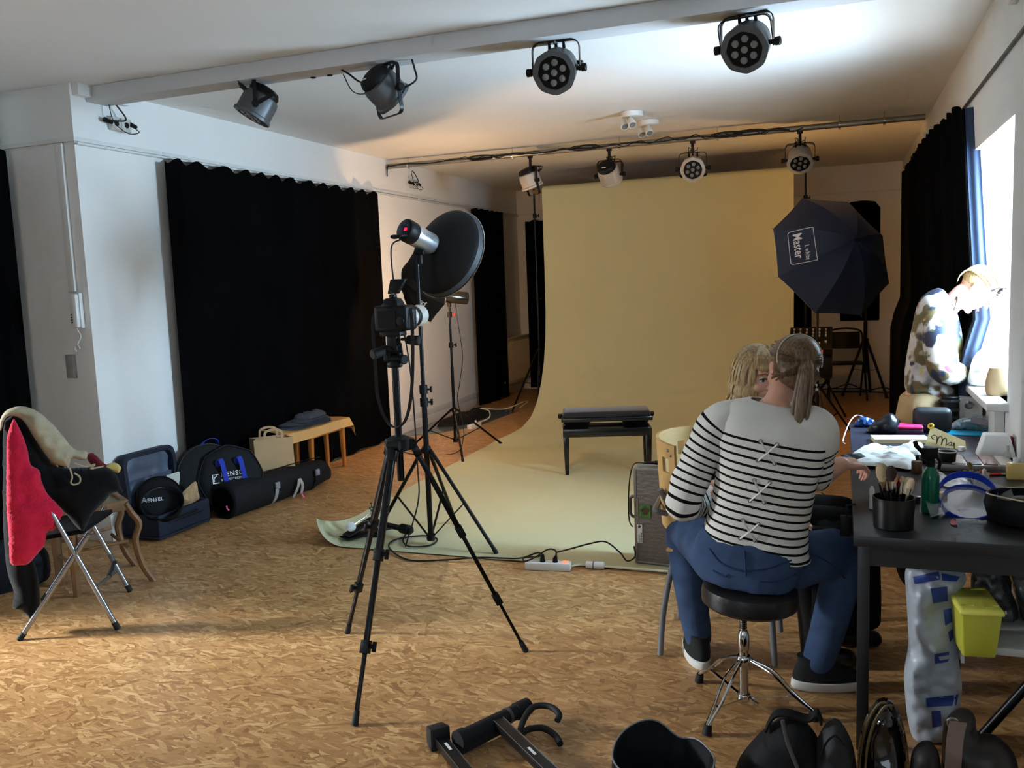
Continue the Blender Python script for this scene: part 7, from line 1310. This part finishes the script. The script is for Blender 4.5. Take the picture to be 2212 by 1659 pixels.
x = MB(); P = V((.2, 3.6, 0)); pillow(x, [pD(a, c_, V((.26, 3.7, .3))) for a, c_ in ((1935, 1205), (1965, 1200), (1985, 1230), (1985, 1260), (1960, 1268), (1940, 1240))], vdir(V((.26, 3.7, 0))), .04, 2, .01); tag(x.build('dark_cloth', blk_nylon, smooth=50), 'dark cloth hanging behind the plastic bag', 'cloth')
x = MB(); P = V((.66, 2.9, .3)); x.mx = M4.Translation((.6, 2.72, 0)); pillow(x, [V((a, 0, c_)) for a, c_ in ((-.08, 0), (-.1, .15), (-.06, .36), (.02, .44), (.09, .4), (.09, 0))], (-.3, -1, 0), .06, 3, .02, 8, back=.8); tag(x.build('dark_jacket', mat('dark_teal_cloth', (16, 22, 26), .9), smooth=50), 'dark jacket hanging down at the right photo edge', 'jacket')
# ================================================================ BAGS IN THE FOREGROUND
t = thing('open_black_bag', 'open black bag with pale piping along its wavy rim', 'bag', (-.49, 2.44, 0))
rim = []; N_ = 48
for i in range(N_):
    a = 2 * pi * i / N_; wv = .15 + (.022 * cos(2 * (a - R(118))) if sin(a) > 0 else -.02); wv -= .018 * math.exp(-((a - R(82)) / .3) ** 2) * 2; rim.append(V((.15 * cos(a), .145 * sin(a), wv)))
x = MB(); x.loft([[V((p.x * .85, p.y * .85, .002)) for p in rim], [V((p.x * 1.0, p.y * 1.0, .03)) for p in rim], [V((p.x * 1.03, p.y * 1.03, p.z * .6)) for p in rim], rim, [V((p.x * .95, p.y * .95, p.z - .004)) for p in rim], [V((p.x * .93, p.y * .93, .02)) for p in rim]], cap=False); x.loft([[V((p.x * .9, p.y * .9, .02)) for p in rim], [V((0, 0, .02)) for p in rim]], cap=False); x.build('shell', blk_nylon, t, smooth=60)
x = MB(); x.tube([p + V((0, 0, .003)) for p in rim], .0028, 6, closed=True); x.build('piping', mat('pale_piping', (120, 120, 118), .5), t)
x = MB(); pillow(x, [V((a, c_, .05)) for a, c_ in ((-.02, -.05), (.09, -.03), (.1, .03), (.05, .06), (0, .02))], (0, 0, 1), .02, 2, .01, 12, back=1); tag(x.build('red_cloth', mat('maroon_cloth', (92, 20, 26), .9), smooth=40), 'maroon cloth lying inside the open black bag', 'cloth').location = (-.49, 2.44, 0)
def soft(name, label, P, px, m, th, cat='bag', wr=.014, parts=None, back=.9, group=None):
    P = V(P); t = thing(name, label, cat, (P.x, P.y, 0), group=group); x = MB(); pillow(x, [pD(a, c_, P) for a, c_ in px], vdir(P), th, 3, wr, 9, back=back); x.build('shell', m, t, world=True, smooth=55); return t
t = soft('black_backpack', 'black backpack lying in the foreground with padded straps', (-.19, 2.62, .1), ((1590, 1700), (1592, 1650), (1615, 1612), (1650, 1575), (1690, 1552), (1725, 1552), (1755, 1575), (1775, 1620), (1778, 1700), (1700, 1722)), blk_nylon, .09)
x = MB(); x.tube(smooth_path([pD(a, c_, V((-.19, 2.52, .1))) for a, c_ in ((1690, 1556), (1700, 1600), (1715, 1640), (1735, 1690))]), .006, 6); x.build('zip', mat('grey_zip', (74, 74, 74), .4), t, world=True)
x = MB(); x.ribbon(smooth_path([pD(a, c_, V((-.19, 2.6, .1))) for a, c_ in ((1655, 1575), (1672, 1545), (1700, 1540), (1745, 1552), (1765, 1540), (1775, 1560))]), V((0, .03, .008)), .006); x.build('strap', blk_nylon, t, world=True, smooth=60)
t = soft('grey_pocket_bag', 'charcoal soft camera pouch leaning on the black backpack', (-.02, 2.62, .1), ((1752, 1715), (1752, 1640), (1770, 1585), (1790, 1560), (1812, 1560), (1835, 1590), (1848, 1640), (1848, 1715), (1800, 1725)), mat('charcoal_nylon', (36, 38, 42), .7), .07)
x = MB(); x.tube(smooth_path([pD(a, c_, V((-.02, 2.545, .1))) for a, c_ in ((1772, 1640), (1785, 1605), (1805, 1590), (1825, 1610))]), .003, 6); x.build('zip', blk, t, world=True)
t = soft('patent_case', 'shiny black patent vanity case with zip arcs', (.1, 2.66, .15), ((1848, 1715), (1850, 1650), (1858, 1590), (1872, 1545), (1892, 1518), (1918, 1513), (1940, 1535), (1955, 1580), (1964, 1640), (1966, 1715), (1905, 1728)), mat('patent_black', (9, 9, 10), .08, spec=.8), .08, wr=.02)
for dx in (0, 12): x = MB(); x.tube(smooth_path([pD(a + dx, c_ + dx * .5, V((.1, 2.62 - .004 * dx, .15))) for a, c_ in ((1856, 1700), (1860, 1620), (1875, 1560), (1898, 1522), (1915, 1518))]), .004, 6); x.build('zip', mat('antique_brass', (110, 98, 72), .3, .8), t, world=True)
t = soft('dark_handbag', 'dark brown handbag with taupe strap at the bottom right', (.38, 2.66, .15), ((2030, 1720), (2034, 1640), (2038, 1570), (2055, 1540), (2082, 1532), (2106, 1548), (2112, 1582), (2150, 1592), (2185, 1620), (2200, 1660), (2202, 1720), (2110, 1732)), mat('dark_brown_leather', (30, 24, 22), .45), .07)
x = MB(); x.ribbon(smooth_path([pD(a, c_, V((.38, 2.575, .15))) for a, c_ in ((2070, 1560), (2064, 1590), (2060, 1630), (2056, 1700))]), V((.042, .0, 0)), .006); x.build('strap', mat('taupe_leather', (122, 104, 96), .5), t, world=True, smooth=60)
x = MB(); q = pD(2058, 1562, V((.38, 2.58, .15))); x.tube([q + V((.014 * cos(a), 0, .014 * sin(a))) for a in [2 * pi * k / 16 for k in range(16)]], .0035, 6, closed=True); x.build('buckle_ring', steel, t, world=True)
soft('small_dark_bag', 'small dark plum bag between the vanity case and the handbag', (.23, 2.6, .1), ((1966, 1725), (1966, 1650), (1975, 1615), (2000, 1604), (2022, 1615), (2032, 1650), (2032, 1725)), mat('plum_black', (24, 18, 20), .6), .05)
# ---- instrument stand lying in front
t = thing('instrument_stand', 'folded black instrument stand with padded fork lying on the floor', 'stand', (-1.08, 2.58, 0)); std_m = mat('satin_black_steel', (20, 20, 22), .35, .3)
def arm(a, b_, nm='arm'):
    a = V(a); b_ = V(b_); x = MB(); x.bar(a, b_, .042, .03); o = x.build(nm, std_m, t, world=True, bevel=.003)
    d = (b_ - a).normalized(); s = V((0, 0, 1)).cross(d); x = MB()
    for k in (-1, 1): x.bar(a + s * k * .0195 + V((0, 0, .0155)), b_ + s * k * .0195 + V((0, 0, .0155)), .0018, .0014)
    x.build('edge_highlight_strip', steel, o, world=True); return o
arm((-1.255, 2.50, .035), (-.86, 2.12, .035)); arm((-1.09, 2.62, .06), (-.68, 2.26, .05))
for a, k in ((V((-1.215, 2.462, .052)), 0), (V((-.93, 2.48, .072)), 1)): 
    d = V((.72, -.69, 0)); x = MB(); s = V((.69, .72, 0)); x.add([a + s * .004, a + d * .05 + s * .004, a + d * .05 - s * .006, a - s * .006], [(0, 1, 2, 3)]); x.build('type_label', sticker, t, world=True, smooth=0)
x = MB(); x.mx = M4.Translation((-1.27, 2.515, .04)) @ M4.Rotation(R(-43), 4, 'Z'); x.loft([[V((-.03, y, z)) for y, z in ((-.03, -.035), (.03, -.035), (.03, .03), (-.03, .03))], [V((.03, y, z)) for y, z in ((-.036, -.038), (.036, -.038), (.036, .042), (-.036, .042))]]); x.build('end_cap', rubber, t, world=True, bevel=.006)
ca_, cb_ = V((-1.18, 2.48, .055)), V((-1.035, 2.77, .055)); dd_ = (cb_ - ca_).normalized(); x = MB(); x.tube([ca_, ca_ + dd_ * .03, ca_ + dd_ * .031, cb_ - dd_ * .06, cb_ - dd_ * .059, cb_], 0, 18, rs=[.032, .033, .028, .026, .03, .029]); x.build('foam_crossbar', mat('foam_black', (15, 15, 16), .85), t, world=True)
x = MB(); x.tube([ca_ + V((0, 0, -.028)), ca_ + dd_ * .2 + V((0, 0, -.025))], .024, 14); x.build('foam_crossbar', MATS['foam_black'], t, world=True); x = MB(); q = ca_ + dd_ * .22; x.tube([q, q + dd_ * .012], .0285, 18); x.build('ring', mat('grey_ring', (70, 70, 72), .4), t, world=True)
x = MB(); x.tube(smooth_path([(-1.0, 2.58, .05), (-1.01, 2.66, .065), (-1.0, 2.73, .075), (-.95, 2.75, .075), (-.905, 2.72, .07), (-.9, 2.69, .06)], 6), .011, 10); x.build('fork', rubber, t, world=True)
x = MB(); x.tube(smooth_path([(-1.0, 2.58, .045), (-.99, 2.64, .04), (-.95, 2.68, .03), (-.9, 2.66, .022), (-.87, 2.62, .018)], 6), .011, 10); x.build('fork', rubber, t, world=True)
